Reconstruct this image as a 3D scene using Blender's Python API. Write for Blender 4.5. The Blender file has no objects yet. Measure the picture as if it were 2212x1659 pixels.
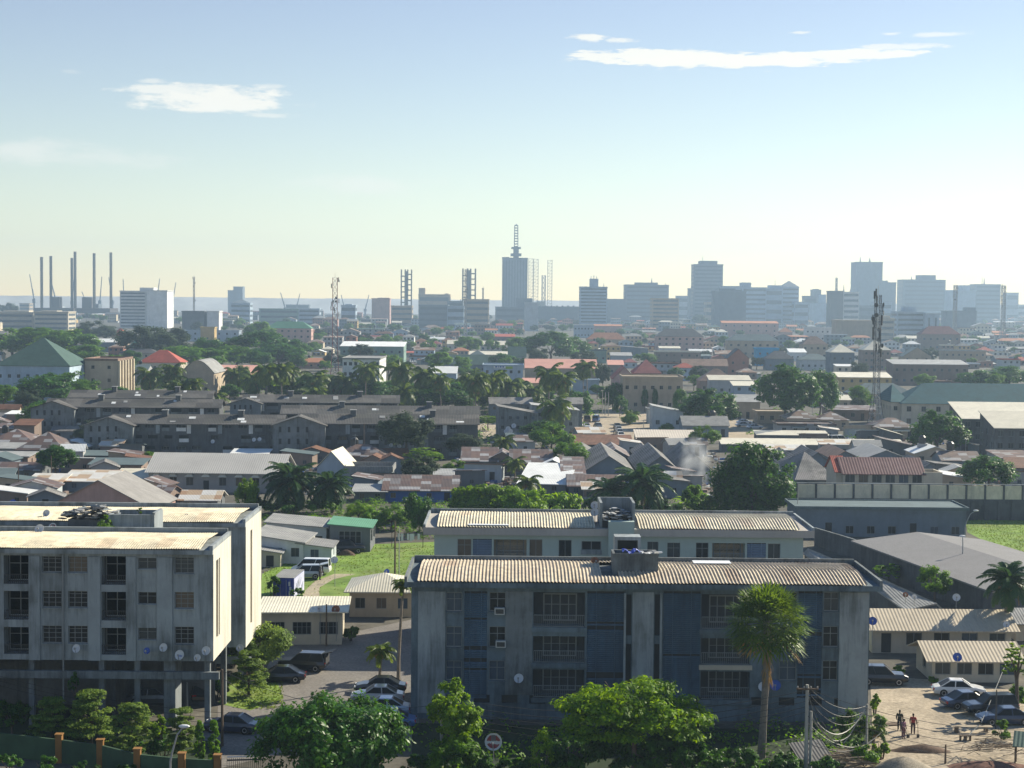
# View over a low town from a hillside flat: near estate blocks, market quarter, old town, hazy skyline.
SUN_AZ,SUN_EL,SUN_E,SUN_C=54.,32.,5.,(1.,.91,.72)
SKY_S,SKY_AIR,SKY_DUST,SKY_OZ=.063,1.,.02,1.6
SKY_T0,SKY_T1,SKY_T2=(1.34,1.25,1.05,1),(1.22,1.03,1.03,1),(.78,.96,1.12,1); CLOUD=(9.,8.9,8.2,1)
HAZE_COL=(.54,.74,.97,1); HAZE_D=.00018; HAZE_G=.35
EXPO=.88
import bpy, math, random
from mathutils import Vector, Matrix
R=math.radians; PI=math.pi
rnd=random.Random(11)
SC=bpy.context.scene; COL=SC.collection
# ---------------------------------------------------------------- camera geometry
FPX,CX,CY,H=3578.,1106.,829.5,35.
PITCH=math.atan((829.5-649)/FPX); ROLL=.009
CAMR=Matrix.Rotation(PI/2-PITCH,3,'X')@Matrix.Rotation(ROLL,3,'Z'); CAMT=CAMR.transposed()
def ray(u,v): return CAMR@Vector(((u-CX)/FPX,-(v-CY)/FPX,-1))
def G(u,v,z=0):
    d=ray(u,v); t=(z-H)/d.z; return Vector((d.x*t,d.y*t,z))
def P(u,v,Y):
    d=ray(u,v); t=Y/d.y; return Vector((d.x*t,Y,H+d.z*t))
def proj(p):
    q=CAMT@(Vector(p)-Vector((0,0,H))); return CX+FPX*q.x/-q.z, CY-FPX*q.y/-q.z
# ---------------------------------------------------------------- mesh builder
class MB:
    def __init__(s): s.v=[];s.f=[];s.m=[]
    def add(s,vs,fs,mi=0):
        n=len(s.v); s.v+=[tuple(v) for v in vs]
        for f in fs: s.f.append(tuple(i+n for i in f)); s.m.append(mi)
    def quad(s,a,b,c,d,mi=0): s.add([a,b,c,d],[(0,1,2,3)],mi)
    def tri(s,a,b,c,mi=0): s.add([a,b,c],[(0,1,2)],mi)
    def box(s,x0,x1,y0,y1,z0,z1,mi=0):
        s.add([(x0,y0,z0),(x1,y0,z0),(x1,y1,z0),(x0,y1,z0),(x0,y0,z1),(x1,y0,z1),(x1,y1,z1),(x0,y1,z1)],
              [(0,3,2,1),(4,5,6,7),(0,1,5,4),(1,2,6,5),(2,3,7,6),(3,0,4,7)],mi)
    def hexa(s,b,t,mi=0):   # bottom four, top four points
        s.add(list(b)+list(t),[(3,2,1,0),(4,5,6,7),(0,1,5,4),(1,2,6,5),(2,3,7,6),(3,0,4,7)],mi)
    def tube(s,pts,r,n=6,mi=0,cap=True):
        pts=[Vector(p) for p in pts]; k=len(pts)
        rs=r if isinstance(r,(list,tuple)) else [r]*k
        vs=[];fs=[]; up=None
        for i,p in enumerate(pts):
            t=(pts[min(i+1,k-1)]-pts[max(i-1,0)]).normalized()
            if up is None: up=t.orthogonal().normalized()
            a=(up-t*up.dot(t)); a=a.normalized() if a.length>1e-6 else t.orthogonal().normalized()
            up=a; b=t.cross(a)
            for j in range(n):
                an=2*PI*j/n; vs.append(p+(a*math.cos(an)+b*math.sin(an))*rs[i])
        for i in range(k-1):
            for j in range(n): fs.append((i*n+j,i*n+(j+1)%n,(i+1)*n+(j+1)%n,(i+1)*n+j))
        if cap: fs.append(tuple(range(n-1,-1,-1))); fs.append(tuple((k-1)*n+j for j in range(n)))
        s.add(vs,fs,mi)
    def lathe(s,prof,n=12,mi=0,o=(0,0,0),capb=True,capt=True):
        vs=[];fs=[];k=len(prof)
        for r,z in prof:
            for j in range(n): a=2*PI*j/n; vs.append((o[0]+r*math.cos(a),o[1]+r*math.sin(a),o[2]+z))
        for i in range(k-1):
            for j in range(n): fs.append((i*n+j,i*n+(j+1)%n,(i+1)*n+(j+1)%n,(i+1)*n+j))
        if capb: fs.append(tuple(range(n-1,-1,-1)))
        if capt: fs.append(tuple((k-1)*n+j for j in range(n)))
        s.add(vs,fs,mi)
    def ball(s,c,r,n=8,m=5,mi=0):
        rx,ry,rz=(r,r,r) if not isinstance(r,(list,tuple)) else r
        prof=[(math.sin(PI*i/m),-math.cos(PI*i/m)) for i in range(m+1)]
        vs=[];fs=[]
        for a,z in prof:
            for j in range(n): t=2*PI*j/n; vs.append((c[0]+rx*max(a,.02)*math.cos(t),c[1]+ry*max(a,.02)*math.sin(t),c[2]+rz*z))
        for i in range(m):
            for j in range(n): fs.append((i*n+j,i*n+(j+1)%n,(i+1)*n+(j+1)%n,(i+1)*n+j))
        s.add(vs,fs,mi)
    def xf(s,Mx): s.v=[tuple(Mx@Vector(v)) for v in s.v]; return s
    def mesh(s,name,mats,smooth=False):
        me=bpy.data.meshes.new(name); me.from_pydata(s.v,[],s.f)
        for m in (mats if isinstance(mats,(list,tuple)) else [mats]): me.materials.append(m)
        if any(s.m): me.polygons.foreach_set('material_index',s.m)
        if smooth: me.polygons.foreach_set('use_smooth',[True]*len(s.f))
        me.update(); return me
    def build(s,name,mats,parent=None,smooth=False): return obj(name,s.mesh(name,mats,smooth),parent)
def obj(name,me,parent=None,loc=None,sc=None,rz=None):
    o=bpy.data.objects.new(name,me); COL.objects.link(o)
    if parent: o.parent=parent
    if loc is not None: o.location=loc
    if sc is not None: o.scale=sc
    if rz is not None: o.rotation_euler=(0,0,rz)
    return o
BOX=[]      # where hand-placed things stand in the view: (u0,v0,u1,v1,Y)
LM=[]       # landmarks for descriptions: (u,v,phrase)
LABELS={}
def tag(o,label,cat,group=None,kind=None):
    if kind in('structure','stuff'):
        o['kind']=kind
        if label: o['label']=label
        if cat and kind=='stuff': o['category']=cat
        return o
    o['label']=label; o['category']=cat
    if group: o['group']=group
    return o
def thing(name,label,cat,loc=(0,0,0),rz=0,group=None):
    o=bpy.data.objects.new(name,None); COL.objects.link(o); o.empty_display_size=.5
    o.location=loc; o.rotation_euler=(0,0,rz); return tag(o,label,cat,group)
def dup(root,loc,rz=None,label=None,group=None,sc=None):
    r=root.copy(); COL.objects.link(r); r.location=loc
    if rz is not None: r.rotation_euler=(0,0,rz)
    if sc is not None: r.scale=(sc,sc,sc) if not isinstance(sc,(tuple,list)) else sc
    if label: r['label']=label
    if group: r['group']=group
    for ch in root.children:
        c=ch.copy(); COL.objects.link(c); c.parent=r
        for g in ch.children: d=g.copy(); COL.objects.link(d); d.parent=c
    return r
# ---------------------------------------------------------------- materials
MATS={}
def nd(nt,t,**k):
    n=nt.nodes.new(t)
    for a,b in k.items():
        if a in n.inputs: n.inputs[a].default_value=b
        else: setattr(n,a,b)
    return n
def M(name,col,rough=.85,var=.25,scale=.5,stain=0,stain_col=(.03,.035,.035),zs=.2,metal=0,corr=None,patch=None,spec=.3,coat=0,objvar=0,fine=0):
    """procedural surface: colour varied by noise, with optional run-down stains, corrugation and sheet patchwork"""
    if name in MATS: return MATS[name]
    m=bpy.data.materials.new(name); m.use_nodes=True; nt=m.node_tree; L=nt.links
    b=nt.nodes['Principled BSDF']; b.inputs['Roughness'].default_value=rough; b.inputs['Metallic'].default_value=metal
    b.inputs['Specular IOR Level'].default_value=spec; b.inputs['Coat Weight'].default_value=coat
    tc=nd(nt,'ShaderNodeTexCoord'); 
    mp=nd(nt,'ShaderNodeMapping'); L.new(tc.outputs['Object'],mp.inputs['Vector'])
    n1=nd(nt,'ShaderNodeTexNoise',Scale=scale,Detail=6.,Roughness=.65); L.new(mp.outputs[0],n1.inputs['Vector'])
    lo=[c*(1-var) for c in col]+[1]; hi=[min(1,c*(1+var)) for c in col]+[1]
    rp=nd(nt,'ShaderNodeValToRGB'); rp.color_ramp.elements[0].position=.3; rp.color_ramp.elements[1].position=.7
    rp.color_ramp.elements[0].color=lo; rp.color_ramp.elements[1].color=hi
    L.new(n1.outputs['Fac'],rp.inputs[0]); out=rp.outputs[0]
    def mix(a,bcol,fac,mode='MIX'):
        x=nd(nt,'ShaderNodeMix',data_type='RGBA',blend_type=mode)
        L.new(a,x.inputs[6])
        if isinstance(bcol,(tuple,list)): x.inputs[7].default_value=tuple(bcol)+((1,) if len(bcol)==3 else ())
        else: L.new(bcol,x.inputs[7])
        if isinstance(fac,(int,float)): x.inputs[0].default_value=fac
        else: L.new(fac,x.inputs[0])
        return x.outputs[2]
    if patch:   # sheets of differing age: (size_x,size_y,colours...)
        sx,sy,cols=patch
        m2=nd(nt,'ShaderNodeMapping'); m2.inputs['Scale'].default_value=(1/sx,1/sy,.0001); L.new(tc.outputs['Object'],m2.inputs['Vector'])
        fl=nd(nt,'ShaderNodeVectorMath',operation='FLOOR'); L.new(m2.outputs[0],fl.inputs[0])
        wn=nd(nt,'ShaderNodeTexWhiteNoise'); L.new(fl.outputs[0],wn.inputs['Vector'])
        r2=nd(nt,'ShaderNodeValToRGB'); r2.color_ramp.interpolation='CONSTANT'
        el=r2.color_ramp.elements
        while len(el)<len(cols): el.new(.5)
        for i,c in enumerate(cols): el[i].position=i/len(cols); el[i].color=tuple(c)+(1,)
        L.new(wn.outputs['Value'],r2.inputs[0]); out=mix(out,r2.outputs[0],.75)
    if objvar:
        oi=nd(nt,'ShaderNodeObjectInfo'); hs=nd(nt,'ShaderNodeHueSaturation')
        mr=nd(nt,'ShaderNodeMapRange'); mr.inputs[3].default_value=1-objvar; mr.inputs[4].default_value=1+objvar
        L.new(oi.outputs['Random'],mr.inputs[0]); L.new(mr.outputs[0],hs.inputs['Value']); L.new(out,hs.inputs['Color']); out=hs.outputs[0]
    if stain:
        m3=nd(nt,'ShaderNodeMapping'); m3.inputs['Scale'].default_value=(1,1,zs); L.new(tc.outputs['Object'],m3.inputs['Vector'])
        n3=nd(nt,'ShaderNodeTexNoise',Scale=scale*2.2,Detail=8.,Roughness=.72); L.new(m3.outputs[0],n3.inputs['Vector'])
        n4=nd(nt,'ShaderNodeTexNoise',Scale=scale*.5,Detail=3.); L.new(tc.outputs['Object'],n4.inputs['Vector'])
        ad=nd(nt,'ShaderNodeMath',operation='MULTIPLY'); L.new(n3.outputs['Fac'],ad.inputs[0]); L.new(n4.outputs['Fac'],ad.inputs[1])
        mr=nd(nt,'ShaderNodeMapRange'); mr.inputs[1].default_value=.22; mr.inputs[2].default_value=.4; mr.inputs[4].default_value=stain
        L.new(ad.outputs[0],mr.inputs[0]); out=mix(out,stain_col,mr.outputs[0])
    if stain>.55:   # rain streaks and mould, with a shape of their own
        m7=nd(nt,'ShaderNodeMapping'); m7.inputs['Scale'].default_value=(1,1,.09); L.new(tc.outputs['Object'],m7.inputs['Vector'])
        n7=nd(nt,'ShaderNodeTexNoise',Scale=2.1,Detail=7.,Roughness=.68); L.new(m7.outputs[0],n7.inputs['Vector'])
        n8=nd(nt,'ShaderNodeTexNoise',Scale=.2,Detail=6.,Roughness=.7); L.new(tc.outputs['Object'],n8.inputs['Vector'])
        a7=nd(nt,'ShaderNodeMath',operation='MULTIPLY_ADD'); a7.inputs[1].default_value=1.3; L.new(n8.outputs['Fac'],a7.inputs[0]); L.new(n7.outputs['Fac'],a7.inputs[2])
        r7=nd(nt,'ShaderNodeMapRange'); r7.inputs[1].default_value=1.1; r7.inputs[2].default_value=1.38; r7.inputs[4].default_value=min(.85,stain*1.05); L.new(a7.outputs[0],r7.inputs[0]); out=mix(out,stain_col,r7.outputs[0])
    if fine:
        n5=nd(nt,'ShaderNodeTexNoise',Scale=fine,Detail=4.,Roughness=.7); L.new(tc.outputs['Object'],n5.inputs['Vector'])
        r5=nd(nt,'ShaderNodeValToRGB'); r5.color_ramp.elements[0].position=.3; r5.color_ramp.elements[1].position=.7
        r5.color_ramp.elements[0].color=(.6,.6,.6,1); r5.color_ramp.elements[1].color=(1.25,1.25,1.25,1)
        L.new(n5.outputs['Fac'],r5.inputs[0]); out=mix(out,r5.outputs[0],1.,'MULTIPLY')
    if corr:    # corrugated sheet ribs: (axis, pitch)
        ax,pitch=corr
        w=nd(nt,'ShaderNodeTexWave',wave_type='BANDS',bands_direction=ax); w.inputs['Scale'].default_value=2*PI/(20*pitch); w.inputs['Distortion'].default_value=0
        L.new(tc.outputs['Object'],w.inputs['Vector'])
        bp=nd(nt,'ShaderNodeBump'); bp.inputs['Distance'].default_value=.05; bp.inputs['Strength'].default_value=.55
        L.new(w.outputs['Fac'],bp.inputs['Height']); L.new(bp.outputs[0],b.inputs['Normal'])
    else:
        n6=nd(nt,'ShaderNodeTexNoise',Scale=max(2.,scale*8),Detail=5.); L.new(tc.outputs['Object'],n6.inputs['Vector'])
        bp=nd(nt,'ShaderNodeBump'); bp.inputs['Distance'].default_value=.03; bp.inputs['Strength'].default_value=.35
        L.new(n6.outputs['Fac'],bp.inputs['Height']); L.new(bp.outputs[0],b.inputs['Normal'])
    L.new(out,b.inputs['Base Color']); MATS[name]=m; return m
def plain(name,col,rough=.6,metal=0,spec=.5,coat=0,trans=0):
    if name in MATS: return MATS[name]
    m=bpy.data.materials.new(name); m.use_nodes=True; nt=m.node_tree; b=nt.nodes['Principled BSDF']
    b.inputs['Roughness'].default_value=rough; b.inputs['Metallic'].default_value=metal
    b.inputs['Specular IOR Level'].default_value=spec; b.inputs['Coat Weight'].default_value=coat
    tc=nd(nt,'ShaderNodeTexCoord'); n=nd(nt,'ShaderNodeTexNoise',Scale=3.,Detail=4.); nt.links.new(tc.outputs['Object'],n.inputs['Vector'])
    r=nd(nt,'ShaderNodeValToRGB'); r.color_ramp.elements[0].color=[c*.85 for c in col]+[1]; r.color_ramp.elements[1].color=[min(1,c*1.12) for c in col]+[1]
    nt.links.new(n.outputs['Fac'],r.inputs[0]); nt.links.new(r.outputs[0],b.inputs['Base Color'])
    MATS[name]=m; return m
def leafmat(name,c0,c1,trans=.45,gloss=.35,objv=.12):
    if name in MATS: return MATS[name]
    m=bpy.data.materials.new(name); m.use_nodes=True; nt=m.node_tree; L=nt.links; b=nt.nodes['Principled BSDF']
    g=nd(nt,'ShaderNodeNewGeometry'); r=nd(nt,'ShaderNodeValToRGB')
    r.color_ramp.elements[0].color=tuple(c0)+(1,); r.color_ramp.elements[1].color=tuple(c1)+(1,)
    tc=nd(nt,'ShaderNodeTexCoord'); n=nd(nt,'ShaderNodeTexNoise',Scale=.6,Detail=3.); L.new(tc.outputs['Object'],n.inputs['Vector'])
    ad=nd(nt,'ShaderNodeMath',operation='MULTIPLY_ADD'); ad.inputs[1].default_value=.55; L.new(g.outputs['Random Per Island'],ad.inputs[0])
    ml=nd(nt,'ShaderNodeMath',operation='MULTIPLY_ADD'); ml.inputs[1].default_value=1.3; ml.inputs[2].default_value=-.42; L.new(n.outputs['Fac'],ml.inputs[0]); L.new(ml.outputs[0],ad.inputs[2])
    L.new(ad.outputs[0],r.inputs[0])
    oi=nd(nt,'ShaderNodeObjectInfo'); hs=nd(nt,'ShaderNodeHueSaturation'); mr=nd(nt,'ShaderNodeMapRange'); mr.inputs[3].default_value=1-objv; mr.inputs[4].default_value=1+objv
    L.new(oi.outputs['Random'],mr.inputs[0]); L.new(mr.outputs[0],hs.inputs['Value']); L.new(r.outputs[0],hs.inputs['Color']); hs.inputs['Saturation'].default_value=1.08
    b.inputs['Roughness'].default_value=gloss+.12; b.inputs['Specular IOR Level'].default_value=.25; L.new(hs.outputs[0],b.inputs['Base Color'])
    t=nd(nt,'ShaderNodeBsdfTranslucent'); h2=nd(nt,'ShaderNodeHueSaturation'); h2.inputs['Value'].default_value=1.6; h2.inputs['Hue'].default_value=.48; L.new(hs.outputs[0],h2.inputs['Color']); L.new(h2.outputs[0],t.inputs['Color'])
    mx=nd(nt,'ShaderNodeMixShader'); mx.inputs[0].default_value=trans; L.new(b.outputs[0],mx.inputs[1]); L.new(t.outputs[0],mx.inputs[2])
    L.new(mx.outputs[0],nt.nodes['Material Output'].inputs['Surface']); MATS[name]=m; return m
# walls
conc=M('weathered_concrete',(.17,.19,.2),.9,.25,.35,.75,(.05,.055,.055),.18)
abl=M('blue_grey_weathered_render',(.12,.16,.19),.9,.35,.35,.75,(.045,.06,.07),.18)
concl=M('pale_weathered_render',(.29,.325,.345),.9,.2,.4,.72,(.09,.1,.1),.15)
concd=M('dark_mouldy_concrete',(.105,.112,.12),.92,.3,.35,.7,(.05,.05,.05),.2)
pinkw=M('flaked_pink_render',(.33,.27,.24),.9,.3,.5,.5,(.08,.07,.07),.2)
mint=M('pale_mint_render',(.36,.44,.41),.9,.08,.4,.25,(.25,.27,.25),.15)
W={}
for k,c in dict(cream=(.55,.48,.36),white=(.66,.66,.64),grey=(.34,.34,.34),tan=(.42,.34,.25),brown=(.24,.18,.15),brick=(.32,.15,.11),pink=(.47,.3,.26),ochre=(.5,.36,.16),
    blue=(.05,.12,.36),cyan=(.03,.3,.52),pale=(.42,.46,.48),green=(.2,.3,.26),dgrey=(.13,.14,.15),slate=(.16,.2,.24),beige=(.5,.45,.36),bluegrey=(.34,.42,.5)).items():
    W[k]=M('wall_render_'+k,c,.9,.18,.3,.4,tuple(x*.35 for x in c),.2,objvar=.12)
# roofs
Rm={}
for k,c,v in (('tin',(.33,.33,.32),.3),('cream',(.62,.58,.47),.14),('white',(.7,.71,.7),.1),('rust',(.15,.07,.042),.45),('grey',(.24,.24,.235),.3),('dark',(.09,.09,.095),.3),
    ('red',(.34,.075,.05),.25),('pink',(.6,.31,.25),.15),('teal',(.05,.1,.085),.2),('tealb',(.022,.1,.115),.2),('green',(.1,.27,.17),.15),('brown',(.2,.13,.1),.35),('orange',(.45,.19,.1),.2),('slate',(.1,.14,.15),.2),('maroon',(.2,.06,.06),.3)):
    Rm[k]=M('sheet_roof_'+k,c,.6 if k in('tin','white','cream') else .8,v,.5,.35,tuple(x*.45 for x in c),1,corr=('X',.3),objvar=.12)
patchm=M('patched_tin_roof',(.25,.2,.18),.6,.3,.6,.3,(.05,.03,.02),1,corr=('X',.25),patch=(1.8,1.1,[(.08,.04,.034),(.11,.055,.04),(.36,.37,.38),(.1,.065,.055),(.07,.045,.04),(.17,.165,.17),(.12,.065,.045),(.06,.04,.04)]),objvar=.15)
patch2=M('patched_bright_roof',(.4,.36,.3),.55,.3,.6,.2,(.1,.06,.03),1,corr=('X',.25),patch=(2.4,1.6,[(.6,.58,.52),(.66,.66,.64),(.36,.2,.1),(.55,.45,.33),(.42,.28,.16)]),objvar=.12)
asbest=M('grey_asbestos_roof',(.2,.195,.19),.92,.3,.4,.6,(.07,.07,.07),1,corr=('X',.35),patch=(5,3,[(.2,.19,.19),(.24,.23,.22),(.17,.17,.165)]))
estroof=M('dark_mossy_asbestos_roof',(.075,.075,.078),.92,.3,.4,.6,(.05,.05,.05),1,corr=('X',.35),patch=(4,2.5,[(.08,.077,.078),(.1,.097,.094),(.055,.055,.055),(.09,.09,.08),(.15,.14,.13),(.07,.065,.06),(.12,.105,.09)]))
bigrey=M('felt_grey_roof',(.21,.205,.21),.9,.12,.15,.2,(.12,.12,.12),1,fine=9.)
buffr=M('buff_corrugated_roof',(.46,.385,.28),.7,.14,.3,.45,(.22,.17,.12),1,patch=(1.2,4.,[(.47,.39,.285),(.43,.36,.26),(.49,.41,.31),(.45,.375,.27),(.4,.33,.25),(.46,.39,.29),(.3,.21,.14)]),fine=1.5)
ivor=M('ivory_corrugated_roof',(.57,.51,.37),.65,.1,.3,.35,(.34,.29,.22),1,patch=(1.2,4.,[(.57,.51,.37),(.53,.47,.34),(.6,.54,.4),(.56,.5,.36),(.46,.41,.31),(.55,.5,.38),(.4,.31,.21)]),fine=1.5)
bluelv=M('blue_painted_louvre',(.075,.135,.2),.65,.4,.4,.6,(.045,.065,.09),.3)
greylv=M('grey_blue_louvre',(.2,.27,.37),.6,.15,.5,.2,(.1,.13,.18),.3)
glass=plain('dark_window_glass',(.012,.015,.018),.3,0,.2)
glassc=plain('curtained_window',(.13,.1,.07),.5,0,.3); glassb=plain('blue_curtained_window',(.05,.075,.11),.4,0,.3); glasso=plain('louvre_glass_window',(.045,.055,.06),.35,0,.3)
frame_m=plain('painted_window_frame',(.2,.215,.22),.6)
white_m=plain('white_painted_metal',(.62,.63,.64),.5)
dark_m=plain('dark_metal',(.03,.032,.035),.5)
steel=plain('galvanised_steel',(.3,.31,.32),.5,.3)
black_in=plain('dark_interior',(.03,.03,.032),.9)
wood=M('weathered_wood',(.12,.085,.06),.9,.35,2.)
polec=M('concrete_pole',(.34,.33,.3),.9,.2,1.)
dishw=plain('dish_white',(.55,.57,.6),.5); dishb=plain('dish_blue',(.03,.09,.4),.5); dishr=plain('dish_rust',(.22,.09,.05),.7)
tankb=plain('black_tank_plastic',(.018,.018,.02),.45)
sand=M('sandy_ground',(.43,.355,.26),.95,.28,.25,.6,(.2,.165,.12),1,fine=3.)
# leaves
LF=dict(mango=leafmat('mango_leaves',(.009,.038,.007),(.065,.18,.016),.34,.3),
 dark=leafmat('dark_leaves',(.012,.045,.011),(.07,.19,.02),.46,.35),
 mid=leafmat('green_leaves',(.024,.08,.012),(.15,.3,.026),.52,.4),
 lime=leafmat('lime_leaves',(.035,.1,.01),(.23,.39,.022),.52,.4),
 soft=leafmat('soft_layered_leaves',(.05,.11,.022),(.22,.31,.06),.45,.5),
 cas=leafmat('grey_needle_foliage',(.024,.045,.024),(.06,.09,.045),.35,.7),
 palm=leafmat('palm_leaves',(.03,.07,.015),(.15,.21,.04),.42,.32),
 oil=leafmat('oil_palm_leaves',(.014,.045,.016),(.055,.12,.03),.3,.3),
 fan=leafmat('fan_palm_leaves',(.035,.09,.013),(.16,.25,.03),.4,.35),
 dry=leafmat('dry_fronds',(.22,.14,.05),(.4,.28,.1),.3,.6),
 ban=leafmat('banana_leaves',(.08,.18,.02),(.24,.38,.05),.5,.35))
bark=M('tree_bark',(.11,.085,.065),.95,.35,2.); pbark=M('palm_bark',(.2,.17,.14),.95,.25,3.)
# ---------------------------------------------------------------- walls with real openings
def facade(mb,O,ax,W_,z0,z1,ops,mi=0,x0=0.,inn=None):
    """wall rectangle from O along ax (unit, horizontal), openings (x0,x1,z0,z1,depth,back_material or None) cut through with reveals"""
    O=Vector(O); ax=Vector(ax); inn=Vector(inn) if inn else Vector((-ax.y,ax.x,0))
    ops=[o for o in ops if o[1]>o[0] and o[3]>o[2]]
    xs=sorted({x0,W_,*[min(max(q,x0),W_) for o in ops for q in o[:2]]}); zs=sorted({z0,z1,*[min(max(q,z0),z1) for o in ops for q in o[2:4]]})
    pt=lambda x,z,d=0: O+ax*x+inn*d+Vector((0,0,z))
    for i in range(len(zs)-1):
        zc=(zs[i]+zs[i+1])/2; run=None
        for j in range(len(xs)-1):
            xc=(xs[j]+xs[j+1])/2
            hole=any(o[0]<xc<o[1] and o[2]<zc<o[3] for o in ops)
            if not hole and run is None: run=xs[j]
            if (hole or j==len(xs)-2) and run is not None:
                e=xs[j] if hole else xs[j+1]
                mb.quad(pt(run,zs[i]),pt(e,zs[i]),pt(e,zs[i+1]),pt(run,zs[i+1]),mi); run=None
    for o in ops:
        a,b,c,d,dp=o[:5]
        mb.quad(pt(a,c),pt(a,c,dp),pt(a,d,dp),pt(a,d),mi); mb.quad(pt(b,c,dp),pt(b,c),pt(b,d),pt(b,d,dp),mi)
        mb.quad(pt(a,c),pt(b,c),pt(b,c,dp),pt(a,c,dp),mi); mb.quad(pt(a,d,dp),pt(b,d,dp),pt(b,d),pt(a,d),mi)
        if len(o)>5 and o[5] is not None: mb.quad(pt(a,c,dp),pt(b,c,dp),pt(b,d,dp),pt(a,d,dp),o[5])
WMESH={}
def wmesh(style,pane=None):
    """unit window, 1 wide 1 high, faces -y: pane set back, frame and bars in front"""
    key=(style,pane.name if pane else '')
    if key in WMESH: return WMESH[key]
    mb=MB(); mb.quad((-.5,.02,0),(.5,.02,0),(.5,.02,1),(-.5,.02,1),0)
    if style=='far': pass
    else:
        t=.04; f=1
        mb.box(-.5,.5,-.02,.015,0,t*1.2,f); mb.box(-.5,.5,-.02,.015,1-t*1.2,1,f); mb.box(-.5,-.5+t,-.02,.015,t*1.2,1-t*1.2,f); mb.box(.5-t,.5,-.02,.015,t*1.2,1-t*1.2,f)
        if style in('bars','shop'):
            for x in (-.18,.16) if style=='bars' else (-.25,0,.25): mb.box(x-.014,x+.014,-.025,.012,t*1.2,1-t*1.2,f)
            for z in (.3,.58,.82) if style=='bars' else (.6,): mb.box(-.5+t,.5-t,-.022,.01,z-.013,z+.013,f)
        elif style=='half': mb.box(-.02,.02,-.025,.012,t*1.2,1-t*1.2,f)
        elif style=='cross': mb.box(-.02,.02,-.025,.012,t*1.2,1-t*1.2,f); mb.box(-.5+t,.5-t,-.022,.01,.63,.66,f)
    WMESH[key]=mb.mesh('window_'+style,[pane or glass,frame_m]); return WMESH[key]
def window(par,x,y,z,w,h,style='half',rz=0,name='window'):
    return obj(name,wmesh(style,None if style=='shop' else rnd.choice((None,None,None,None,glasso,glasso,glassc,glassb))),par,(x,y,z),(w,1,h),rz)
# ---------------------------------------------------------------- roofs in the house's own frame (x across, y deep)
def roof_mb(kind,w,D,z,rise,over,th=.12):
    mb=MB(); a,b,c,d=-w/2-over,w/2+over,-over,D+over; m=D/2
    if kind=='gable':
        for s0,s1,zz in ((c,m,0),(d,m,0)):
            ye=s0; q=[(a,ye,z-.1),(b,ye,z-.1),(b,m,z+rise),(a,m,z+rise)]
            mb.hexa([(x,y,zv-th) for x,y,zv in (q if s0<m else q[::-1])],(q if s0<m else q[::-1]))
    elif kind=='gabley':
        for xe in (a,b):
            q=[(xe,c,z-.1),(0,c,z+rise),(0,d,z+rise),(xe,d,z-.1)]; q=q if xe<0 else q[::-1]
            mb.hexa([(x,y,zv-th) for x,y,zv in q],q)
    elif kind=='hip':
        k=min(m+over,(w/2+over)*.98); e=[(a,c,z),(b,c,z),(b,d,z),(a,d,z)]; r0=(a+k,m,z+rise); r1=(b-k,m,z+rise)
        mb.add(e+[r0,r1],[(0,1,5,4),(1,2,5),(2,3,4,5),(3,0,4),(3,2,1,0)])
        mb.box(a,b,c,d,z-th,z-.004)
    elif kind=='mono':      # high at the back
        q=[(a,c,z),(b,c,z),(b,d,z+rise),(a,d,z+rise)]; mb.hexa([(x,y,zv-th) for x,y,zv in q],q)
    elif kind=='monof':     # high at the front
        q=[(a,c,z+rise),(b,c,z+rise),(b,d,z),(a,d,z)]; mb.hexa([(x,y,zv-th) for x,y,zv in q],q)
    elif kind=='shed':      # falls to the right
        q=[(a,c,z+rise),(b,c,z),(b,d,z),(a,d,z+rise)]; mb.hexa([(x,y,zv-th) for x,y,zv in q],q)
    elif kind=='barrel':
        n=10
        for i in range(n):
            t0,t1=i/n,(i+1)/n; x0,x1=a+(b-a)*t0,a+(b-a)*t1; h0,h1=z+rise*math.sin(PI*t0),z+rise*math.sin(PI*t1)
            q=[(x0,c,h0),(x1,c,h1),(x1,d,h1),(x0,d,h0)]; mb.hexa([(x,y,zv-th) for x,y,zv in q],q)
    else:                   # flat slab with edge
        mb.box(a,b,c,d,z-.2,z+.05)
        if rise>0:
            t=.2; mb.box(a,b,c,c+t,z+.05,z+rise); mb.box(a,b,d-t,d,z+.05,z+rise); mb.box(a,a+t,c+t,d-t,z+.05,z+rise); mb.box(b-t,b,c+t,d-t,z+.05,z+rise)
    return mb
def gable_fill(mb,kind,w,D,z,rise,mi=0):
    if kind=='gable':
        for x in (-w/2,w/2): mb.tri((x,0,z),(x,D,z),(x,D/2,z+rise-.12),mi)
    elif kind=='gabley':
        for y in (0,D): mb.tri((-w/2,y,z),(w/2,y,z),(0,y,z+rise-.12),mi)
    elif kind in('mono','monof'):
        for x in (-w/2,w/2): mb.tri((x,0,z),(x,D,z),(x,D if kind=='mono' else 0,z+rise-.14),mi)
        y=D if kind=='mono' else 0; mb.quad((-w/2,y,z),(w/2,y,z),(w/2,y,z+rise-.14),(-w/2,y,z+rise-.14),mi)
    elif kind=='shed':
        for y in (0,D): mb.tri((-w/2,y,z),(w/2,y,z),(-w/2,y,z+rise-.14),mi)
        mb.quad((-w/2,0,z),(-w/2,D,z),(-w/2,D,z+rise-.14),(-w/2,0,z+rise-.14),mi)
    elif kind=='barrel':
        n=10
        for y in (0,D):
            mb.add([(-w/2+w*i/n,y,z+max(0,rise*math.sin(PI*i/n)-.13)) for i in range(n+1)],[tuple(range(n+1))],mi)
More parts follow.
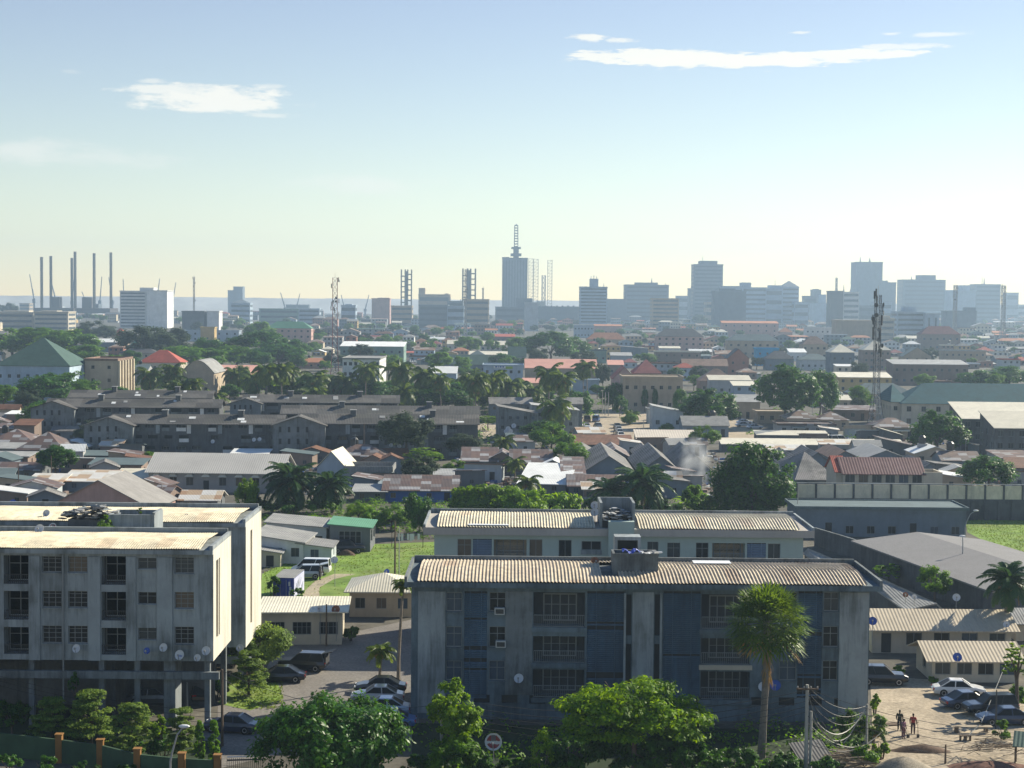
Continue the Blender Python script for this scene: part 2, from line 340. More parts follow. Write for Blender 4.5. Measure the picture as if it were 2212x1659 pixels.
def bld(label,u0,u1,vt,Y=None,vb=None,D=8.,roof='flat',rise=None,wall='cream',rm='tin',rows=None,cols=None,name='house',cat='house',yaw=0,over=.35,
        win=(1.1,1.2),group=None,side=1,style=None,deep=.14,zf=.32,mark=None,plain_wall=None,roofmat=None,extra=None,box=True,bay=None):
    um=(u0+u1)/2
    if Y is None: Y=G(um,vb).y
    a,b=P(u0,vt,Y),P(u1,vt,Y); w=b.x-a.x; z=max(1.9,P(um,vt,Y).z); cyw=math.cos(yaw); w=w/cyw if abs(yaw)<1 else w
    if rise is None: rise={'flat':.35,'gable':D*.18,'gabley':w*.17,'hip':min(D,w)*.25,'mono':.7,'monof':.6,'shed':.7,'barrel':w*.15}[roof]
    root=thing(name,label,cat,((a.x+b.x)/2,Y+(abs(math.sin(yaw))*w/2 if yaw else 0),0),yaw,group)
    px=FPX/Y; rows=rows if rows is not None else max(1,int(z/2.9)); 
    if cols is None: cols=max(1,int(w/3.4))
    if Y>1000: cols=min(cols,7)
    st=style or ('far' if px<3.2 else 'half'); fh=z/rows if rows else z
    wm=plain_wall or W[wall]; mb=MB(); ops=[]; so=[]
    ww,wh=win; wh=min(wh,fh*.62)
    if Y>1000: ww*=1.35; wh=min(wh*1.2,fh*.7)
    if rows and cols:
        pitch=w/cols; ww=min(ww,pitch*.72)
        for r in range(rows):
            for c in range(cols):
                xc=(c+.5)*pitch; zb=r*fh+fh*zf
                if r==0 and rnd.random()<.15 and Y<700: zb=.05; ops.append((xc-.5,xc+.5,zb,min(2.1,fh*.8),.12,1)); continue
                ops.append((xc-ww/2,xc+ww/2,zb,zb+wh,deep,None))
        if side and px>2.6:
            ns=max(1,int(D/4)); 
            for r in range(rows):
                for c in range(ns): yc=(c+.5)*D/ns; zb=r*fh+fh*.32; so.append((yc-ww*.45,yc+ww*.45,zb,zb+wh,deep,None))
    right=a.x<0
    facade(mb,(-w/2,0,0),(1,0,0),w,0,z,ops)
    facade(mb,(w/2,0,0),(0,1,0),D,0,z,so if right else [],0,0.,(-1,0,0))
    facade(mb,(-w/2,D,0),(0,-1,0),D,0,z,so if not right else [],0,0.,(1,0,0))
    mb.quad((w/2,D,0),(-w/2,D,0),(-w/2,D,z),(w/2,D,z)); gable_fill(mb,roof,w,D,z,rise)
    mb.build('wall',[wm,black_in],root)
    roof_mb(roof,w,D,z,rise,over).build('roof',roofmat or (Rm[rm] if rm in Rm else wm),root)
    for o in ops:
        if o[5] is None: window(root,-w/2+(o[0]+o[1])/2,o[4],o[2],o[1]-o[0],o[3]-o[2],st)
    for o in so:
        yc=(o[0]+o[1])/2
        if right: window(root,w/2-o[4],yc,o[2],o[1]-o[0],o[3]-o[2],st,PI/2)
        else: window(root,-w/2+o[4],D-yc,o[2],o[1]-o[0],o[3]-o[2],st,-PI/2)
    if extra: extra(root,w,D,z)
    if box:
        vb2=proj((root.location.x,Y,0))[1]; vtop=proj((root.location.x,Y+D/2,z+rise))[1]
        BOX.append((u0,min(vtop,vt),u1,min(vb2,vt+400),Y))
    if mark: LM.append((um,vt,mark))
    return root
# ---------------------------------------------------------------- dishes
def dish_mesh(mat,key):
    mb=MB(); n=16; prof=[(.02,.0),(.3,.03),(.6,.11),(.85,.21),(1.,.3)]
    vs=[];fs=[]
    for r,z in prof:
        for j in range(n): a=2*PI*j/n; vs.append((r*math.cos(a),r*math.sin(a),z))
    k=len(prof)
    for i in range(k-1):
        for j in range(n): fs.append((i*n+j,i*n+(j+1)%n,(i+1)*n+(j+1)%n,(i+1)*n+j))
    mb.add(vs,fs,0)
    n0=len(fs); mb.add([(x,y,z-.035) for x,y,z in vs],[f[::-1] for f in fs],0)
    for j in range(n): 
        o=(k-1)*n; a,b=vs[o+j],vs[o+(j+1)%n]; mb.quad(a,b,(b[0],b[1],b[2]-.035),(a[0],a[1],a[2]-.035))
    return mb.mesh('reflector_'+key,mat,True)
DM={}
def dish(label,loc,r=.6,face=(0,-1,.6),kind='white',post=.8,group=None,mount=None):
    """parabolic dish on a short post; loc is the dish centre, post goes down"""
    t=thing('satellite_dish',label,'satellite dish',loc,0,group)
    if kind not in DM: DM[kind]=dish_mesh({'white':dishw,'blue':dishb,'rust':dishr,'band':bandm()}[kind],kind) if kind!='band' else dish_mesh(bandm(),kind)
    d=Vector(face).normalized(); q=d.to_track_quat('Z','Y').to_matrix().to_4x4()
    o=bpy.data.objects.new('reflector',DM[kind]); COL.objects.link(o); o.parent=t; o.matrix_local=q@Matrix.Diagonal((r,r,r,1))
    mb=MB(); e=q@Vector((0,-.15*r,.95*r)); s=q@Vector((0,-.95*r,.26*r)); mb.tube([s,e],.03,5); mb.box(e.x-.07,e.x+.07,e.y-.07,e.y+.07,e.z-.07,e.z+.07); mb.build('feed_arm',steel,t)
    mb=MB(); bk=q@Vector((0,0,-.12)); mb.tube([q@Vector((0,0,-.02)),bk,(bk.x,bk.y,bk.z-post) if not mount else mount],.035,6); mb.build('post',steel,t)
    return t
def bandm():
    """white dish paint with a red cap, a dark smudge in it and a ragged red lower panel"""
    if 'band' in MATS: return MATS['band']
    m=bpy.data.materials.new('red_banded_dish_paint'); m.use_nodes=True; nt=m.node_tree; L=nt.links; b=nt.nodes['Principled BSDF']
    tc=nd(nt,'ShaderNodeTexCoord'); sp=nd(nt,'ShaderNodeSeparateXYZ'); L.new(tc.outputs['Object'],sp.inputs[0]); X,Y=sp.outputs['X'],sp.outputs['Y']
    n=nd(nt,'ShaderNodeTexNoise',Scale=6.,Detail=3.); L.new(tc.outputs['Object'],n.inputs['Vector'])
    def mt(op,a,bb,c=None):
        q=nd(nt,'ShaderNodeMath',operation=op)
        for k,v in enumerate((a,bb,c)):
            if v is None: continue
            if isinstance(v,(int,float)): q.inputs[k].default_value=v
            else: L.new(v,q.inputs[k])
        return q.outputs[0]
    rr=mt('SQRT',mt('ADD',mt('MULTIPLY',X,X),mt('MULTIPLY',Y,Y)),0); yn=mt('MULTIPLY_ADD',n.outputs['Fac'],.3,Y); rn=mt('MULTIPLY_ADD',n.outputs['Fac'],.16,rr)
    top=mt('MULTIPLY',mt('GREATER_THAN',yn,.24),mt('LESS_THAN',rn,.86)); low=mt('MULTIPLY',mt('LESS_THAN',mt('MULTIPLY_ADD',n.outputs['Fac'],.8,Y),.16),mt('LESS_THAN',rn,.84)); red=mt('MAXIMUM',top,low); smudge=mt('MULTIPLY',top,mt('LESS_THAN',mt('ABSOLUTE',X,0),.27))
    x1=nd(nt,'ShaderNodeMix',data_type='RGBA'); x1.inputs[6].default_value=(.5,.53,.55,1); x1.inputs[7].default_value=(.22,.03,.035,1); L.new(red,x1.inputs[0]); x2=nd(nt,'ShaderNodeMix',data_type='RGBA'); L.new(x1.outputs[2],x2.inputs[6]); x2.inputs[7].default_value=(.12,.11,.13,1); L.new(smudge,x2.inputs[0])
    L.new(x2.outputs[2],b.inputs['Base Color']); b.inputs['Roughness'].default_value=.5; MATS['band']=m; return m
# ---------------------------------------------------------------- cars
PAINT={}
for k,c in dict(black=(.012,.012,.014),silver=(.42,.43,.45),white=(.75,.75,.74),navy=(.02,.03,.07),blue=(.06,.14,.35),grey=(.13,.14,.15),red=(.3,.03,.02),pale=(.4,.5,.65),gold=(.35,.3,.2),brown=(.1,.06,.04)).items():
    PAINT[k]=plain('car_paint_'+k,c,.28,.2 if k in('silver','grey','pale') else 0,.5,.7)
tyre=plain('tyre_rubber',(.015,.015,.015),.9); rimm=plain('wheel_rim',(.35,.36,.38),.35,.6); hlm=plain('headlight_glass',(.7,.72,.72),.15); tlm=plain('taillight_red',(.35,.01,.01),.25)
CARP={}
def car_proto(kind,paint):
    L=[]
    if kind=='sedan':
        ln,wd=4.7,1.78; st=[(-2.35,.5,.62,.72),(-2.2,.28,.8,.9),(-1.6,.22,.92,1.),(-.9,.2,.93,1.),(.6,.2,.95,1.),(1.5,.22,.9,.98),(2.1,.26,.76,.9),(2.35,.4,.6,.7)]
        gh=(-1.75,-.85,.35,1.15,1.42)
    elif kind=='suv':
        ln,wd=4.7,1.88; st=[(-2.35,.55,.8,.85),(-2.2,.38,1.02,.95),(-1.5,.33,1.08,1.),(0,.3,1.1,1.),(1.,.32,1.1,1.),(1.9,.35,1.05,.96),(2.25,.4,.9,.88),(2.35,.55,.75,.78)]
        gh=(-2.2,-1.95,.25,1.05,1.75)
    else:
        ln,wd=5.,1.85; st=[(-2.5,.45,.9,.93),(-2.4,.36,1.1,1.),(-1,.32,1.15,1.),(0,.32,1.15,1.),(1.3,.34,1.12,1.),(2.,.36,1.02,.95),(2.4,.4,.85,.85),(2.5,.5,.7,.75)]
        gh=(-2.4,-2.3,.9,1.75,2.0)
    h=wd/2; mb=MB(); rings=[]
    for x,z0,z1,k in st:
        w=h*k; zm=z0+(z1-z0)*.55; rings.append([(x,-w*.9,z0),(x,w*.9,z0),(x,w,zm),(x,w*.92,z1-.05),(x,w*.8,z1),(x,-w*.8,z1),(x,-w*.92,z1-.05),(x,-w,zm)])
    vs=[p for r in rings for p in r]; fs=[]
    for i in range(len(rings)-1):
        for j in range(8): fs.append((i*8+j,i*8+(j+1)%8,(i+1)*8+(j+1)%8,(i+1)*8+j))
    fs.append(tuple(range(7,-1,-1))); fs.append(tuple(range(8*(len(rings)-1),8*len(rings)))); mb.add(vs,fs)
    r0,r1,f1,f0,zt=gh; zb=max(s[2] for s in st)-.09; wb,wt=h*.9,h*.72
    # roof and pillars
    mb.hexa([(r1,-wt,zt-.05),(f1,-wt,zt-.05),(f1,wt,zt-.05),(r1,wt,zt-.05)],[(r1+.08,-wt*.9,zt+.03),(f1-.08,-wt*.9,zt+.03),(f1-.08,wt*.9,zt+.03),(r1+.08,wt*.9,zt+.03)])
    for s in (-1,1):
        for xb,xt in ((r0,r1),(f0,f1),((r0+f0)/2-.1,(r1+f1)/2-.1)): mb.tube([(xb,s*(wb+.005),zb),(xt,s*(wt+.005),zt-.02)],.05,5)
    body=mb.mesh('car_body',paint,False)
    g=[]; q=lambda a,b,c,d:(lambda m:(m.quad(a,b,c,d),m.mesh('car_glass',glass))[1])(MB())
    ws=q((f0,-wb,zb),(f0,wb,zb),(f1,wt,zt-.04),(f1,-wt,zt-.04)); rw=q((r0,wb,zb),(r0,-wb,zb),(r1,-wt,zt-.04),(r1,wt,zt-.04))
    s1=q((r0,-wb,zb),(f0,-wb,zb),(f1,-wt,zt-.04),(r1,-wt,zt-.04)); s2=q((f0,wb,zb),(r0,wb,zb),(r1,wt,zt-.04),(f1,wt,zt-.04))
    wr=.34 if kind=='sedan' else .38
    m=MB(); m.lathe([(wr*.55,-.1),(wr,-.1),(wr,.1),(wr*.55,.1)],14); m.xf(Matrix.Rotation(PI/2,4,'X')); ty=m.mesh('tyre',tyre)
    m=MB(); m.lathe([(.02,-.09),(wr*.56,-.105),(wr*.6,.105),(.02,.09)],10); m.xf(Matrix.Rotation(PI/2,4,'X')); ri=m.mesh('rim',rimm)
    x1=st[-2][0]; m=MB(); m.box(-.12,.14,-.18,.18,-.07,.07); hl=m.mesh('headlight',hlm); m=MB(); m.box(-.06,.12,-.17,.17,-.1,.1); tl=m.mesh('taillight',tlm)
    return dict(body=body,glass=[('windscreen',ws),('rear_window',rw),('side_window',s1),('side_window',s2)],ty=ty,ri=ri,hl=hl,tl=tl,wh=[(1.4,wr),(-1.4,wr)],h=h,x0=st[0][0],x1=st[-1][0],zl=st[-2][2]-.14,zr=st[1][2]-.17)
def car(label,u,v,ang,kind='sedan',paint='black',group=None,detail=True,open_tail=False,loc=None,name='parked_car'):
    k=(kind,paint)
    if k not in CARP: CARP[k]=car_proto(kind,PAINT[paint])
    p=CARP[k]; g=loc or G(u,v); t=thing(name,label,'van' if kind=='van' else 'car',(g.x,g.y,g.z+.02),R(ang),group)
    obj('body',p['body'],t)
    for n,m in p['glass']:
        if open_tail and n=='rear_window': continue
        obj(n,m,t)
    for x,wr in p['wh']:
        for s in (-1,1):
            w=obj('wheel',p['ty'],t,(x,s*(p['h']-.1),wr)); 
            obj('rim',p['ri'],w)
    if detail:
        for s in (-1,1):
            obj('headlight',p['hl'],t,(p['x1']-.2,s*p['h']*.62,p['zl'])); obj('taillight',p['tl'],t,(p['x0']+.1,s*p['h']*.66,p['zr']))
    if open_tail:
        mb=MB(); mb.hexa([(-2.0,-.75,1.72),(-2.0,.75,1.72),(-3.0,.7,1.95),(-3.0,-.7,1.95)],[(-2.0,-.75,1.8),(-2.0,.75,1.8),(-3.0,.7,2.02),(-3.0,-.7,2.02)]); mb.build('tailgate',PAINT[paint],t)
        mb=MB(); mb.box(-2.36,-2.2,-.7,.7,.8,1.65); mb.build('boot_opening',black_in,t)
    BOX.append((u-50*150/max(g.y,150),v-30*150/max(g.y,150),u+50*150/max(g.y,150),v,g.y)); return t
# ---------------------------------------------------------------- people: one skinned body each
skin=plain('brown_skin',(.09,.05,.032),.6); 
def person(label,loc,ang,pose,shirt,trous,h=1.74,group=None,hairc=(.01,.009,.008)):
    t=thing('person',label,'person',loc,R(ang),group)
    J=dict(pel=(0,0,.93),ch=(0,.01,1.2),nk=(0,0,1.46),hd=(0,-.02,1.56),top=(0,-.02,1.68),
      ls=(.19,0,1.42),le=(.25,.02,1.14),lw=(.25,-.08,.9),lh=(.25,-.12,.8),rs=(-.19,0,1.42),re=(-.25,.02,1.14),rw=(-.25,-.08,.9),rh=(-.25,-.12,.8),
      lp=(.1,0,.9),lk=(.11,-.03,.5),la=(.11,.02,.09),lt=(.13,-.16,.04),rp=(-.1,0,.9),rk=(-.11,-.03,.5),ra=(-.11,.02,.09),rt=(-.13,-.16,.04))
    J.update(pose); rad=dict(pel=.165,ch=.175,nk=.058,hd=.085,top=.075,ls=.085,le=.062,lw=.044,lh=.042,rs=.085,re=.062,rw=.044,rh=.042,lp=.122,lk=.085,la=.058,lt=.045,rp=.122,rk=.085,ra=.058,rt=.045)
    ks=list(J); E=[('pel','ch'),('ch','nk'),('nk','hd'),('hd','top'),('ch','ls'),('ls','le'),('le','lw'),('lw','lh'),('ch','rs'),('rs','re'),('re','rw'),('rw','rh'),('pel','lp'),('lp','lk'),('lk','la'),('la','lt'),('pel','rp'),('rp','rk'),('rk','ra'),('ra','rt')]
    me=bpy.data.meshes.new('person_skeleton'); me.from_pydata([J[k] for k in ks],[(ks.index(a),ks.index(b)) for a,b in E],[])
    o=bpy.data.objects.new('body_tmp',me); COL.objects.link(o); o.modifiers.new('Skin','SKIN'); o.modifiers.new('Sub','SUBSURF').levels=2
    for i,k in enumerate(ks):
        sv=me.skin_vertices[0].data[i]; sv.radius=(rad[k],rad[k]*.8 if k in('pel','ch') else rad[k]); sv.use_root=(k=='pel')
    dg=bpy.context.evaluated_depsgraph_get(); ev=o.evaluated_get(dg); bm=bpy.data.meshes.new_from_object(ev); bpy.data.objects.remove(o)
    for m in (plain('shirt_'+str(shirt),shirt,.9),plain('trousers_'+str(trous),trous,.9),skin): bm.materials.append(m)
    for f in bm.polygons:
        c=f.center; f.material_index=2 if (c.z>1.47 and abs(c.x)<.2) else 1 if c.z<.97 and abs(c.x)<.19+.0 else 0
        if c.z<.1: f.material_index=2
        arm=min((Vector(J[k])-c).length for k in('lw','lh','rw','rh','le','re'))
        if arm<.13 and abs(c.x)>.17: f.material_index=2
        f.use_smooth=True
    s=h/1.77; bm.transform(Matrix.Scale(s,4)); b=obj('body',bm,t)
    hd=Vector(J['top'])*s; mb=MB(); mb.ball((hd.x,hd.y+.015,hd.z-.03),(.09,.1,.085),10,6); mb.build('hair',plain('black_hair',hairc,.9),t,True)
    return t
# ---------------------------------------------------------------- trees
def leaf(mb,c,n,L,wd,r):
    n=n.normalized(); a=n.orthogonal().normalized(); an=r.random()*2*PI; t=a*math.cos(an)+n.cross(a)*math.sin(an); s=n.cross(t)
    mb.quad(c-t*L*.5,c+s*wd*.5-n*L*.06,c+t*L*.5-n*L*.12,c-s*wd*.5-n*L*.06)
def crown(seed,rx,ry,rz,ncl,nl,L,shape='round',fill=.5,up=.5):
    """leaf clumps spread through a crown; z from 0 (underside) to 2*rz"""
    r=random.Random(seed); mb=MB(); cl=[]
    if shape in('round','mound'):
        nlob=max(6,ncl//9); lob=[]
        for i in range(nlob):
            while True:
                d=Vector((r.gauss(0,1),r.gauss(0,1),r.gauss(0,.9))).normalized()
                if d.z>-.6: break
            k=r.uniform(.5,.82)*(1.12-.55*(d.z+.3) if shape=='mound' else 1); lob.append(Vector((d.x*k,d.y*k,d.z*r.uniform(.55,.8))))
        for i in range(ncl):
            l=lob[i%nlob]; g_=Vector((r.gauss(0,.17),r.gauss(0,.17),r.gauss(0,.15))) if r.random()<.85 else Vector((r.gauss(0,.4),r.gauss(0,.4),r.gauss(0,.3)))
            q_=l+g_; q_.z=max(-.85,q_.z); q_=q_*min(1,.9/max(.01,q_.length)); cl.append((Vector((q_.x*rx,q_.y*ry,rz+q_.z*rz)),r.uniform(.15,.28)*min(rx,rz*1.3),q_.normalized()))
    elif shape=='tiers':
        tiers=5
        for i in range(ncl):
            tt=r.choice(range(tiers)); f=1-(tt/tiers)*.68; zz=2*rz*(tt+.45+r.uniform(-.25,.25))/tiers; a=r.random()*2*PI; k=math.sqrt(r.random())*f
            cl.append((Vector((rx*k*math.cos(a),ry*k*math.sin(a),zz-rz*.12*k)),.24*rx*r.uniform(.6,1.2),Vector((math.cos(a)*.3,math.sin(a)*.3,1))))
    elif shape=='umbrella':
        for i in range(ncl):
            tt=r.random(); a=r.random()*2*PI; k=math.sqrt(r.random()); zz=rz*(.5+tt*1.45*(1-.55*k*k)); 
            cl.append((Vector((rx*k*math.cos(a),ry*k*math.sin(a),zz)),.2*rx*r.uniform(.6,1.25),Vector((math.cos(a)*.4,math.sin(a)*.4,1))))
    elif shape=='column':
        for i in range(ncl):
            tt=r.random(); a=r.random()*2*PI; k=.8*(math.sin(PI*min(1,tt*.85+.12))**.6); cl.append((Vector((rx*k*math.cos(a),ry*k*math.sin(a),2*rz*tt)),.35*rx,Vector((math.cos(a),math.sin(a),-.2))))
    flat=shape in('tiers','umbrella')
    for c,cr,d in cl:
        for j in range(int(nl*r.uniform(.6,1.4))):
            e=Vector((r.gauss(0,1),r.gauss(0,1),r.gauss(0,1))).normalized(); q=cr*r.uniform(.35,1.05); 
            p=c+Vector((e.x*q,e.y*q,e.z*q*(.28 if flat else .8)))
            n=e*.8+d*.5+Vector((0,0,up))+Vector((r.gauss(0,.45),r.gauss(0,.45),r.gauss(0,.3)))
            leaf(mb,p,n,L*r.uniform(.7,1.4),L*r.uniform(.4,.6),r)
    return mb
def trunk_mb(h,r0,rx,zc,seed,nb=6,lean=0):
    r=random.Random(seed); mb=MB(); top=Vector((lean,0,h)); 
    mb.tube([(0,0,-.1),(0.03,.02,h*.3),(lean*.4,.05,h*.65),top],[r0*1.25,r0,r0*.85,r0*.65],8)
    for i in range(nb):
        a=2*PI*i/nb+r.uniform(-.4,.4); e=Vector((math.cos(a)*rx*r.uniform(.45,.75),math.sin(a)*rx*r.uniform(.45,.75),zc*r.uniform(.8,1.35))); m=top*.9+(e-top)*.45+Vector((0,0,.12*h))
        mb.tube([(lean*.5,.05,h*r.uniform(.7,.95)),m,e],[r0*.5,r0*.35,r0*.12],6)
    return mb
TREEP={}
def tree(label,u,vtop,wpx,vb=None,Y=None,kind='mid',shape='round',clear=.25,name='tree',cat='tree',group=None,proto=None,leafm=.085,n=(60,42),mark=None,near=False,flat=1.,box=True,leafL=None,trunk=True):
    """crown wpx wide reaching vtop; stands on the ground at vb (or at depth Y)"""
    if Y is None: Y=G(u,vb).y
    c=P(u,vtop,Y); h=max(c.z,1.); w=wpx*Y/FPX; zb=h*clear
    root=thing(name,label,cat,(c.x,Y,0),0,group); rx=w/2; rz=(h-zb)/2
    if near:
        cm=crown(int(u*7+vtop*3)%9999,rx*.88,rx*.88*flat,rz*.9,n[0],n[1],leafL or .3,shape).mesh('crown',LF[kind]); o=obj('crown',cm,root,(0,0,zb))
        if trunk: trunk_mb(zb+rz*.5,max(.1,h*.025),rx*.8,zb+rz,int(u)).build('trunk',bark,root)
    else:
        sd=(proto if proto is not None else int(u)%4); k=(kind,shape,sd)
        if k not in TREEP: TREEP[k]=(crown(sd*17+len(kind)+3,.95,.95,.92,n[0],n[1],leafm,shape).mesh('crown',LF[kind]),trunk_mb(1.,.045,.8,1.5,sd+5).mesh('trunk',bark))
        a=(u*37.7)%6.28; obj('crown',TREEP[k][0],root,(0,0,zb),(rx,rx*flat,rz),a)
        if trunk: obj('trunk',TREEP[k][1],root,(0,0,0),(rx,rx,zb+rz*.6),a)
    if box: BOX.append((u-wpx*.45,vtop,u+wpx*.45,min(proj((c.x,Y,0))[1],vtop+wpx*1.2),Y))
    if mark: LM.append((u,vtop,mark))
    return root
def frond(mb,r,L,a,el,droop,nl,lw,ll,mi=0,hang=.5):
    d=Vector((math.cos(a),math.sin(a),0)); pts=[]; p=Vector((0,0,0)); e=el; N=8
    for i in range(N+1):
        pts.append(p.copy()); p=p+(d*math.cos(e)+Vector((0,0,1))*math.sin(e))*(L/N); e-=droop/N*(1+.6*i/N)
    mb.tube(pts,[.045*(1-.8*i/N) for i in range(N+1)],4,mi,False); sd=d.cross(Vector((0,0,1)))
    for i in range(nl):
        t=.12+.88*(i+.5)/nl; f=t*N; k=min(int(f),N-1); q=pts[k].lerp(pts[k+1],f-k); tg=(pts[k+1]-pts[k]).normalized(); l=ll*math.sin(PI*(.12+.83*t))**.6*r.uniform(.85,1.1)
        for s in (-1,1):
            e1=(sd*s+tg*.55-Vector((0,0,hang*r.uniform(.6,1.4)))).normalized()*l; b=tg*lw
            mb.add([q-b*.5,q+b*.5,q+e1*.6+b*.35,q+e1-Vector((0,0,l*.15)),q+e1*.6-b*.45],[(0,1,2,3,4)],mi)
def palm_crown(seed,nf,L,nl,lw,ll,elr=(-.5,1.25),droop=(1.2,1.9),dry=3,hang=.55):
    r=random.Random(seed); mb=MB()
    for i in range(nf): 
        f=i/nf; frond(mb,r,L*r.uniform(.85,1.08),i*2.399+r.uniform(-.2,.2),elr[1]+(elr[0]-elr[1])*f,r.uniform(*droop),nl,lw,ll,0,hang)
    for i in range(dry): frond(mb,r,L*.75,r.random()*6.28,-.8,.7,nl,lw*.8,ll*.6,1,1.)
    for i in range(5): a=i*1.3; mb.ball((.25*math.cos(a),.25*math.sin(a),-.2),.16,6,4,1)
    return mb
PALMP={}
def palm(label,u,vc,rpx,vb=None,Y=None,kind='coco',name='palm_tree',group=None,seed=None,lean=None,mark=None,box=True):
    if Y is None: Y=G(u,vb).y
    c=P(u,vc,Y); h=c.z; r=rpx*Y/FPX*(1.38 if kind=='coco' else 1.); sd=seed if seed is not None else int(u)%3; k=(kind,sd)
    if k not in PALMP:
        if kind=='coco': mb=palm_crown(sd+1,24,1.12,15,.1,.34,(-.95,1.2),(1.1,1.8),3)
        elif kind=='oil': mb=palm_crown(sd+31,34,1.15,22,.06,.26,(-.55,1.3),(.9,1.5),2,.3)
        else: mb=palm_crown(sd+51,16,1.1,16,.09,.3,(-.3,1.2),(1.2,1.7),0,.5)
        PALMP[k]=mb.mesh('crown',[LF['oil' if kind=='oil' else 'palm'],LF['dry']])
    rd=random.Random(int(u*7)); ln=lean if lean is not None else rd.uniform(-.8,.8)
    root=thing(name,label,'palm tree',(c.x-ln,Y,0),0,group)
    obj('crown',PALMP[k],root,(ln,0,h),(r,r,r),u*1.7%6.28)
    mb=MB(); tr=max(.14,h*.016)*(1.9 if kind=='oil' else 1); mb.tube([(0,0,-.1),(ln*.1,0,h*.25),(ln*.45,.1,h*.6),(ln,0,h+.05)],[tr*1.4,tr,tr*.9,tr*.75],7); mb.build('trunk',pbark,root)
    if box: BOX.append((u-rpx*.8,vc-rpx*.7,u+rpx*.8,min(proj((c.x,Y,0))[1],vc+rpx*1.5),Y))
    if mark: LM.append((u,vc,mark))
    return root
def banana(label,u,vb,hpx,group=None):
    g=G(u,vb); h=hpx*g.y/FPX; r=random.Random(int(u)); root=thing('banana_plant',label,'plant',g,0,group); mb=MB()
    for i in range(11):
        a=i*2.4; L=h*r.uniform(.7,1.05); e=r.uniform(.75,1.35); d=Vector((math.cos(a),math.sin(a),0)); p=Vector((d.x*.2,d.y*.2,h*.12)); prev=None; s=d.cross(Vector((0,0,1)))
        for k in range(7):
            wv=h*.13*math.sin(PI*min(1,.1+k/6.3)); row=[p-s*wv+Vector((0,0,wv*.4)),p,p+s*wv+Vector((0,0,wv*.4))]
            if prev: mb.quad(prev[0],prev[1],row[1],row[0]); mb.quad(prev[1],prev[2],row[2],row[1])
            prev=row; p=p+(d*math.cos(e)+Vector((0,0,1))*math.sin(e))*L/6; e-=.28
    mb.build('leaf_fan',LF['ban'],root); mb=MB()
    for i in range(4): mb.tube([(r.uniform(-.3,.3),r.uniform(-.3,.3),0),(r.uniform(-.2,.2),r.uniform(-.2,.2),h*.3)],[.14,.08],6)
    mb.build('stem',LF['ban'],root); return root
def shrub(label,u,vb,wpx,hpx,kind='mid',group=None,name='shrub',shape='round',L=.22,n=(26,60),Y=None):
    g=G(u,vb) if Y is None else P(u,vb,Y); k=g.y/FPX; w=wpx*k/2; h=hpx*k; root=thing(name,label,'shrub',g,0,group)
    crown(int(u+vb),w*.85,w*.8,h*.46,n[0],n[1],L,shape).build('foliage',LF[kind],root)
    mb=MB()
    for i in range(4): a=i*1.7; mb.tube([(.08*math.cos(a),.08*math.sin(a),-.05),(w*.4*math.cos(a),w*.4*math.sin(a),h*.6)],[.05,.02],5)
    mb.build('stem',bark,root); BOX.append((u-wpx/2,vb-hpx,u+wpx/2,vb,g.y)); return root
# ---------------------------------------------------------------- poles, cables, masts
def pole(label,u,vt,vb,r=.13,mat=None,arms=(),name='utility_pole',cat='utility pole',Y=None,group=None):
    g=G(u,vb) if Y is None else Vector((P(u,vb,Y).x,Y,0)); h=P(u,vt,g.y).z; t=thing(name,label,cat,g,0,group)
    mb=MB(); mb.tube([(0,0,-.1),(0,0,h)],[r,r*.7],7); mb.build('shaft',mat or polec,t)
    for dz,w in arms:
        mb=MB(); mb.box(-w,w,-.16,-.06,h-dz-.06,h-dz+.06); c=mb.build('cross_arm',wood,t)
        for x in (-w*.9,-w*.3,w*.3,w*.9): m=MB(); m.lathe([(.03,0),(.06,.05),(.06,.12),(.03,.16)],6,0,(x,-.11,h-dz+.061)); m.build('insulator',plain('insulator_ceramic',(.3,.28,.25),.3),c)
    t['h']=h; return t
cablem=plain('cable_rubber',(.012,.012,.013),.6); cablel=plain('weathered_cable',(.26,.26,.24),.6)
NC=[0]
def cable(label,a,b,sag=.6,r=.022,mat=None,group='overhead cables'):
    a,b=Vector(a),Vector(b); pts=[]
    for i in range(13): t=i/12; p=a.lerp(b,t); p.z-=sag*4*t*(1-t); pts.append(p-a)
    mb=MB(); mb.tube(pts,r,4); o=mb.build('power_cable',mat or cablem); o.location=a
    return tag(o,label,'cable',group)
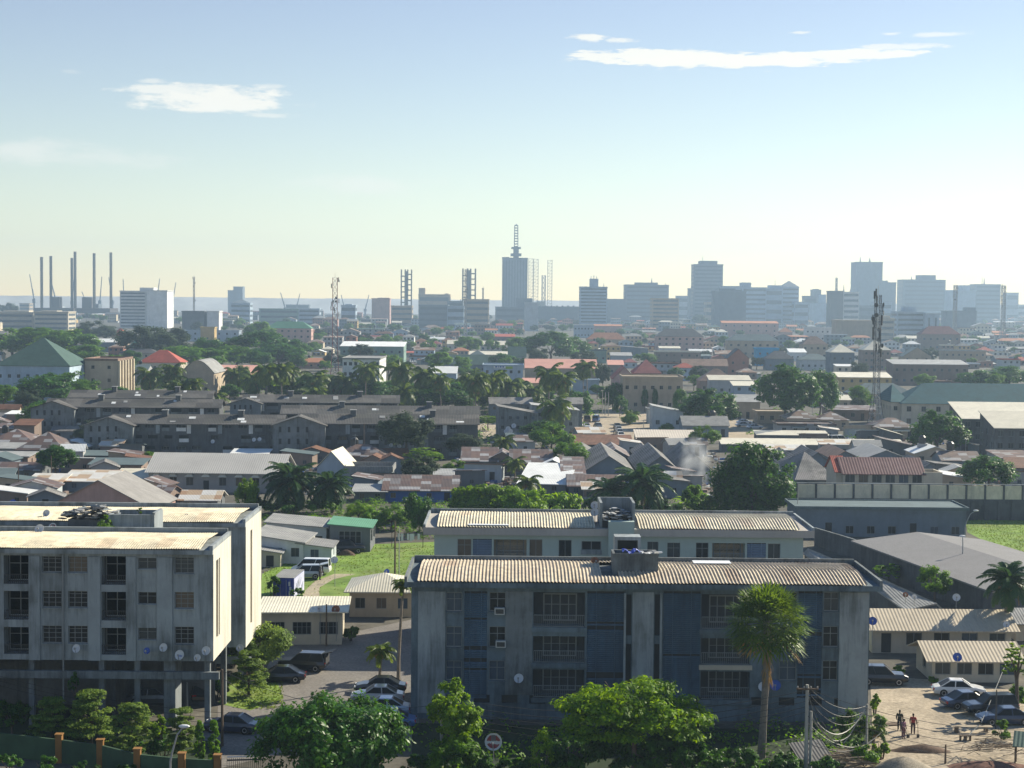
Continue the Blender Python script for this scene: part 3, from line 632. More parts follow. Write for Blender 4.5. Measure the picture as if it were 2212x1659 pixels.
def mast(label,u,vt,vb,basepx,toppx,mats=('galv',),Y=None,bays=16,ants=0,red=False,mark=None,group=None,dark=False):
    vb=vb or vt+60; g=G(u,vb) if Y is None else Vector((P(u,vb,Y).x,Y,0)); k=g.y/FPX; h=P(u,vt,g.y).z; w0,w1=basepx*k/2,toppx*k/2
    t=thing('lattice_mast',label,'mast',g,R(8),group); legs=MB();br=MB(); lw=max(.05,(.15 if dark else .14)*g.y/450*.6); wd=lambda f: w0+(w1-w0)*min(1,f/.32) if w0>w1*1.3 else w0+(w1-w0)*f
    fs=[i/bays for i in range(bays+1)]; cs=((-1,-1),(1,-1),(1,1),(-1,1))
    for cx,cy in cs: 
        m=MB(); m.tube([(cx*wd(f),cy*wd(f),h*f) for f in fs],lw,4); m.build('leg',(plain('mast_red_paint',(.3,.05,.04),.6) if red else dark_m if dark else steel),t)
    for i in range(bays):
        f0,f1=fs[i],fs[i+1]
        for j in range(4):
            a,b=cs[j],cs[(j+1)%4]; A=lambda c,f:(c[0]*wd(f),c[1]*wd(f),h*f)
            br.tube([A(a,f0),A(b,f1)],lw*.6,3,0,False); br.tube([A(b,f0),A(a,f1)],lw*.6,3,0,False); br.tube([A(a,f1),A(b,f1)],lw*.6,3,0,False)
    br.build('bracing',steel,t)
    r=random.Random(int(u))
    for i in range(ants):
        f=r.uniform(.55,1.); a=r.random()*6.28; q=wd(f)*1.5+.25; m=MB()
        if i%3==0: m.lathe([(.05,0),(.55,.05),(.6,.3),(.05,.32)],10); m.xf(Matrix.Translation((q*math.cos(a),q*math.sin(a),h*f))@Matrix.Rotation(a,4,'Z')@Matrix.Rotation(PI/2,4,'Y'))
        else: m.box(-.14,.14,-.18,.18,0,2.1); m.xf(Matrix.Translation((q*math.cos(a),q*math.sin(a),h*f))@Matrix.Rotation(a,4,'Z'))
        m.tube([(q*.4*math.cos(a),q*.4*math.sin(a),h*f+.3),(q*math.cos(a),q*math.sin(a),h*f+.3)],.05,4); m.build('antenna',steel if i%2 and not dark else dark_m,t)
    if ants: m=MB(); m.tube([(0,0,h),(0,0,h+2.5)],.06,5); m.build('lightning_rod',steel,t)
    BOX.append((u-basepx/2,vt,u+basepx/2,vb or vt+100,g.y))
    if mark: LM.append((u,vt+40,mark))
    return t
# ================================================================ the ground
def sheet(name,pts,mat,z,kind='structure',label=None):
    mb=MB(); vs=[G(*p) if len(p)==2 else Vector(p) for p in pts]; o=vs[0].copy(); o.z=0
    mb.add([(p.x-o.x,p.y-o.y,z) for p in vs],[tuple(range(len(vs)))]); ob=mb.build(name,mat); ob.location=o; ob['kind']=kind
    if label: ob['label']=label
    return ob
earth=M('packed_earth',(.1,.092,.075),.95,.35,.06,.45,(.09,.08,.065),1,fine=.6)
asph=M('worn_asphalt',(.19,.175,.16),.9,.25,.2,.35,(.1,.095,.09),1,fine=4.)
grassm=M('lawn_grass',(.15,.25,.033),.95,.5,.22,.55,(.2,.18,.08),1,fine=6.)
grassd=M('shade_darkened_grass',(.018,.036,.012),.95,.35,.3,.2,(.07,.06,.03),1,fine=6.)  # second, darker lawn green: the shade before the blocks is in the colour
pathm=M('dirt_track',(.36,.31,.22),.95,.25,.5,.3,(.2,.22,.1),1,fine=4.)
mb=MB(); mb.quad((-1850,-30,0),(1850,-30,0),(1850,4300,0),(-1850,4300,0)); g=mb.build('ground',earth); g['kind']='structure'
sheet('pavement',[(470,1520),(560,1470),(600,1400),(640,1392),(905,1335),(905,1600),(640,1620),(480,1659),(330,1659),(470,1560)],asph,.012)
sheet('lawn',[(690,1180),(960,1170),(960,1290),(905,1300),(700,1310),(560,1300),(566,1240)],grassm,.02)
sheet('grass_verge',[(505,1470),(600,1475),(612,1510),(540,1535),(470,1520)],grassm,.024)
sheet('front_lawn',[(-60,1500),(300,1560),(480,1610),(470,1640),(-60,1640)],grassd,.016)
sheet('dirt_path',[(722,1240),(770,1240),(720,1252),(690,1270),(690,1310),(650,1310),(655,1280),(680,1256)],pathm,.032)
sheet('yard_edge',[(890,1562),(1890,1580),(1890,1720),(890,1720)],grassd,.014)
sheet('sand_yard',[(1878,1440),(1960,1465),(2030,1470),(2260,1500),(2260,1700),(1790,1700),(1885,1580)],sand,.022)
sheet('prison_lawn',[(2085,1125),(2300,1110),(2300,1260),(2090,1150)],grassm,.02)
sheet('market_square',[(1245,903),(1325,880),(1380,868),(1400,895),(1500,926),(1590,905),(1650,920),(1640,950),(1240,958)],sand,.03)
sheet('alley',[(1030,920),(1075,905),(1075,935),(1035,955)],sand,.034)
# ================================================================ near blocks
def louvre(root,x0,x1,z0,z1,mat,pitch=.17,y=.1,broken=()):
    mb=MB(); mb.quad((x0,y+.08,z0),(x1,y+.08,z0),(x1,y+.08,z1),(x0,y+.08,z1),1); n=int((z1-z0)/pitch)
    for i in range(n):
        z=z0+i*pitch
        if any(a<z<b for a,b in broken) and rnd.random()<.55: continue
        mb.hexa([(x0,y-.07,z),(x1,y-.07,z),(x1,y+.07,z+.1),(x0,y+.07,z+.1)],[(x0,y-.07,z+.03),(x1,y-.07,z+.03),(x1,y+.07,z+.13),(x0,y+.07,z+.13)],0)
    for f in (.25,.75): xx=x0+(x1-x0)*f; mb.box(xx-.02,xx+.02,y-.1,y-.075,z0,z1,0)
    return mb.build('louvre_panel',[mat,black_in],root)
def railing(root,x0,x1,z,h=1.,y=-.03,mat=None,pitch=.16):
    mb=MB(); mb.box(x0,x1,y-.025,y+.025,z+h-.05,z+h); mb.box(x0,x1,y-.02,y+.02,z+.03,z+.07); n=int((x1-x0)/pitch)
    for i in range(n+1): x=x0+(x1-x0)*i/n; mb.box(x-.015,x+.015,y-.015,y+.015,z+.07,z+h-.05)
    return mb.build('railing',mat or frame_m,root)
def corr_roof(root,x0,x1,y0,y1,zf,zp,zb,pitch,amp,mat,name='roof',holes=(),ny=12):
    nx=int((x1-x0)/pitch)*4; vs=[];fs=[]
    for j in range(ny+1):
        t=j/ny; yy=y0+(y1-y0)*t; base=zf+(zb-zf)*t+(zp-(zf+zb)/2)*math.sin(PI*t)
        for i in range(nx+1): x=x0+(x1-x0)*i/nx; vs.append((x,yy,base+(.05 if j<ny*.45 else 0)+amp*math.cos(2*PI*i/4)+.02*math.sin(x*.8+j)))
    for j in range(ny):
        for i in range(nx):
            xc=x0+(x1-x0)*(i+.5)/nx
            if any(a<xc<b and j>=c and j<d for a,b,c,d in holes): continue
            k=j*(nx+1)+i; fs.append((k,k+1,k+nx+2,k+nx+1))
    mb=MB(); mb.add(vs,fs); return mb.build(name,mat,root)
class Fr:
    def __init__(s,Y,X0): s.Y=Y; s.X0=X0
    def x(s,u,v=1350): return P(u,v,s.Y).x-s.X0
    def z(s,u,v): return P(u,v,s.Y).z
acm=plain('air_conditioner_casing',(.45,.46,.45),.6)
def aircon(root,x,z):
    mb=MB(); mb.box(x-.42,x+.42,-.42,.1,z,z+.55); a=mb.build('air_conditioner',acm,root); mb=MB(); mb.box(x-.34,x+.34,-.432,-.421,z+.08,z+.47); mb.build('grille',dark_m,a)
# ---- A: long three-storey block with blue louvres
YA=137.; X0=P(888,1400,YA).x; fa=Fr(YA,X0); LA=P(1877,1400,YA).x-X0; DA=9.6
A=thing('apartment_block','long three-storey block with blue louvre strips and buff corrugated roof behind the fan palm','apartment block',(X0,YA,0))
LM.append((1300,1300,'the blue louvred block')); zr=11.15
rows=[(1281,1353),(1355,1429),(1428,1507)]
ops=[];wins=[];louv=[];balc=[]
for a,b in ((964,998),(1057,1092),(1685,1722),(1779,1811)):
    for v0,v1 in ((1279,1321),(1353,1398),(1427,1470)):
        ops.append((fa.x(a),fa.x(b),fa.z(a,v1),fa.z(a,v0),.22,None)); wins.append((ops[-1],'cross'))
for a,b,br in ((1003,1052,((4,6.2),(8,8.6))),(1268,1348,((7.6,8.3),(3.4,3.9))),(1433,1513,((5.,5.5),)),(1724,1776,((2,4),(7,7.5)))):
    z0,z1=fa.z(a,1508),fa.z(a,1277); ops.append((fa.x(a),fa.x(b),z0,z1,.2,None)); louv.append((fa.x(a),fa.x(b),z0,z1,br))
for a,b in ((1152,1264),(1515,1622)):
    for v0,v1 in ((1279,1354),(1374,1431),(1446,1506)):
        dv=.012*(a-1152) if a>1200 else 0
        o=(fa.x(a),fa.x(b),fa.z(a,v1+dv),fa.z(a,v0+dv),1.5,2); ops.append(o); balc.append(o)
for a,b in ((1352,1364),(1414,1426)):
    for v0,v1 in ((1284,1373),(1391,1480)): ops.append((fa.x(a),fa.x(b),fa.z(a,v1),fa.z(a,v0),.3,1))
for i in range(16):
    a=905+i*60; 
    if 1340<a<1420: continue
    ops.append((fa.x(a),fa.x(a+34),1.35,2.05,.2,1))
mb=MB(); facade(mb,(0,0,0),(1,0,0),LA,0,zr,ops); facade(mb,(LA,0,0),(0,1,0),DA,0,zr,[],0,0,(-1,0,0)); facade(mb,(0,DA,0),(0,-1,0),DA,0,zr,[],3,0,(1,0,0))
mb.quad((LA,DA,0),(0,DA,0),(0,DA,zr),(LA,DA,zr)); mb.build('wall',[abl,black_in,plain('recess_shade_paint',(.045,.05,.055),.9),pinkw],A)  # balcony backs painted near black, recess shade put into the colour
for o,s in wins:
    window(A,(o[0]+o[1])/2,.2,o[2],o[1]-o[0],o[3]-o[2],s)
    mb=MB(); mb.box(o[0]-.08,o[1]+.08,-.1,-.002,o[2]-.1,o[2]-.002); mb.build('sill',abl,A)
for l in louv: louvre(A,*l[:4],bluelv,broken=l[4])
for i,o in enumerate(balc):
    railing(A,o[0]+.06,o[1]-.06,o[2],1.02,.02); w=o[1]-o[0]
    window(A,(o[0]+o[1])/2+.1,1.49,o[2]+.25,w*.66,(o[3]-o[2])*.8,'shop')
    mb=MB(); mb.box(o[0]-.15,o[1]+.15,-.16,-.003,o[2]-.42,o[2]-.03); mb.build('balcony_slab',abl if i!=4 else W['beige'],A)
for a,b,va,vb_ in ((1092,1150,1277,1500),(903,962,1277,1540),(1366,1412,1279,1490),(1813,1876,1279,1575)):
    mb=MB(); mb.box(fa.x(a),fa.x(b),-.07,-.004,fa.z(a,vb_),fa.z(a,va)); mb.build('wall_panel',concl if a in(1366,903,1813) else conc,A)
for a in (1349.5,1427.5): mb=MB(); mb.box(fa.x(a)-.09,fa.x(a)+.09,-.2,-.002,fa.z(a,1490),fa.z(a,1281)); mb.build('stair_mullion',concl,A)
for u,v in ((1079,1326),(1082,1397)): aircon(A,fa.x(u),fa.z(u,v))
xa,xb=fa.x(877,1260)-.1,fa.x(1903,1270)
mb=MB(); mb.box(xa,xb,-.65,DA+.5,zr+.004,zr+.45); mb.build('roof_slab',abl,A)
mb=MB(); t=.22; mb.box(xa,xa+t,-.65,DA+.5,zr+.454,zr+.9); mb.box(xb-t,xb,-.65,DA+.5,zr+.454,zr+.9); mb.box(xa+t+.003,xb-t-.003,DA+.28,DA+.5,zr+.454,zr+1.05); mb.build('parapet',conc,A)
corr_roof(A,xa+1.1,xb-1.25,-.7,DA+.2,zr+.52,zr+1.05,zr+.72,.3,.05,buffr,holes=((fa.x(1300),fa.x(1336),2,10),))
mb=MB(); mb.box(fa.x(1300),fa.x(1440),.2,DA,zr+.456,zr+.62); mb.build('roof_patch',conc,A)
mb=MB(); x0,x1=fa.x(1328,1220),fa.x(1428,1220); z0,z1=zr+.62,zr+2.45; y0,y1=2.6,5.2; t=.2
for q in ((x0,x1,y0,y0+t),(x0,x1,y1-t,y1),(x0,x0+t,y0+t,y1-t),(x1-t,x1,y0+t,y1-t)): mb.box(*q,z0,z1)
mb.box(x0+t,x1-t,y0+t,y1-t,z0,z1-.35,1); mb.box(x0-.06,x1+.06,y0-.06,y0+.003,z1-.1,z1+.05); mb.build('rooftop_tank',[conc,black_in],A)
mb=MB(); x0,x1=fa.x(1338,1180),fa.x(1397,1180); mb.box(x0,x0+.25,6.2,8,zr+.7,zr+3.4); mb.box(x1-.25,x1,6.2,8,zr+.7,zr+3.4); mb.box(x0+.25,x1-.25,6.2,8,zr+3.1,zr+3.4); mb.box(x0+.25,x1-.25,7.6,8,zr+.7,zr+3.1,1); mb.build('stair_hatch',[concl,black_in],A)
mb=MB(); mb.box(fa.x(1516),fa.x(1601),6.6,8.1,zr+1.06,zr+1.11); mb.build('skylight_sheet',plain('white_translucent_sheet',(.75,.77,.78),.4),A)
def junkpile(label,loc,sx,sy,n,cols,name,cat,seed=3,h=.4):
    r=random.Random(seed); mb=MB()
    for i in range(n):
        x,y=r.uniform(-sx,sx),r.uniform(-sy,sy); a=r.random()*3.1; L=r.uniform(.15,.45); w=r.uniform(.06,.25); b=MB(); b.box(-L,L,-w,w,0,r.uniform(.03,.14)); b.xf(Matrix.Translation((x,y,r.uniform(0,h)*(1-.6*abs(x/sx))))@Matrix.Rotation(a,4,'Z')@Matrix.Rotation(r.uniform(-.4,.4),4,'X')); mb.add(b.v,b.f,r.randrange(len(cols)))
    o=mb.build(name,cols); o.location=loc; tag(o,label,cat); return o
bluet=plain('blue_tarpaulin',(.03,.07,.4),.5)
mb=MB(); r=random.Random(5)
for i in range(8):
    for j in range(4): 
        f=lambda a,b:(a*.2,b*.3,.25*math.sin(a*1.3+b)*math.cos(b*.9)+.1)
        mb.quad(f(i,j),f(i+1,j),f(i+1,j+1),f(i,j+1))
o=mb.build('tarpaulin',bluet); pt=P(1345,1197,YA+3.2); o.location=(pt.x,pt.y,zr+2.4); tag(o,'crumpled blue tarpaulin lying on the rooftop tank of the louvred block','tarpaulin')
junkpile('white rags and scraps beside the blue tarpaulin on the rooftop tank',(P(1400,1195,YA+3.5).x,YA+3.7,zr+2.3),.9,.7,26,[white_m,W['grey']],'scrap_heap','scraps',4,.2)
# ---- B: second block with pale mint walls
YB=166.5; X0=P(938,1180,YB).x; fb=Fr(YB,X0); LB=P(1735,1180,YB).x-X0; DB=10.5
B=thing('apartment_block','pale mint block with ivory corrugated roof standing behind the blue louvred block','apartment block',(X0,YB,0)); LM.append((1200,1150,'the pale mint block')); zr=11.35
ops=[];bal=[];bw=[]; bl=[]
for f in range(3):
    dz=-2.85*f
    for a,b,v0,v1,k in ((987,1017,1164,1202,'cross'),(1142,1170,1165,1205,'half'),(1205,1233,1166,1206,'half'),(1254,1297,1169,1188,'half'),(1396,1420,1170,1190,'half'),(1439,1467,1172,1206,'cross'),(1501,1528,1172,1208,'cross'),(1656,1683,1174,1211,'half')):
        o=(fb.x(a),fb.x(b),fb.z(a,v1)+dz,fb.z(a,v0)+dz,.2,None); ops.append(o); bw.append((o,k))
    for a,b,v0,v1 in ((1065,1136,1165,1211),(1536,1607,1173,1217)):
        o=(fb.x(a),fb.x(b),fb.z(a,v1)+dz,fb.z(a,v0)+dz,1.4,1); ops.append(o); bal.append(o)
    for a,b,v0,v1 in ((1020,1061,1164,1212),(1611,1652,1173,1218)):
        o=(fb.x(a),fb.x(b),fb.z(a,v1)+dz,fb.z(a,v0)+dz,.2,1); ops.append(o); bl.append(o)
mb=MB(); facade(mb,(0,0,0),(1,0,0),LB,0,zr,ops); facade(mb,(LB,0,0),(0,1,0),DB,0,zr,[],0,0,(-1,0,0)); facade(mb,(0,DB,0),(0,-1,0),DB,0,zr,[],2,0,(1,0,0)); mb.quad((LB,DB,0),(0,DB,0),(0,DB,zr),(LB,DB,zr)); mb.build('wall',[mint,W['tan'],pinkw],B)
for o,k in bw:
    window(B,(o[0]+o[1])/2,.18,o[2],o[1]-o[0],o[3]-o[2],k)
    mb=MB(); mb.box(o[0]-.05,o[1]+.05,-.1,-.003,o[2]-.45,o[2]-.01); mb.build('sill',concl,B)
for o in bal: railing(B,o[0]+.05,o[1]-.05,o[2],1.05,.03); window(B,(o[0]+o[1])/2,1.38,o[2]+.2,(o[1]-o[0])*.85,(o[3]-o[2])*.85,'shop')
for o in bl: louvre(B,o[0],o[1],o[2],o[3],greylv)
xa,xb=fb.x(915,1145),fb.x(1757,1162)
mb=MB(); mb.box(xa,xb,-.6,DB+.5,zr+.004,zr+.75); mb.build('roof_slab',M('pinkish_fascia',(.4,.37,.34),.9,.1,.4,.3,(.15,.14,.13),.2),B)
mb=MB(); t=.22; mb.box(xa,xa+t,-.6,DB+.5,zr+.754,zr+1.05); mb.box(xb-t,xb,-.6,DB+.5,zr+.754,zr+1.05); mb.box(xa+t+.003,xb-t-.003,DB+.28,DB+.5,zr+.754,zr+1.25); mb.build('parapet',concl,B)
s0,s1=fb.x(1296,1110),fb.x(1372,1110)
corr_roof(B,xa+1.4,s0-.5,-.65,DB+.2,zr+.8,zr+1.4,zr+.95,.3,.05,ivor); corr_roof(B,s1+.4,xb-1.5,-.65,DB+.2,zr+.8,zr+1.4,zr+.95,.3,.05,ivor)
mb=MB(); z1=fb.z(1340,1124); mb.box(fb.x(1311),fb.x(1366),-1.1,-.004,0,z1); mb.build('stair_tower',mint,B)
mb=MB(); zt=fb.z(1330,1099)+.6; mb.box(s0,s0+.25,0,5,zr+.76,zt); mb.box(s1-.25,s1,0,5,zr+.76,zt); mb.box(s0+.25,s1-.25,4.75,5,zr+.76,zt); mb.box(s0+.25,s1-.25,.1,4.75,zr+.76,z1-.1,1); mb.build('tank_enclosure',[concl,black_in],B)
mb=MB(); mb.box(fb.x(1011,1142),fb.x(1099,1142),-.3,.5,zr+.97,zr+1.02); mb.build('skylight_sheet',plain('white_translucent_sheet',(.75,.77,.78),.4),B)
junkpile('heap of broken tiles and scrap in the rooftop enclosure of the mint block',(P(1334,1110,YB+2).x,YB+2.2,z1-.08),1.45,1.9,120,[dark_m,W['grey'],white_m,black_in],'rubble_heap','rubble',8,.9)
# ---- C and D: grey stilt blocks on the left
def stilt(label,YF,uR,D,zt,zb,full):
    XR=P(uR,1300,YF).x; X0=XR-36; f=Fr(YF,X0); Lx=36.; t=thing('apartment_block',label,'apartment block',(X0,YF,0)); ops=[];ws=[]
    k=YF/133.5; xx=lambda u:(P(u,1300,133.5).x-P(461,1300,133.5).x)+Lx
    zz=lambda v:P(300,v,133.5).z
    for a,b,kind in ((-140,-88,'r'),(-62,-20,'w'),(8,62,'r'),(91,133,'w'),(147,189,'w'),(219,272,'r'),(298,338,'s'),(377,419,'w')):
        for i,(v0,v1) in enumerate(((1203,1238),(1278,1314),(1353,1391)) if kind=='w' else ((1202,1264),(1279,1341),(1357,1415)) if kind=='r' else ((1205,1229),(1279,1305),(1356,1382))):
            o=(xx(a),xx(b),zz(v1),zz(v0),.25 if kind!='r' else 1.3,None if kind!='r' else 1); ops.append(o); ws.append((o,kind))
    so=[(1.2,2.25,zb+1.6,zt-1.2,.5,2),(2.5,3.05,zb+1.6,zt-1.2,.35,2)] if D<8.7 else [(2.6,3.7,zb+1.6,zt-1.2,.5,2)]
    mb=MB(); facade(mb,(0,0,0),(1,0,0),Lx,zb,zt-.5,ops); facade(mb,(Lx,0,0),(0,1,0),D,zb,zt,so,3,0,(-1,0,0)); mb.quad((Lx,D,zb),(0,D,zb),(0,D,zt),(Lx,D,zt)); mb.quad((0,D,zb),(0,0,zb),(0,0,zt),(0,D,zt)); mb.quad((0,0,zb),(0,D,zb),(Lx,D,zb),(Lx,0,zb)); mb.build('wall',[concl,black_in,W['tan'],M('sun_lightened_end_render',(.6,.57,.49),.9,.12,.4,.45,(.2,.19,.16),.15)],t)  # end wall render made paler than the front, sunlight put into its colour
    for o,kd in ws:
        w,h=o[1]-o[0],o[3]-o[2]; xc=(o[0]+o[1])/2
        if kd=='r':
            if full: window(t,xc,1.28,o[2]+.1,w*.92,h*.94,'cross')
            if full: railing(t,o[0]+.05,o[1]-.05,o[2],.8,.1,dark_m)
        else: window(t,xc,.22,o[2],w,h,'bars' if kd=='w' else 'cross')
        if kd!='r': mb=MB(); mb.box(o[0]-.05,o[1]+.05,-.1,-.003,o[2]-.09,o[2]-.005); mb.build('sill',concl,t)
    for a,b in ((63,87),(191,217),(274,294),(340,373),(-86,-64)):
        mb=MB(); mb.box(xx(a),xx(b),-.16,-.003,zb,zt-.75); mb.build('pilaster',concl,t)
    for a in (137,):
        mb=MB(); mb.tube([(xx(a),-.12,zb-4),(xx(a),-.12,zt-.6)],.07,6); mb.build('downpipe',frame_m,t)
    mb=MB(); mb.box(0,Lx-.003,-.35,D,zt-.496,zt-.12); mb.box(Lx-.25,Lx+.02,-.35,D,zt-.117,zt+.25); mb.box(0,Lx-.25,D-.22,D,zt-.117,zt+.5); mb.build('parapet',concl,t)
    corr_roof(t,0,Lx-.9,-.42,D-.3,zt-.06,zt+.28,zt+.1,.2,.035,ivor)
    mb=MB(); mb.box(0,Lx-1.2,D-1.2,D-.9,0,zb-.01); mb.box(Lx-9,Lx-8.7,3,D-1.2,0,zb-.01); mb.build('garage_wall',concd,t)
    if zb>1:
        for u in (-150,66,218,295,447):
            mb=MB(); mb.box(xx(u)-.22,xx(u)+.22,.1,.6,0,zb-.003); mb.build('column',conc,t); mb=MB(); mb.box(xx(u)-.22,xx(u)+.22,D-.8,D-.3,0,zb-.003); mb.build('column',conc,t)
        mb=MB(); mb.box(xx(352),xx(377),.3,2.8,0,zb-.004); mb.build('stair_core',conc,t)
        mb=MB(); mb.box(0,Lx+.5,-.3,.09,zb-1.45,zb-.85); mb.build('beam',bluelv if 0 else conc,t)
    return t,f
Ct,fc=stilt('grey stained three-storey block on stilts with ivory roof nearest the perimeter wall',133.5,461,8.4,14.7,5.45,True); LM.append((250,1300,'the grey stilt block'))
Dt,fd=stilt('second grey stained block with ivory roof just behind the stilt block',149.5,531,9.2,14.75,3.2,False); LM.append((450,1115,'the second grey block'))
# stair link between the two grey blocks
a,b=P(236,1130,144.5),P(335,1130,144.5); lk=thing('stair_link','open topped concrete stair box between the two grey blocks','stair tower',((a.x+b.x)/2,144.2,0)); w=b.x-a.x; mb=MB(); z1=P(290,1112,144.2).z
for q in ((-w/2,w/2,0,.2),(-w/2,w/2,3.4,3.6),(-w/2,-w/2+.2,.2,3.4)): mb.box(*q,0,z1)
mb.box(w/2-.25,w/2,.2,3.4,0,z1+.15); mb.build('wall',concl,lk); mb=MB(); mb.box(-w/2-3.6,-w/2-.01,.2,3.5,0,z1-.5); mb.build('side_wall',concd,lk)
junkpile('dark junk and broken roof sheets piled on the stair box between the grey blocks',(a.x-1.9,145.9,z1-.5),2.2,1.5,150,[dark_m,W['grey'],concd,black_in,concl],'rubble_heap','rubble',21,1.1)
shrub('bush growing out of the wall top between the grey blocks',225,1158,66,50,'mid','rooftop weeds','wild_bush',Y=143.2,L=.16); shrub('small weed tuft on the open stair box',303,1113,20,20,'mid','rooftop weeds','wild_bush',Y=146,L=.14,n=(10,40))
# ---- low service buildings round the near blocks
def low(label,u0,u1,vt,vb,D,roof,rise,wall,rm,**k): return bld(label,u0,u1,vt,None,vb,D,roof,rise,wall,rm,**k)
low('low flat roofed bungalow with corrugated eaves beside the second grey block',566,737,1326,1394,9,'monof',.25,'beige','cream',rows=1,cols=3,win=(1.9,1.3),style='shop',yaw=R(4),mark='the corrugated bungalow',over=.7)
low('small hipped bungalow tucked against the left end of the blue louvred block',755,893,1277,1333,8,'hip',1.4,'tan','cream',rows=1,cols=3,style='half',over=.6)
low('white bungalow with grey roof and pale ridge strip beside the lawn',548,655,1171,1218,9,'shed',1.,'white','grey',rows=1,cols=3,yaw=R(-3))
low('grey lean-to garage leaning on the white bungalow',643,716,1182,1218,6,'shed',.6,'pale','grey',rows=1,cols=1)
low('long bungalow with grey roof above the parked black car',575,705,1138,1190,9,'shed',.7,'pale','grey',rows=1,cols=4)
low('open carport with green painted roof at the end of the long bungalow',712,800,1139,1192,8,'shed',.5,'dgrey','green',rows=1,cols=1,win=(3.2,1.8),style='shop')
low('low blank store behind the hedge under the second grey block',560,606,1196,1225,5,'shed',.5,'beige','grey',rows=1,cols=1)
# container
g=G(612,1297); t=thing('shipping_container','blue shipping container with white scrawl on its side beside the lawn','container',(g.x,g.y,0),R(-4)); mb=MB(); mb.box(-1.22,1.22,0,6.05,.1,2.6)
for i in range(24): mb.box(1.225,1.25,.15+i*.25,.27+i*.25,.25,2.45); mb.box(-1.25,-1.22,.15+i*.25,.27+i*.25,.25,2.45)
blum=M('container_blue_paint',(.02,.05,.3),.5,.3,.8,.2,(.05,.04,.04),.3); mb.build('body',blum,t); mb=MB(); mb.box(1.254,1.258,.05,6.,.15,2.55); mb.build('pale_side',M('pale_lavender',(.45,.46,.6),.8,.25,.8,.3,(.2,.22,.4),.3),t)  # right side covered by a paler lavender sheet than the blue body
mb=MB(); mb.box(-1.24,1.26,-.02,6.07,2.604,2.66); mb.build('roof',Rm['grey'],t)
for s in (-1,1):
    mb=MB(); mb.box(min(s*.03,s*1.2),max(s*.03,s*1.2),-.05,-.003,.15,2.5); d=mb.build('door',blum,t); mb=MB(); mb.tube([(s*.35,-.08,.2),(s*.35,-.08,2.45)],.025,5); mb.tube([(s*.8,-.08,.2),(s*.8,-.08,2.45)],.025,5); mb.build('lock_rod',steel,d)
mb=MB()
for p in (((.9),(1.9)),): pass
for pl in ([(1.2,1.9),(1.6,1.1),(2.0,2.0)],[(2.2,1.0),(2.5,2.1),(2.9,1.2),(3.2,2.2)],[(3.5,1.3),(4.2,2.0)],[(.7,.8),(1.0,1.5)]): mb.tube([(1.262,y,z) for y,z in pl],.05,4)

mb.build('painted_scrawl',white_m,t); mb=MB()
for x,z,w,h in ((.62,1.7,.22,.5),(.7,1.2,.25,.4),(.66,.6,.18,.5),(.78,.3,.3,.25)): mb.box(x,x+w,-.075,-.054,z,z+h)
mb.build('white_paint_splash',white_m,t)
# long grey barrel sheds by the compound wall, and the big felt roof
def quadroof(name,label,cat,eave,ridge,ez,rz,mat,wallm,back=8,th=.18,mark=None):
    e0,e1=G(*eave[0],ez),G(*eave[1],ez); r0,r1=G(*ridge[0],rz),G(*ridge[1],rz); o=e0.copy(); o.z=0; t=thing(name,label,cat,o); q=[v-o for v in (e0,e1,r1,r0)]
    mb=MB(); up=Vector((0,0,th)); mb.hexa([v-up for v in q],q); n=(q[3]-q[0]); n.z=0; b0,b1=q[3]+n,q[2]+n; b0.z=b1.z=ez; q2=[q[3],q[2],b1,b0]; mb.hexa([v-up for v in q2],q2); mb.build('roof',mat,t)
    mb=MB(); i=(q[3]-q[0]).normalized()*.4; i.z=0
    f=lambda p:Vector((p.x,p.y,0)); w0,w1=q[0]+i,q[1]+i; w0.z=w1.z=ez-th; mb.quad(f(w0),f(w1),w1,w0); c0,c1=b0-i,b1-i; c0.z=c1.z=ez-th; mb.quad(f(c1),f(c0),c0,c1); up2=Vector((0,0,th+.05))
    mb.add([f(w0),f(c0),c0,q[3]-up2,w0],[(0,1,2,3,4)]); mb.add([f(w1),f(c1),c1,q[2]-up2,w1],[(0,1,2,3,4)]); mb.build('wall',wallm,t)
    if mark: LM.append((eave[0][0],ridge[0][1],mark))
    return t
quadroof('warehouse','wide low warehouse under a plain grey felt roof inside the compound wall','warehouse',((1838,1168),(2135,1276)),((1981,1149),(2260,1237)),3.3,4.4,bigrey,concd,mark='the grey felt roofed warehouse')
quadroof('long_shed','low grey roofed shed behind the right end of the pale mint block','shed',((1735,1195),(1800,1238)),((1745,1184),(1850,1228)),2.5,3.3,Rm['grey'],concd)
quadroof('long_shed','low grey roofed shed running back from the right end of the louvred block','shed',((1845,1240),(1955,1318)),((1870,1234),(2024,1303)),2.4,3.3,Rm['grey'],concd)
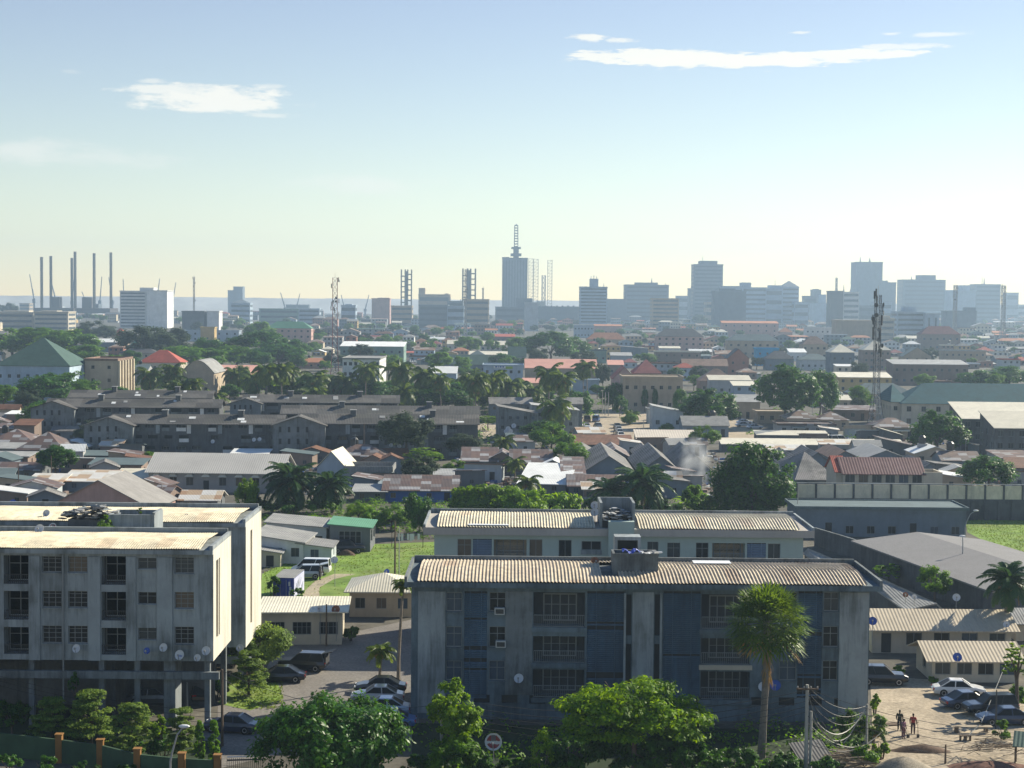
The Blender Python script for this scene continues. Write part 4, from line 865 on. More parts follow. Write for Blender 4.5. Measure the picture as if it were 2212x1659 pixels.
# compound wall
def wallrun(name,label,pts,h,th,mat,cat='wall',cope=None,mark=None):
    g=[G(*p) for p in pts]; o=g[0].copy(); t=thing(name,label,cat,o); mb=MB(); mc=MB()
    for a,b in zip(g,g[1:]):
        a,b=a-o,b-o; d=(b-a).normalized(); n=Vector((-d.y,d.x,0))*th/2; mb.hexa([a-n,b-n,b+n,a+n],[p+Vector((0,0,h)) for p in (a-n,b-n,b+n,a+n)]); n2=n*1.5; z0=Vector((0,0,h+.003)); z1=Vector((0,0,h+.12)); mc.hexa([p+z0 for p in (a-n2,b-n2,b+n2,a+n2)],[p+z1 for p in (a-n2,b-n2,b+n2,a+n2)])
    mb.build('panel',mat,t); mc.build('coping',cope or mat,t)
    if mark: LM.append((pts[0][0],pts[0][1],mark))
    return t
wallrun('compound_wall','dark mouldy compound wall running beside the felt roofed warehouse',[(1760,1180),(1838,1205),(2000,1268),(2140,1320)],2.6,.22,concd,cope=conc)
# pale guard building and the tall panelled wall
low('long pale blue grey guard building in shade in front of the panelled wall',1722,2088,1098,1160,9,'flat',.25,'slate','slate',rows=1,cols=8,win=(1.2,1.2),zf=.1,mark='the long pale guard building')
Yw=268.; a,b=P(1722,1070,Yw),P(2290,1075,Yw); t=thing('panelled_wall','tall wall topped by a row of pale cement panels between posts','wall',(a.x,Yw,0)); Lw=b.x-a.x; LM.append((1990,1060,'the panelled wall')); mb=MB(); mb.box(0,Lw,0,.5,0,3.4); mb.build('base',concd,t)
np_=int(Lw/3.05)
for i in range(np_+1):
    x=Lw*i/np_; mb=MB(); mb.box(x-.16,x+.16,-.12,.3,3.404,5.75); mb.build('post',concd,t)
    if i<np_: mb=MB(); mb.box(x+.163,x+Lw/np_-.163,0,.2,3.404,5.6); mb.build('panel',M('cement_panel',(.66,.6,.46),.9,.2,.6,.5,(.2,.2,.16),.4),t)
mb=MB(); mb.box(-.1,Lw+.1,-.06,.26,5.754,5.85); mb.build('coping',concl,t)
for i in range(9): mb=MB(); x=Lw*.66+i*2.2; mb.box(x,x+.5,-.4,-.003,0,3.2); mb.build('buttress',concd,t)
BOX.append((1722,1050,2212,1100,Yw))
# bungalows on the right
low('right hand bungalow with buff corrugated roof behind the blue dish',1885,2185,1358,1412,7,'gable',1.35,'beige','cream',rows=1,cols=5,win=(1.6,1.3),over=.7,roofmat=M('buff_roof_sheet',(.47,.4,.3),.75,.15,.3,.35,(.25,.2,.15),1,corr=('X',.35)))
low('nearer small bungalow with buff corrugated roof behind the white car',2014,2200,1424,1474,6,'gable',1.1,'beige','cream',rows=1,cols=4,win=(1.5,1.3),over=.7,style='half',roofmat=MATS['buff_roof_sheet'],mark='the nearer bungalow')
bld('cottage end with pale gable cut by the picture edge',2195,2290,1345,None,1385,6,'gable',1.,'beige','grey',rows=1,cols=1)
# perimeter wall with ochre pillars
fw=thing('perimeter_wall','low dark green perimeter wall with ochre pillars along the bottom of the hill','wall',G(-30,1640)); o=Vector(fw.location)
cps=[(-30,1628),(128,1647),(217,1659),(297,1680),(393,1690),(470,1694)]; gs=[G(*p)-o for p in cps]
greenw=M('dark_green_render',(.035,.075,.04),.9,.3,.5,.4,(.02,.03,.025),.2); och=M('ochre_pillar_paint',(.24,.12,.035),.85,.2,.8,.35,(.15,.08,.03),.3)
for a,b in zip(gs,gs[1:]):
    d=(b-a).normalized(); n=Vector((-d.y,d.x,0))*.1; mb=MB(); e=d*.3; mb.hexa([a+e-n,b-e-n,b-e+n,a+e+n],[p+Vector((0,0,1.75)) for p in (a+e-n,b-e-n,b-e+n,a+e+n)]); mb.build('panel',greenw,fw)
for p in gs: mb=MB(); mb.box(p.x-.24,p.x+.24,p.y-.24,p.y+.24,0,2.1); mb.box(p.x-.29,p.x+.29,p.y-.29,p.y+.29,2.104,2.2); mb.build('pillar',och,fw)
g0=G(478,1694); gt=thing('metal_gate','black metal gate of upright bars beside the last ochre pillar','gate',(g0.x+.4,g0.y,0),R(8)); mb=MB(); mb.box(0,2.6,-.03,.03,.1,.18); mb.box(0,2.6,-.03,.03,1.7,1.8)
for i in range(18): mb.box(i*.15,i*.15+.03,-.02,.02,.18,1.9)
mb.build('bars',dark_m,gt); mb=MB(); mb.box(0,2.6,-.035,.035,1.95,2.02); mb.build('top_rail',white_m,gt)
# ================================================================ near planting
gN='trees round the near blocks'
tree('big round mango tree with glossy dark leaves in front of the car park',715,1478,390,Y=118,kind='mango',clear=.02,near=True,n=(230,130),leafL=.36,name='mango_tree',group=gN)
tree('tall leafy tree with lime crown beside the bare concrete pole',982,1432,140,Y=118,kind='lime',clear=.05,near=True,n=(110,110),leafL=.32,group=gN)
shrub('creeper covered bush under the lime crowned tree',985,1690,150,110,'mid',gN,'creeper_bush',n=(80,90),L=.3,Y=116)
tree('wide spreading tree with sunlit lime top against the blue louvres',1372,1440,360,Y=119,kind='lime',shape='umbrella',clear=.3,near=True,n=(190,95),leafL=.36,group=gN,flat=.7)
tree('dark bushy tree under the spreading lime tree',1400,1530,330,Y=120,kind='dark',clear=.02,near=True,n=(90,100),leafL=.36,group=gN,flat=.5)
tree('feathery bushy tree between the second grey block and the parked cars',566,1330,150,vb=1452,kind='soft',clear=.1,near=True,n=(120,90),leafL=.3,group=gN)
yt='young layered trees along the perimeter wall'
tree('small layered tree with bare lower stem on the grass verge',537,1392,112,vb=1502,kind='soft',shape='tiers',clear=.2,near=True,n=(80,80),leafL=.26,group=yt)
for lab,u,vt,w,Y in (('leftmost sparse layered young tree by the perimeter wall',110,1496,112,128.5),('tallest layered young tree with pointed top by the perimeter wall',196,1474,130,126.8),('wide layered young tree before the stilt columns',285,1506,145,124.2),('layered young tree behind the curved street lamp',392,1512,92,122.6)):
    tree(lab,u,vt,w,Y=Y,kind='soft',shape='tiers',clear=.25,near=True,n=(120,90),leafL=.22,group=yt)
tree('dark round tree at the far left before the stilt block',25,1500,100,Y=129,kind='dark',clear=.1,near=True,n=(50,80),leafL=.22,group=gN)
tree('dark creeper tree climbing the stilt columns',165,1440,50,Y=132.5,kind='dark',clear=.3,near=True,n=(26,60),leafL=.2,group=gN)
shrub('yellowish bush between two layered young trees',345,1600,52,68,'lime',gN,n=(40,60),Y=123.5)
for lab,u,w in (('slim weeping column tree left of its twin',431,26),('slim weeping column tree right of its twin',461,30)): tree(lab,u,1546,w,Y=121.6,kind='mid',shape='column',clear=.02,near=True,n=(90,50),leafL=.18,group='weeping column trees')
shrub('low clipped hedge at the gate post',500,1655,46,30,'mid',gN,n=(30,40),Y=126)
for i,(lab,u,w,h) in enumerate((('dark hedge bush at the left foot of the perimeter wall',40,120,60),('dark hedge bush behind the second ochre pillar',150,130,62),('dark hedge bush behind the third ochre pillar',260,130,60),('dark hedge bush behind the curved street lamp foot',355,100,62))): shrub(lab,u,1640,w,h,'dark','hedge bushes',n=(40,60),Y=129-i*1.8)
shrub('flowering hedge at the corner of the corrugated bungalow',757,1385,46,46,'soft',gN,n=(40,60)); shrub('bushy shrub between the second grey block and the container',590,1298,42,62,'mid',gN,n=(40,60))
shrub('low fan shaped plant at the container foot',644,1300,42,34,'mid',gN,n=(20,60)); shrub('small shrub beside the lean-to garage',611,1216,28,26,'mid',gN); shrub('small dark shrub on the long bungalow yard',650,1140,46,28,'mid',gN)
for i,(u,w,h) in enumerate(((20,90,40),(95,80,42),(175,90,44),(262,90,46),(345,80,40))): shrub(('hedge clump left of the first ochre pillar','hedge clump before the first green wall panel','hedge clump before the second green wall panel','hedge clump before the third green wall panel','hedge clump left of the curved street lamp foot')[i],u,1662+i*9,w,h,'dark','hedge clumps outside the perimeter wall',n=(30,50),L=.2,Y=119.5-i*.5)
# right side
tree('round leafy tree between the long shed and the compound wall',2021,1200,86,vb=1312,kind='mid',clear=.1,near=True,n=(70,80),leafL=.28,group=gN)
tree('low spreading bush tree against the compound wall',1920,1208,74,vb=1262,kind='mid',shape='umbrella',clear=.15,near=True,n=(50,60),leafL=.26,group=gN)
tree('slim light tree with clustered leaves at the right edge',2200,1358,66,vb=1545,kind='lime',shape='umbrella',clear=.3,near=True,n=(60,60),leafL=.24,group=gN)
tree('thin papaya like tree by the long shed end',1930,1268,48,vb=1325,kind='mid',shape='umbrella',clear=.4,near=True,n=(24,40),leafL=.24,group=gN)
shrub('round bush before the dark parked sedans',2165,1598,56,48,'mid',gN,n=(40,60)); shrub('yellow green shrub clinging to the louvred block corner',1889,1545,34,58,'lime',gN,n=(34,50)); shrub('tall weedy shrub by the cable pole',1885,1600,74,70,'mid',gN,n=(40,60)); shrub('leafy weed beside the sand heap',1905,1640,46,60,'lime',gN,n=(30,50)); shrub('dense shrub screening the right stilt column',470,1512,64,70,'dark',gN,n=(50,60),L=.26); shrub('bush at the foot of the second grey block end wall',505,1440,50,50,'mid',gN,n=(40,50)); shrub('broad weedy bush between the cable pole and the sand yard',1835,1600,92,80,'mid',gN,n=(60,60)); shrub('weedy bush below the nearer bungalow corner',2015,1476,36,22,'mid',gN,n=(20,40)); shrub('leafy bush at the right edge of the sand yard',2195,1530,60,60,'mid',gN,n=(50,60)); shrub('low green bush beside the grey sand heap',1868,1655,80,60,'mid',gN,n=(50,60)); shrub('bright shrub beside the black jeep wall',1940,1462,40,30,'lime',gN)
banana('bright banana clump under the dark palm on the right',2096,1312,34)
palm('bushy dark palm rising past the corner of the felt roofed warehouse',2180,1255,66,vb=1400,kind='oil',group='oil palms'); 
pn='small palms by the blue louvred block'
palm('small palm with arching fronds on the car park edge',823,1408,40,vb=1470,kind='small',group=pn,lean=.1)
palm('tall thin palm close to the left end of the louvred block',871,1262,30,vb=1476,kind='small',group=pn,lean=.4,seed=1)
palm('low palm with pale fronds at the bottom of the picture before the louvred block',1185,1655,60,Y=123,kind='small',group=pn,lean=.1,seed=2)
palm('small palm half hidden by the sand yard weeds',1890,1580,34,vb=1622,kind='small',group=pn,lean=.1)
tree('slim conical shrub with yellow tip before the louvred block',1172,1560,60,Y=116,kind='lime',shape='column',clear=.02,near=True,n=(50,50),leafL=.2,group=gN)
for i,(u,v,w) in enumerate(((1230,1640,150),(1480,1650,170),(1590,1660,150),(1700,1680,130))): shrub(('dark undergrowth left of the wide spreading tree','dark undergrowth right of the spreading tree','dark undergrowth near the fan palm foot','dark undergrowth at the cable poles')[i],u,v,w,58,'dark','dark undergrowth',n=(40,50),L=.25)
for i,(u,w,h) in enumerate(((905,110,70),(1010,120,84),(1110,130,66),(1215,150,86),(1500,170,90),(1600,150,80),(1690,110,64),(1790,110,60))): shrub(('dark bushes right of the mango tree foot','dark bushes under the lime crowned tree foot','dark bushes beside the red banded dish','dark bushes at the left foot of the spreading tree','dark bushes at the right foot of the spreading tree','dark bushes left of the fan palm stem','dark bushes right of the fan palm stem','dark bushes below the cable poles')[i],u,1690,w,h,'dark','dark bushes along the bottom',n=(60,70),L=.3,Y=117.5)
# fan palm
Yp=126.; c=P(1658,1345,Yp); root=thing('fan_palm','tall fan palm with a round head of stiff leaves before the louvred block','palm tree',(c.x,Yp,0)); LM.append((1658,1345,'the fan palm'))
mb=MB(); r=random.Random(4)
for i in range(112):
    k=i/112; a=i*2.399; e=1.35-2.1*k+r.uniform(-.1,.1); d=Vector((math.cos(a)*math.cos(e),math.sin(a)*math.cos(e),math.sin(e))); L=r.uniform(1.9,2.3); tip=d*L-Vector((0,0,.12)); mb.tube([(0,0,0),d*L*.5,tip],[.035,.028,.02],4,0,False)
    n_=d.cross(Vector((0,0,1))).normalized(); upv=n_.cross(d).normalized(); R2=r.uniform(1.45,1.8); prev=None
    for j in range(17):
        an=(-1.9+3.8*j/16); q=d*math.cos(an)+n_*math.sin(an); mid=tip+q*R2*.55+upv*.14*(-1 if j%2 else 1)*.6; end=tip+q*R2*(1-.12*abs(math.sin(an)))-Vector((0,0,.16*R2*abs(math.sin(an))+.1))
        w=upv.cross(q).normalized()*.075; mb.add([tip,mid-w,end,mid+w],[(0,1,2,3)],1 if k>.96 else 0)
o=mb.build('crown',[LF['fan'],LF['dry']],root); o.location=(0,0,c.z-.1)
mb=MB(); mb.tube([(-.3,0,-.1),(-.15,0,4),(0,0,7),(0,0,c.z+.2)],[.34,.26,.3,.36],9)
mb.build('trunk',pbark,root); mb=MB(); r=random.Random(9)
for i in range(90): a=r.random()*6.28; z=r.uniform(c.z-4.4,c.z-.8); L=r.uniform(.5,1.); mb.tri((.3*math.cos(a),.3*math.sin(a),z),(.33*math.cos(a+.25),.33*math.sin(a+.25),z),(.55*math.cos(a+.1),.55*math.sin(a+.1),z-L))
mb.build('dead_leaf_skirt',LF['dry'],root); BOX.append((1565,1245,1755,1650,Yp))
# ================================================================ vehicles
gc='cars parked round the near blocks'
car('black suv with its tailgate raised in the car park',655,1448,172,'suv','black',gc,open_tail=True)
car('black sedan with red tail light beside the raised tailgate suv',606,1472,184,'sedan','black',gc)
car('black sedan nearest the blue louvred block in the parked row',822,1496,180,'sedan','black',gc)
car('silver sedan second in the parked row under the mango tree',816,1516,181,'sedan','silver',gc)
car('pale blue sedan third in the parked row',828,1542,179,'sedan','pale',gc)
car('dark blue sedan last in the parked row behind the mango tree',838,1570,181,'sedan','blue',gc)
car('white minibus parked on the lawn behind the grey suv',672,1240,176,'van','white',gc)
car('silver suv with its tailgate up in front of the white minibus',657,1250,186,'suv','silver',gc,open_tail=True)
car('black suv parked under the green carport',752,1194,5,'suv','black',gc)
car('black suv half hidden by the louvred block corner on the right',1905,1478,-4,'suv','black',gc)
car('white sedan parked before the nearer bungalow',2070,1502,-6,'sedan','white',gc)
car('black sedan with red tail light beside the white sedan',2090,1528,12,'sedan','navy',gc)
car('dark jeep like suv facing the sand yard',2138,1543,188,'suv','black',gc)
car('dark blue sedan nearest the round bush on the right',2170,1564,184,'sedan','navy',gc)
car('dark car parked under the right corner of the stilt block',436,1512,100,'suv','black',gc); car('dark sedan in shade under the stilt block',330,1520,5,'sedan','grey',gc)
car('dark saloon behind the gate hedge',500,1580,170,'sedan','navy',gc)
# ================================================================ people
hold=dict(rw=(-.2,-.34,1.02),rh=(-.16,-.4,1.),re=(-.27,-.05,1.14))
walk=dict(lk=(.11,-.16,.52),la=(.11,-.1,.1),lt=(.12,-.27,.05),ra=(-.11,.16,.12),rt=(-.12,.02,.05))
gp='people on the sand yard'
person('person in dark olive shirt standing at the back of the group on the sand',G(1943,1578),-20,dict(hold),(.035,.035,.02),(.02,.02,.025),1.76,gp)
person('person in mauve shirt leaning on a tool nearest the sand heap',G(1951,1596),30,dict(hold,hd=(.02,-.06,1.55),top=(.02,-.08,1.66)),(.22,.1,.14),(.16,.08,.09),1.7,gp)
person('person in red top and dark trousers standing apart on the sand',G(1972,1586),160,{},(.3,.03,.03),(.05,.015,.02),1.76,gp)
person('person in dark clothes standing at the open tailgate of the silver suv',G(691,1253),80,dict(hold),(.02,.02,.022),(.02,.02,.022),1.75,gp)
gt2=G(1961,1594); t=thing('shovel','digging tool standing in the sand beside the person in mauve','tool',(gt2.x,gt2.y,0)); mb=MB(); mb.tube([(0,0,0),(-.35,.1,1.25)],.025,5); mb.build('handle',wood,t); mb=MB(); mb.box(-.1,.14,-.02,.02,-.02,.3); mb.build('blade',dark_m,t)
g=G(1983,1594); t=thing('shovel','shovel stuck upright in the sand right of the person in red','tool',(g.x,g.y,0)); mb=MB(); mb.tube([(0,0,.2),(-.05,0,1.3)],.025,5); mb.box(-.15,.05,-.03,.03,1.28,1.33); mb.build('handle',wood,t); mb=MB(); mb.box(-.11,.11,-.02,.02,-.05,.3); mb.build('blade',dark_m,t)
# heaps, planks, blocks
def heap(label,u,v,w,d,h,mat,name='sand_heap',cat='sand heap',seed=1):
    g=G(u,v); r=random.Random(seed); mb=MB(); n,m=18,7; vs=[];fs=[]
    for i in range(m+1):
        k=i/m
        for j in range(n): a=2*PI*j/n; q=(1-k)*(1+.12*math.sin(3*a+seed)+r.uniform(-.05,.05)); vs.append((w*q*math.cos(a),d*q*math.sin(a),h*(1-(1-k)**1.6)-.05+r.uniform(-.03,.03)))
    for i in range(m):
        for j in range(n): fs.append((i*n+j,i*n+(j+1)%n,(i+1)*n+(j+1)%n,(i+1)*n+j))
    mb.add(vs,fs); o=mb.build(name,mat,None,True); o.location=g; return tag(o,label,cat)
heap('grey sand heap at the bottom of the sand yard',1950,1672,2.6,1.8,1.35,M('builders_sand',(.3,.26,.2),.95,.15,1.,.2,(.2,.17,.13),1,fine=8.))
dirtm=M('dark_soil',(.1,.065,.045),.95,.4,1.,0,fine=6.)
heap('dark soil mound behind the grey sand heap',1990,1622,2.6,1.,.55,dirtm,'soil_mound','soil mound',4); heap('reddish rubble mound in the bottom right corner',2140,1660,3.4,1.6,.6,M('red_rubble',(.16,.08,.06),.95,.4,2.,0,fine=5.),'rubble_mound','rubble mound',6)
for i,(u,v,lab,n_,sc) in enumerate(((1832,1650,'tangle of pale cut branches below the cable poles',130,2.),(2140,1640,'scattered planks and bricks on the reddish rubble mound',70,2.2))):
    g=G(u,v); r=random.Random(i+40); mb=MB()
    for k in range(n_):
        x,y=r.gauss(0,sc*.5),r.gauss(0,sc*.4); a=r.uniform(-.6,.6)+(.6 if i==0 else r.uniform(-1.5,1.5)); L=r.uniform(.5,1.6); z=max(0,1-abs(x)/sc)*r.uniform(.2,1.1); mb.tube([(x-L*math.cos(a),y-L*.5*math.sin(a),z+L*.3*math.sin(a)),(x+L*math.cos(a),y+L*.5*math.sin(a),z+.1-L*.3*math.sin(a))],.03,4,r.choice((0,0,1)))
    o=mb.build('branch_pile' if i==0 else 'plank_pile',[plain('pale_dead_wood',(.4,.33,.24),.9),wood]); o.location=g+Vector((0,0,.1 if i==0 else .7)); tag(o,lab,'wood pile')
def slab(name,label,cat,u,v,sx,sy,sz,ang,mat,z=0):
    g=G(u,v); mb=MB(); mb.box(-sx,sx,-sy,sy,0,sz); o=mb.build(name,mat); o.location=(g.x,g.y,z); o.rotation_euler=(0,0,R(ang)); return tag(o,label,cat)
t=thing('plank_bench','plank bench of two boards on block legs on the sand yard','bench',G(2098,1583)); 
for y in (-.25,.1): mb=MB(); mb.box(-1.7,1.7,y,y+.24,.5,.56); mb.build('board',plain('pale_dead_wood',(.4,.33,.24),.9),t)
for x in (-1.2,1.2): mb=MB(); mb.box(x-.12,x+.12,-.2,.3,0,.497); mb.build('leg',wood,t)
for u,lab in ((2079,'left brown stool before the plank bench'),(2091,'right brown stool before the plank bench')):
    t=thing('stool',lab,'stool',G(u,1600)); mb=MB(); mb.box(-.22,.22,-.2,.2,.4,.46); mb.build('seat',wood,t); 
    for x in (-.17,.17): mb=MB(); mb.box(x-.04,x+.04,-.18,.18,0,.397); mb.build('leg',wood,t)
slab('board','flat board lying left of the people on the sand','board',1925,1566,.9,.4,.12,15,wood); slab('manhole_cover','round dark drain cover on the sand yard','drain cover',2040,1524,.7,.7,.03,20,dark_m)
t=thing('corrugated_sheet_lean','grey sheet leaning on undergrowth below the cable poles','sheet',G(1755,1650),R(25)); mb=MB(); mb.hexa([(-1.6,-.9,.3),(1.4,-.9,.3),(1.4,.9,1.5),(-1.6,.9,1.5)],[(-1.6,-.9,.36),(1.4,-.9,.36),(1.4,.9,1.56),(-1.6,.9,1.56)]); mb.build('sheet',Rm['dark'],t); mb=MB(); mb.box(-1.5,1.3,.7,.8,0,1.4); mb.build('prop',wood,t)
t=thing('tarp_shelter','teal sheet shelter cut by the right picture edge','shelter',G(2232,1655),R(-20)); mb=MB(); mb.hexa([(-1.5,-1,1.6),(1.5,-1,1.6),(1.5,1,2.3),(-1.5,1,2.3)],[(-1.5,-1,1.65),(1.5,-1,1.65),(1.5,1,2.35),(-1.5,1,2.35)]); mb.build('sheet',Rm['teal'],t)
for x in (-1.3,1.3): mb=MB(); mb.box(x-.05,x+.05,-.8,-.7,0,1.6); mb.build('post',wood,t); mb=MB(); mb.box(x-.05,x+.05,.7,.8,0,2.2); mb.build('post',wood,t)
# ================================================================ dishes
gd='satellite dishes'
def dpx(label,u,v,Y,rpx,kind='white',face=(-.2,-1,.5),post=.8,mount=None): return dish(label,P(u,v,Y),rpx*Y/FPX,face,kind,post,gd,mount)
def logo(t,r_):
    q=Vector((-.3,-1,.35)).normalized().to_track_quat('Z','Y').to_matrix().to_4x4()
    for x in (-.25,.3): mb=MB(); mb.box(x-.2,x+.2,-.3,-.08,.06,.09); mb.xf(q@Matrix.Diagonal((r_,r_,r_,1))); mb.build('printed_mark',dishb,t)
dpx('white dish on the second grey block roof left of the junk pile',101,1109,151,8); dpx('white dish nearest the roof edge at the left end of the stilt block',86,1143,141,10.5); dpx('white and red dish beside the nearest roof dish on the stilt block',114,1139,143,9,'band')
dpx('white dish standing on the right half of the second grey block roof',402,1119,152,9,post=1.3); dpx('pale half dish lying behind the right roof dish',423,1127,152,7.5); dpx('blue dish behind the junk pile on the second grey block',157,1107,152,6,'blue'); dpx('blue dish at the left edge behind the second grey block',28,1088,165,9,'blue',post=6)
for lab,u,v,rp,k in (('white dish low on the stilt block under the second window column',166,1401,9.5,'white'),('blue dish low on the stilt block front',318,1406,7.5,'blue'),('white dish between the blue dish and the large dish on the stilt block',354,1399,9.5,'white'),('largest white dish low on the stilt block',389,1415,11,'white'),('grey dish at the stilt block bottom corner',427,1421,8,'white'),('tilted white dish at the right front corner of the stilt block',446,1406,10,'white')): dpx(lab,u,v,132.9,rp,k,(-.3,-1,.35),mount=(0,.6,-.15)) if 'largest' not in lab else logo(dpx(lab,u,v,132.9,rp,k,(-.3,-1,.35),mount=(0,.6,-.15)),rp*132.9/FPX)
dpx('white dish on the recessed wall of the second grey block',519,1400,149,8.5,mount=(0,.6,-.1))
dpx('white dish on a pole above the corrugated bungalow',691,1315,166,7,post=4); dpx('rusty red dish on the corrugated bungalow eave',726,1317,166,9.5,'rust',post=3.2)
dpx('white round dish on a tall post on the lawn track',723,1210,198,8,post=3.2); dpx('blue dish on a post behind the small hipped bungalow',836,1235,190,6,'blue',post=2.2); dpx('small white dish on the white bungalow yard',587,1194,215,5)
dpx('white dish on the louvred block wall panel',1121,1466,136.6,10.5,mount=(0,.45,-.15)); dpx('white dish behind the fan palm trunk',1649,1484,136.6,11,mount=(0,.45,-.15)); dpx('blue dish on the wall right of the fan palm trunk',1675,1481,136.6,12,'blue',mount=(0,.45,-.15))
dpx('rusty brown dish on the louvred block roof left of the tank',1284,1213,144,9.5,'rust',(.4,-1,.5),post=1.)
dpx('upper white dish of the stacked pair on the mint block',1285,1092,171,9,post=3.4); dpx('lower white dish of the stacked pair on the mint block',1285,1107,170,9,post=1.6)
dpx('left white dish of the pair at the right end of the mint block',1711,1123,175,8.8,post=1.4); dpx('right white dish of the pair at the right end of the mint block',1728,1133,174,8.8,post=1.5)
dpx('blue dish at the end of the right hand bungalow roof',1885,1342,160,9.5,'blue',post=2.3); dpx('blue dish on the nearer bungalow eave',2068,1420,151,10,'blue',post=1.5)
dpx('pale dish on the compound wall near the banana clump',2066,1291,178,8.5,post=1.9); dpx('left rusty dish of the pair on the long shed',1956,1285,172,6,'rust',post=.9); dpx('pale dish of the pair on the long shed',1975,1290,172,6,post=.9); dpx('white dish on the right hand bungalow roof end',2174,1349,164,7,post=1.1)
dpx('large white and red banded dish on a pole at the bottom of the picture',1066,1602,118,19,'band',(-.05,-1,.15),post=2.4)
# ================================================================ poles, lamps, cables
gu='utility poles'
pl=[pole('bare concrete pole standing before the lime crowned tree',953.6,1517,1690,.16,group=gu),
 pole('dark brown pole by the grass verge at the stilt block corner',480,1446,1612,.12,wood,group=gu),
 pole('concrete pole carrying the tangle of cables before the louvred block',1740,1479,1690,.17,polec,((.3,.8),),group=gu),
 pole('shorter pole close beside the cable pole',1749.5,1536,1690,.14,polec,group=gu),
 pole('thin pole at the right end corner of the louvred block',1871,1521,1650,.11,polec,group=gu),
 pole('dark thin pole among the dark parked sedans',2151,1490,1575,.07,dark_m,group=gu),
 pole('wooden pole on the lawn behind the louvred block',853,1126,1246,.13,wood,group=gu),
 pole('leaning pale pole on the lawn edge',862,1140,1250,.08,polec,group=gu),
 pole('pole before the corrugated bungalow with a dish',705,1305,1396,.1,wood,group=gu),
 pole('short pole under the stilt block',404,1474,1534,.12,conc,group=gu),
 pole('post at the sand heap edge',2042,1608,1650,.09,wood,group=gu)]
top=lambda p,dx=0,dz=-.1: Vector(p.location)+Vector((dx,0,p['h']+dz))
def lamp(label,u,vt,vb,au,av,Y=None):
    g=G(u,vb) if Y is None else Vector((P(u,vb,Y).x,Y,0)); h=P(u,vt,g.y).z; e=P(au,av,g.y)-g; t=thing('street_lamp',label,'street lamp',g,0,'street lamps'); mb=MB(); mb.tube([(0,0,-.1),(0,0,h*.6),(e.x*.15,0,h*.85),(e.x*.5,0,(h+e.z)*.5+.1),(e.x,0,e.z)],[.09,.08,.07,.06,.05],7); mb.build('pole',steel,t)
    mb=MB(); mb.ball((e.x,0,e.z),(.42,.2,.14),10,6); mb.build('lamp_head',white_m,t); return t
lamp('curved street lamp among the layered young trees',368,1610,1700,398,1569); lamp('street lamp leaning out over the prison lawn',2084,1120,1165,2108,1103); lamp('slim lamp post before the grey felt roofed warehouse',2078,1160,1268,2078.5,1158)
pole('slim post standing behind the right end of the mint block',1722,1045,1150,.08,polec,group=gu)
p2,p3,p4,p5=pl[2],pl[3],pl[4],pl[0]
ends=[P(2260,1575+i*14,128+i) for i in range(5)]
for i in range(5):
    cable(('first','second','third','fourth','fifth')[i]+' cable sweeping right from the cable pole over the sand yard',top(p2,0,-.3-.35*i),ends[i],1.0+.15*i)
lf=[P(1040,1520+i*13,121+i*1.2) for i in range(5)]
for i in range(5): cable(('first','second','third','fourth','fifth')[i]+' long cable slung left from the cable pole before the louvred block',top(p2,0,-.4-.4*i),lf[i],1.1+.1*i)
for i in range(3): cable(('upper','middle','lower')[i]+' cable from the cable pole to the thin corner pole',top(p2,.1,-.2-.4*i),top(p4,0,-.1-.3*i),.8+.3*i)
cable('thick pale cable looping down from the thin corner pole',top(p4),P(1765,1560,p2.location.y),1.5,.045,cablel); cable('pale hanging cable below the thin corner pole',P(1858,1545,p4.location.y),P(1822,1605,p4.location.y),.2,.05,cablel)
cable('pale guy wire down to the dark parked sedans',P(2178,1420,150),P(2120,1560,134),.1,.03,cablel); cable('pale guy wire slanting to the plank bench',P(2116,1565,134),P(2078,1600,131),.05,.03,cablel)
for i in range(3): cable(('upper','middle','lower')[i]+' cable from the left picture edge across the stilt columns',P(-40,1450+i*10,131),P(480,1540+i*12,129),.5,.018)
cable('cable from the dark brown pole to the bare concrete pole',top(pl[1]),top(p5),1.4); cable('lower cable from the dark brown pole toward the mango tree',top(pl[1],0,-.6),P(700,1560,124),.8)
for i in range(9):
    a=Vector(p2.location)+Vector((.1,-.1,p2['h']-.3-.5*i)); cable(('pale','dark','sagging','slack','crossing','frayed','low','heavy','lowest')[i]+' loose cable drooping from the cable pole toward the weedy bush',a,P(1790+i*16,1575+(i*37)%50,p2.location.y+2+i*.6),.5+.25*(i%4),.025,cablel if i%2 else cablem)
# washing line
t=thing('washing_line','line of white washing hung on the lawn before the trees','washing line',G(880,1182)); mb=MB()
for x in (-2.2,2.2): m=MB(); m.tube([(x,0,-.05),(x,0,2.1)],.05,5); m.build('post',wood,t)
mb.tube([(-2.2,0,2.05),(0,0,1.9),(2.2,0,2.05)],.015,4); mb.build('line',cablem,t)
for x in (-1.2,-.75,.1,.5,.8,1.6): m=MB(); m.box(x-.16,x+.16,-.015,.015,.95+.1*math.sin(x*9),1.92); m.build('garment',white_m,t)
heap('small dark heap of cuttings on the lawn',748,1199,1.3,.9,.8,dirtm,'garden_heap','heap',9)
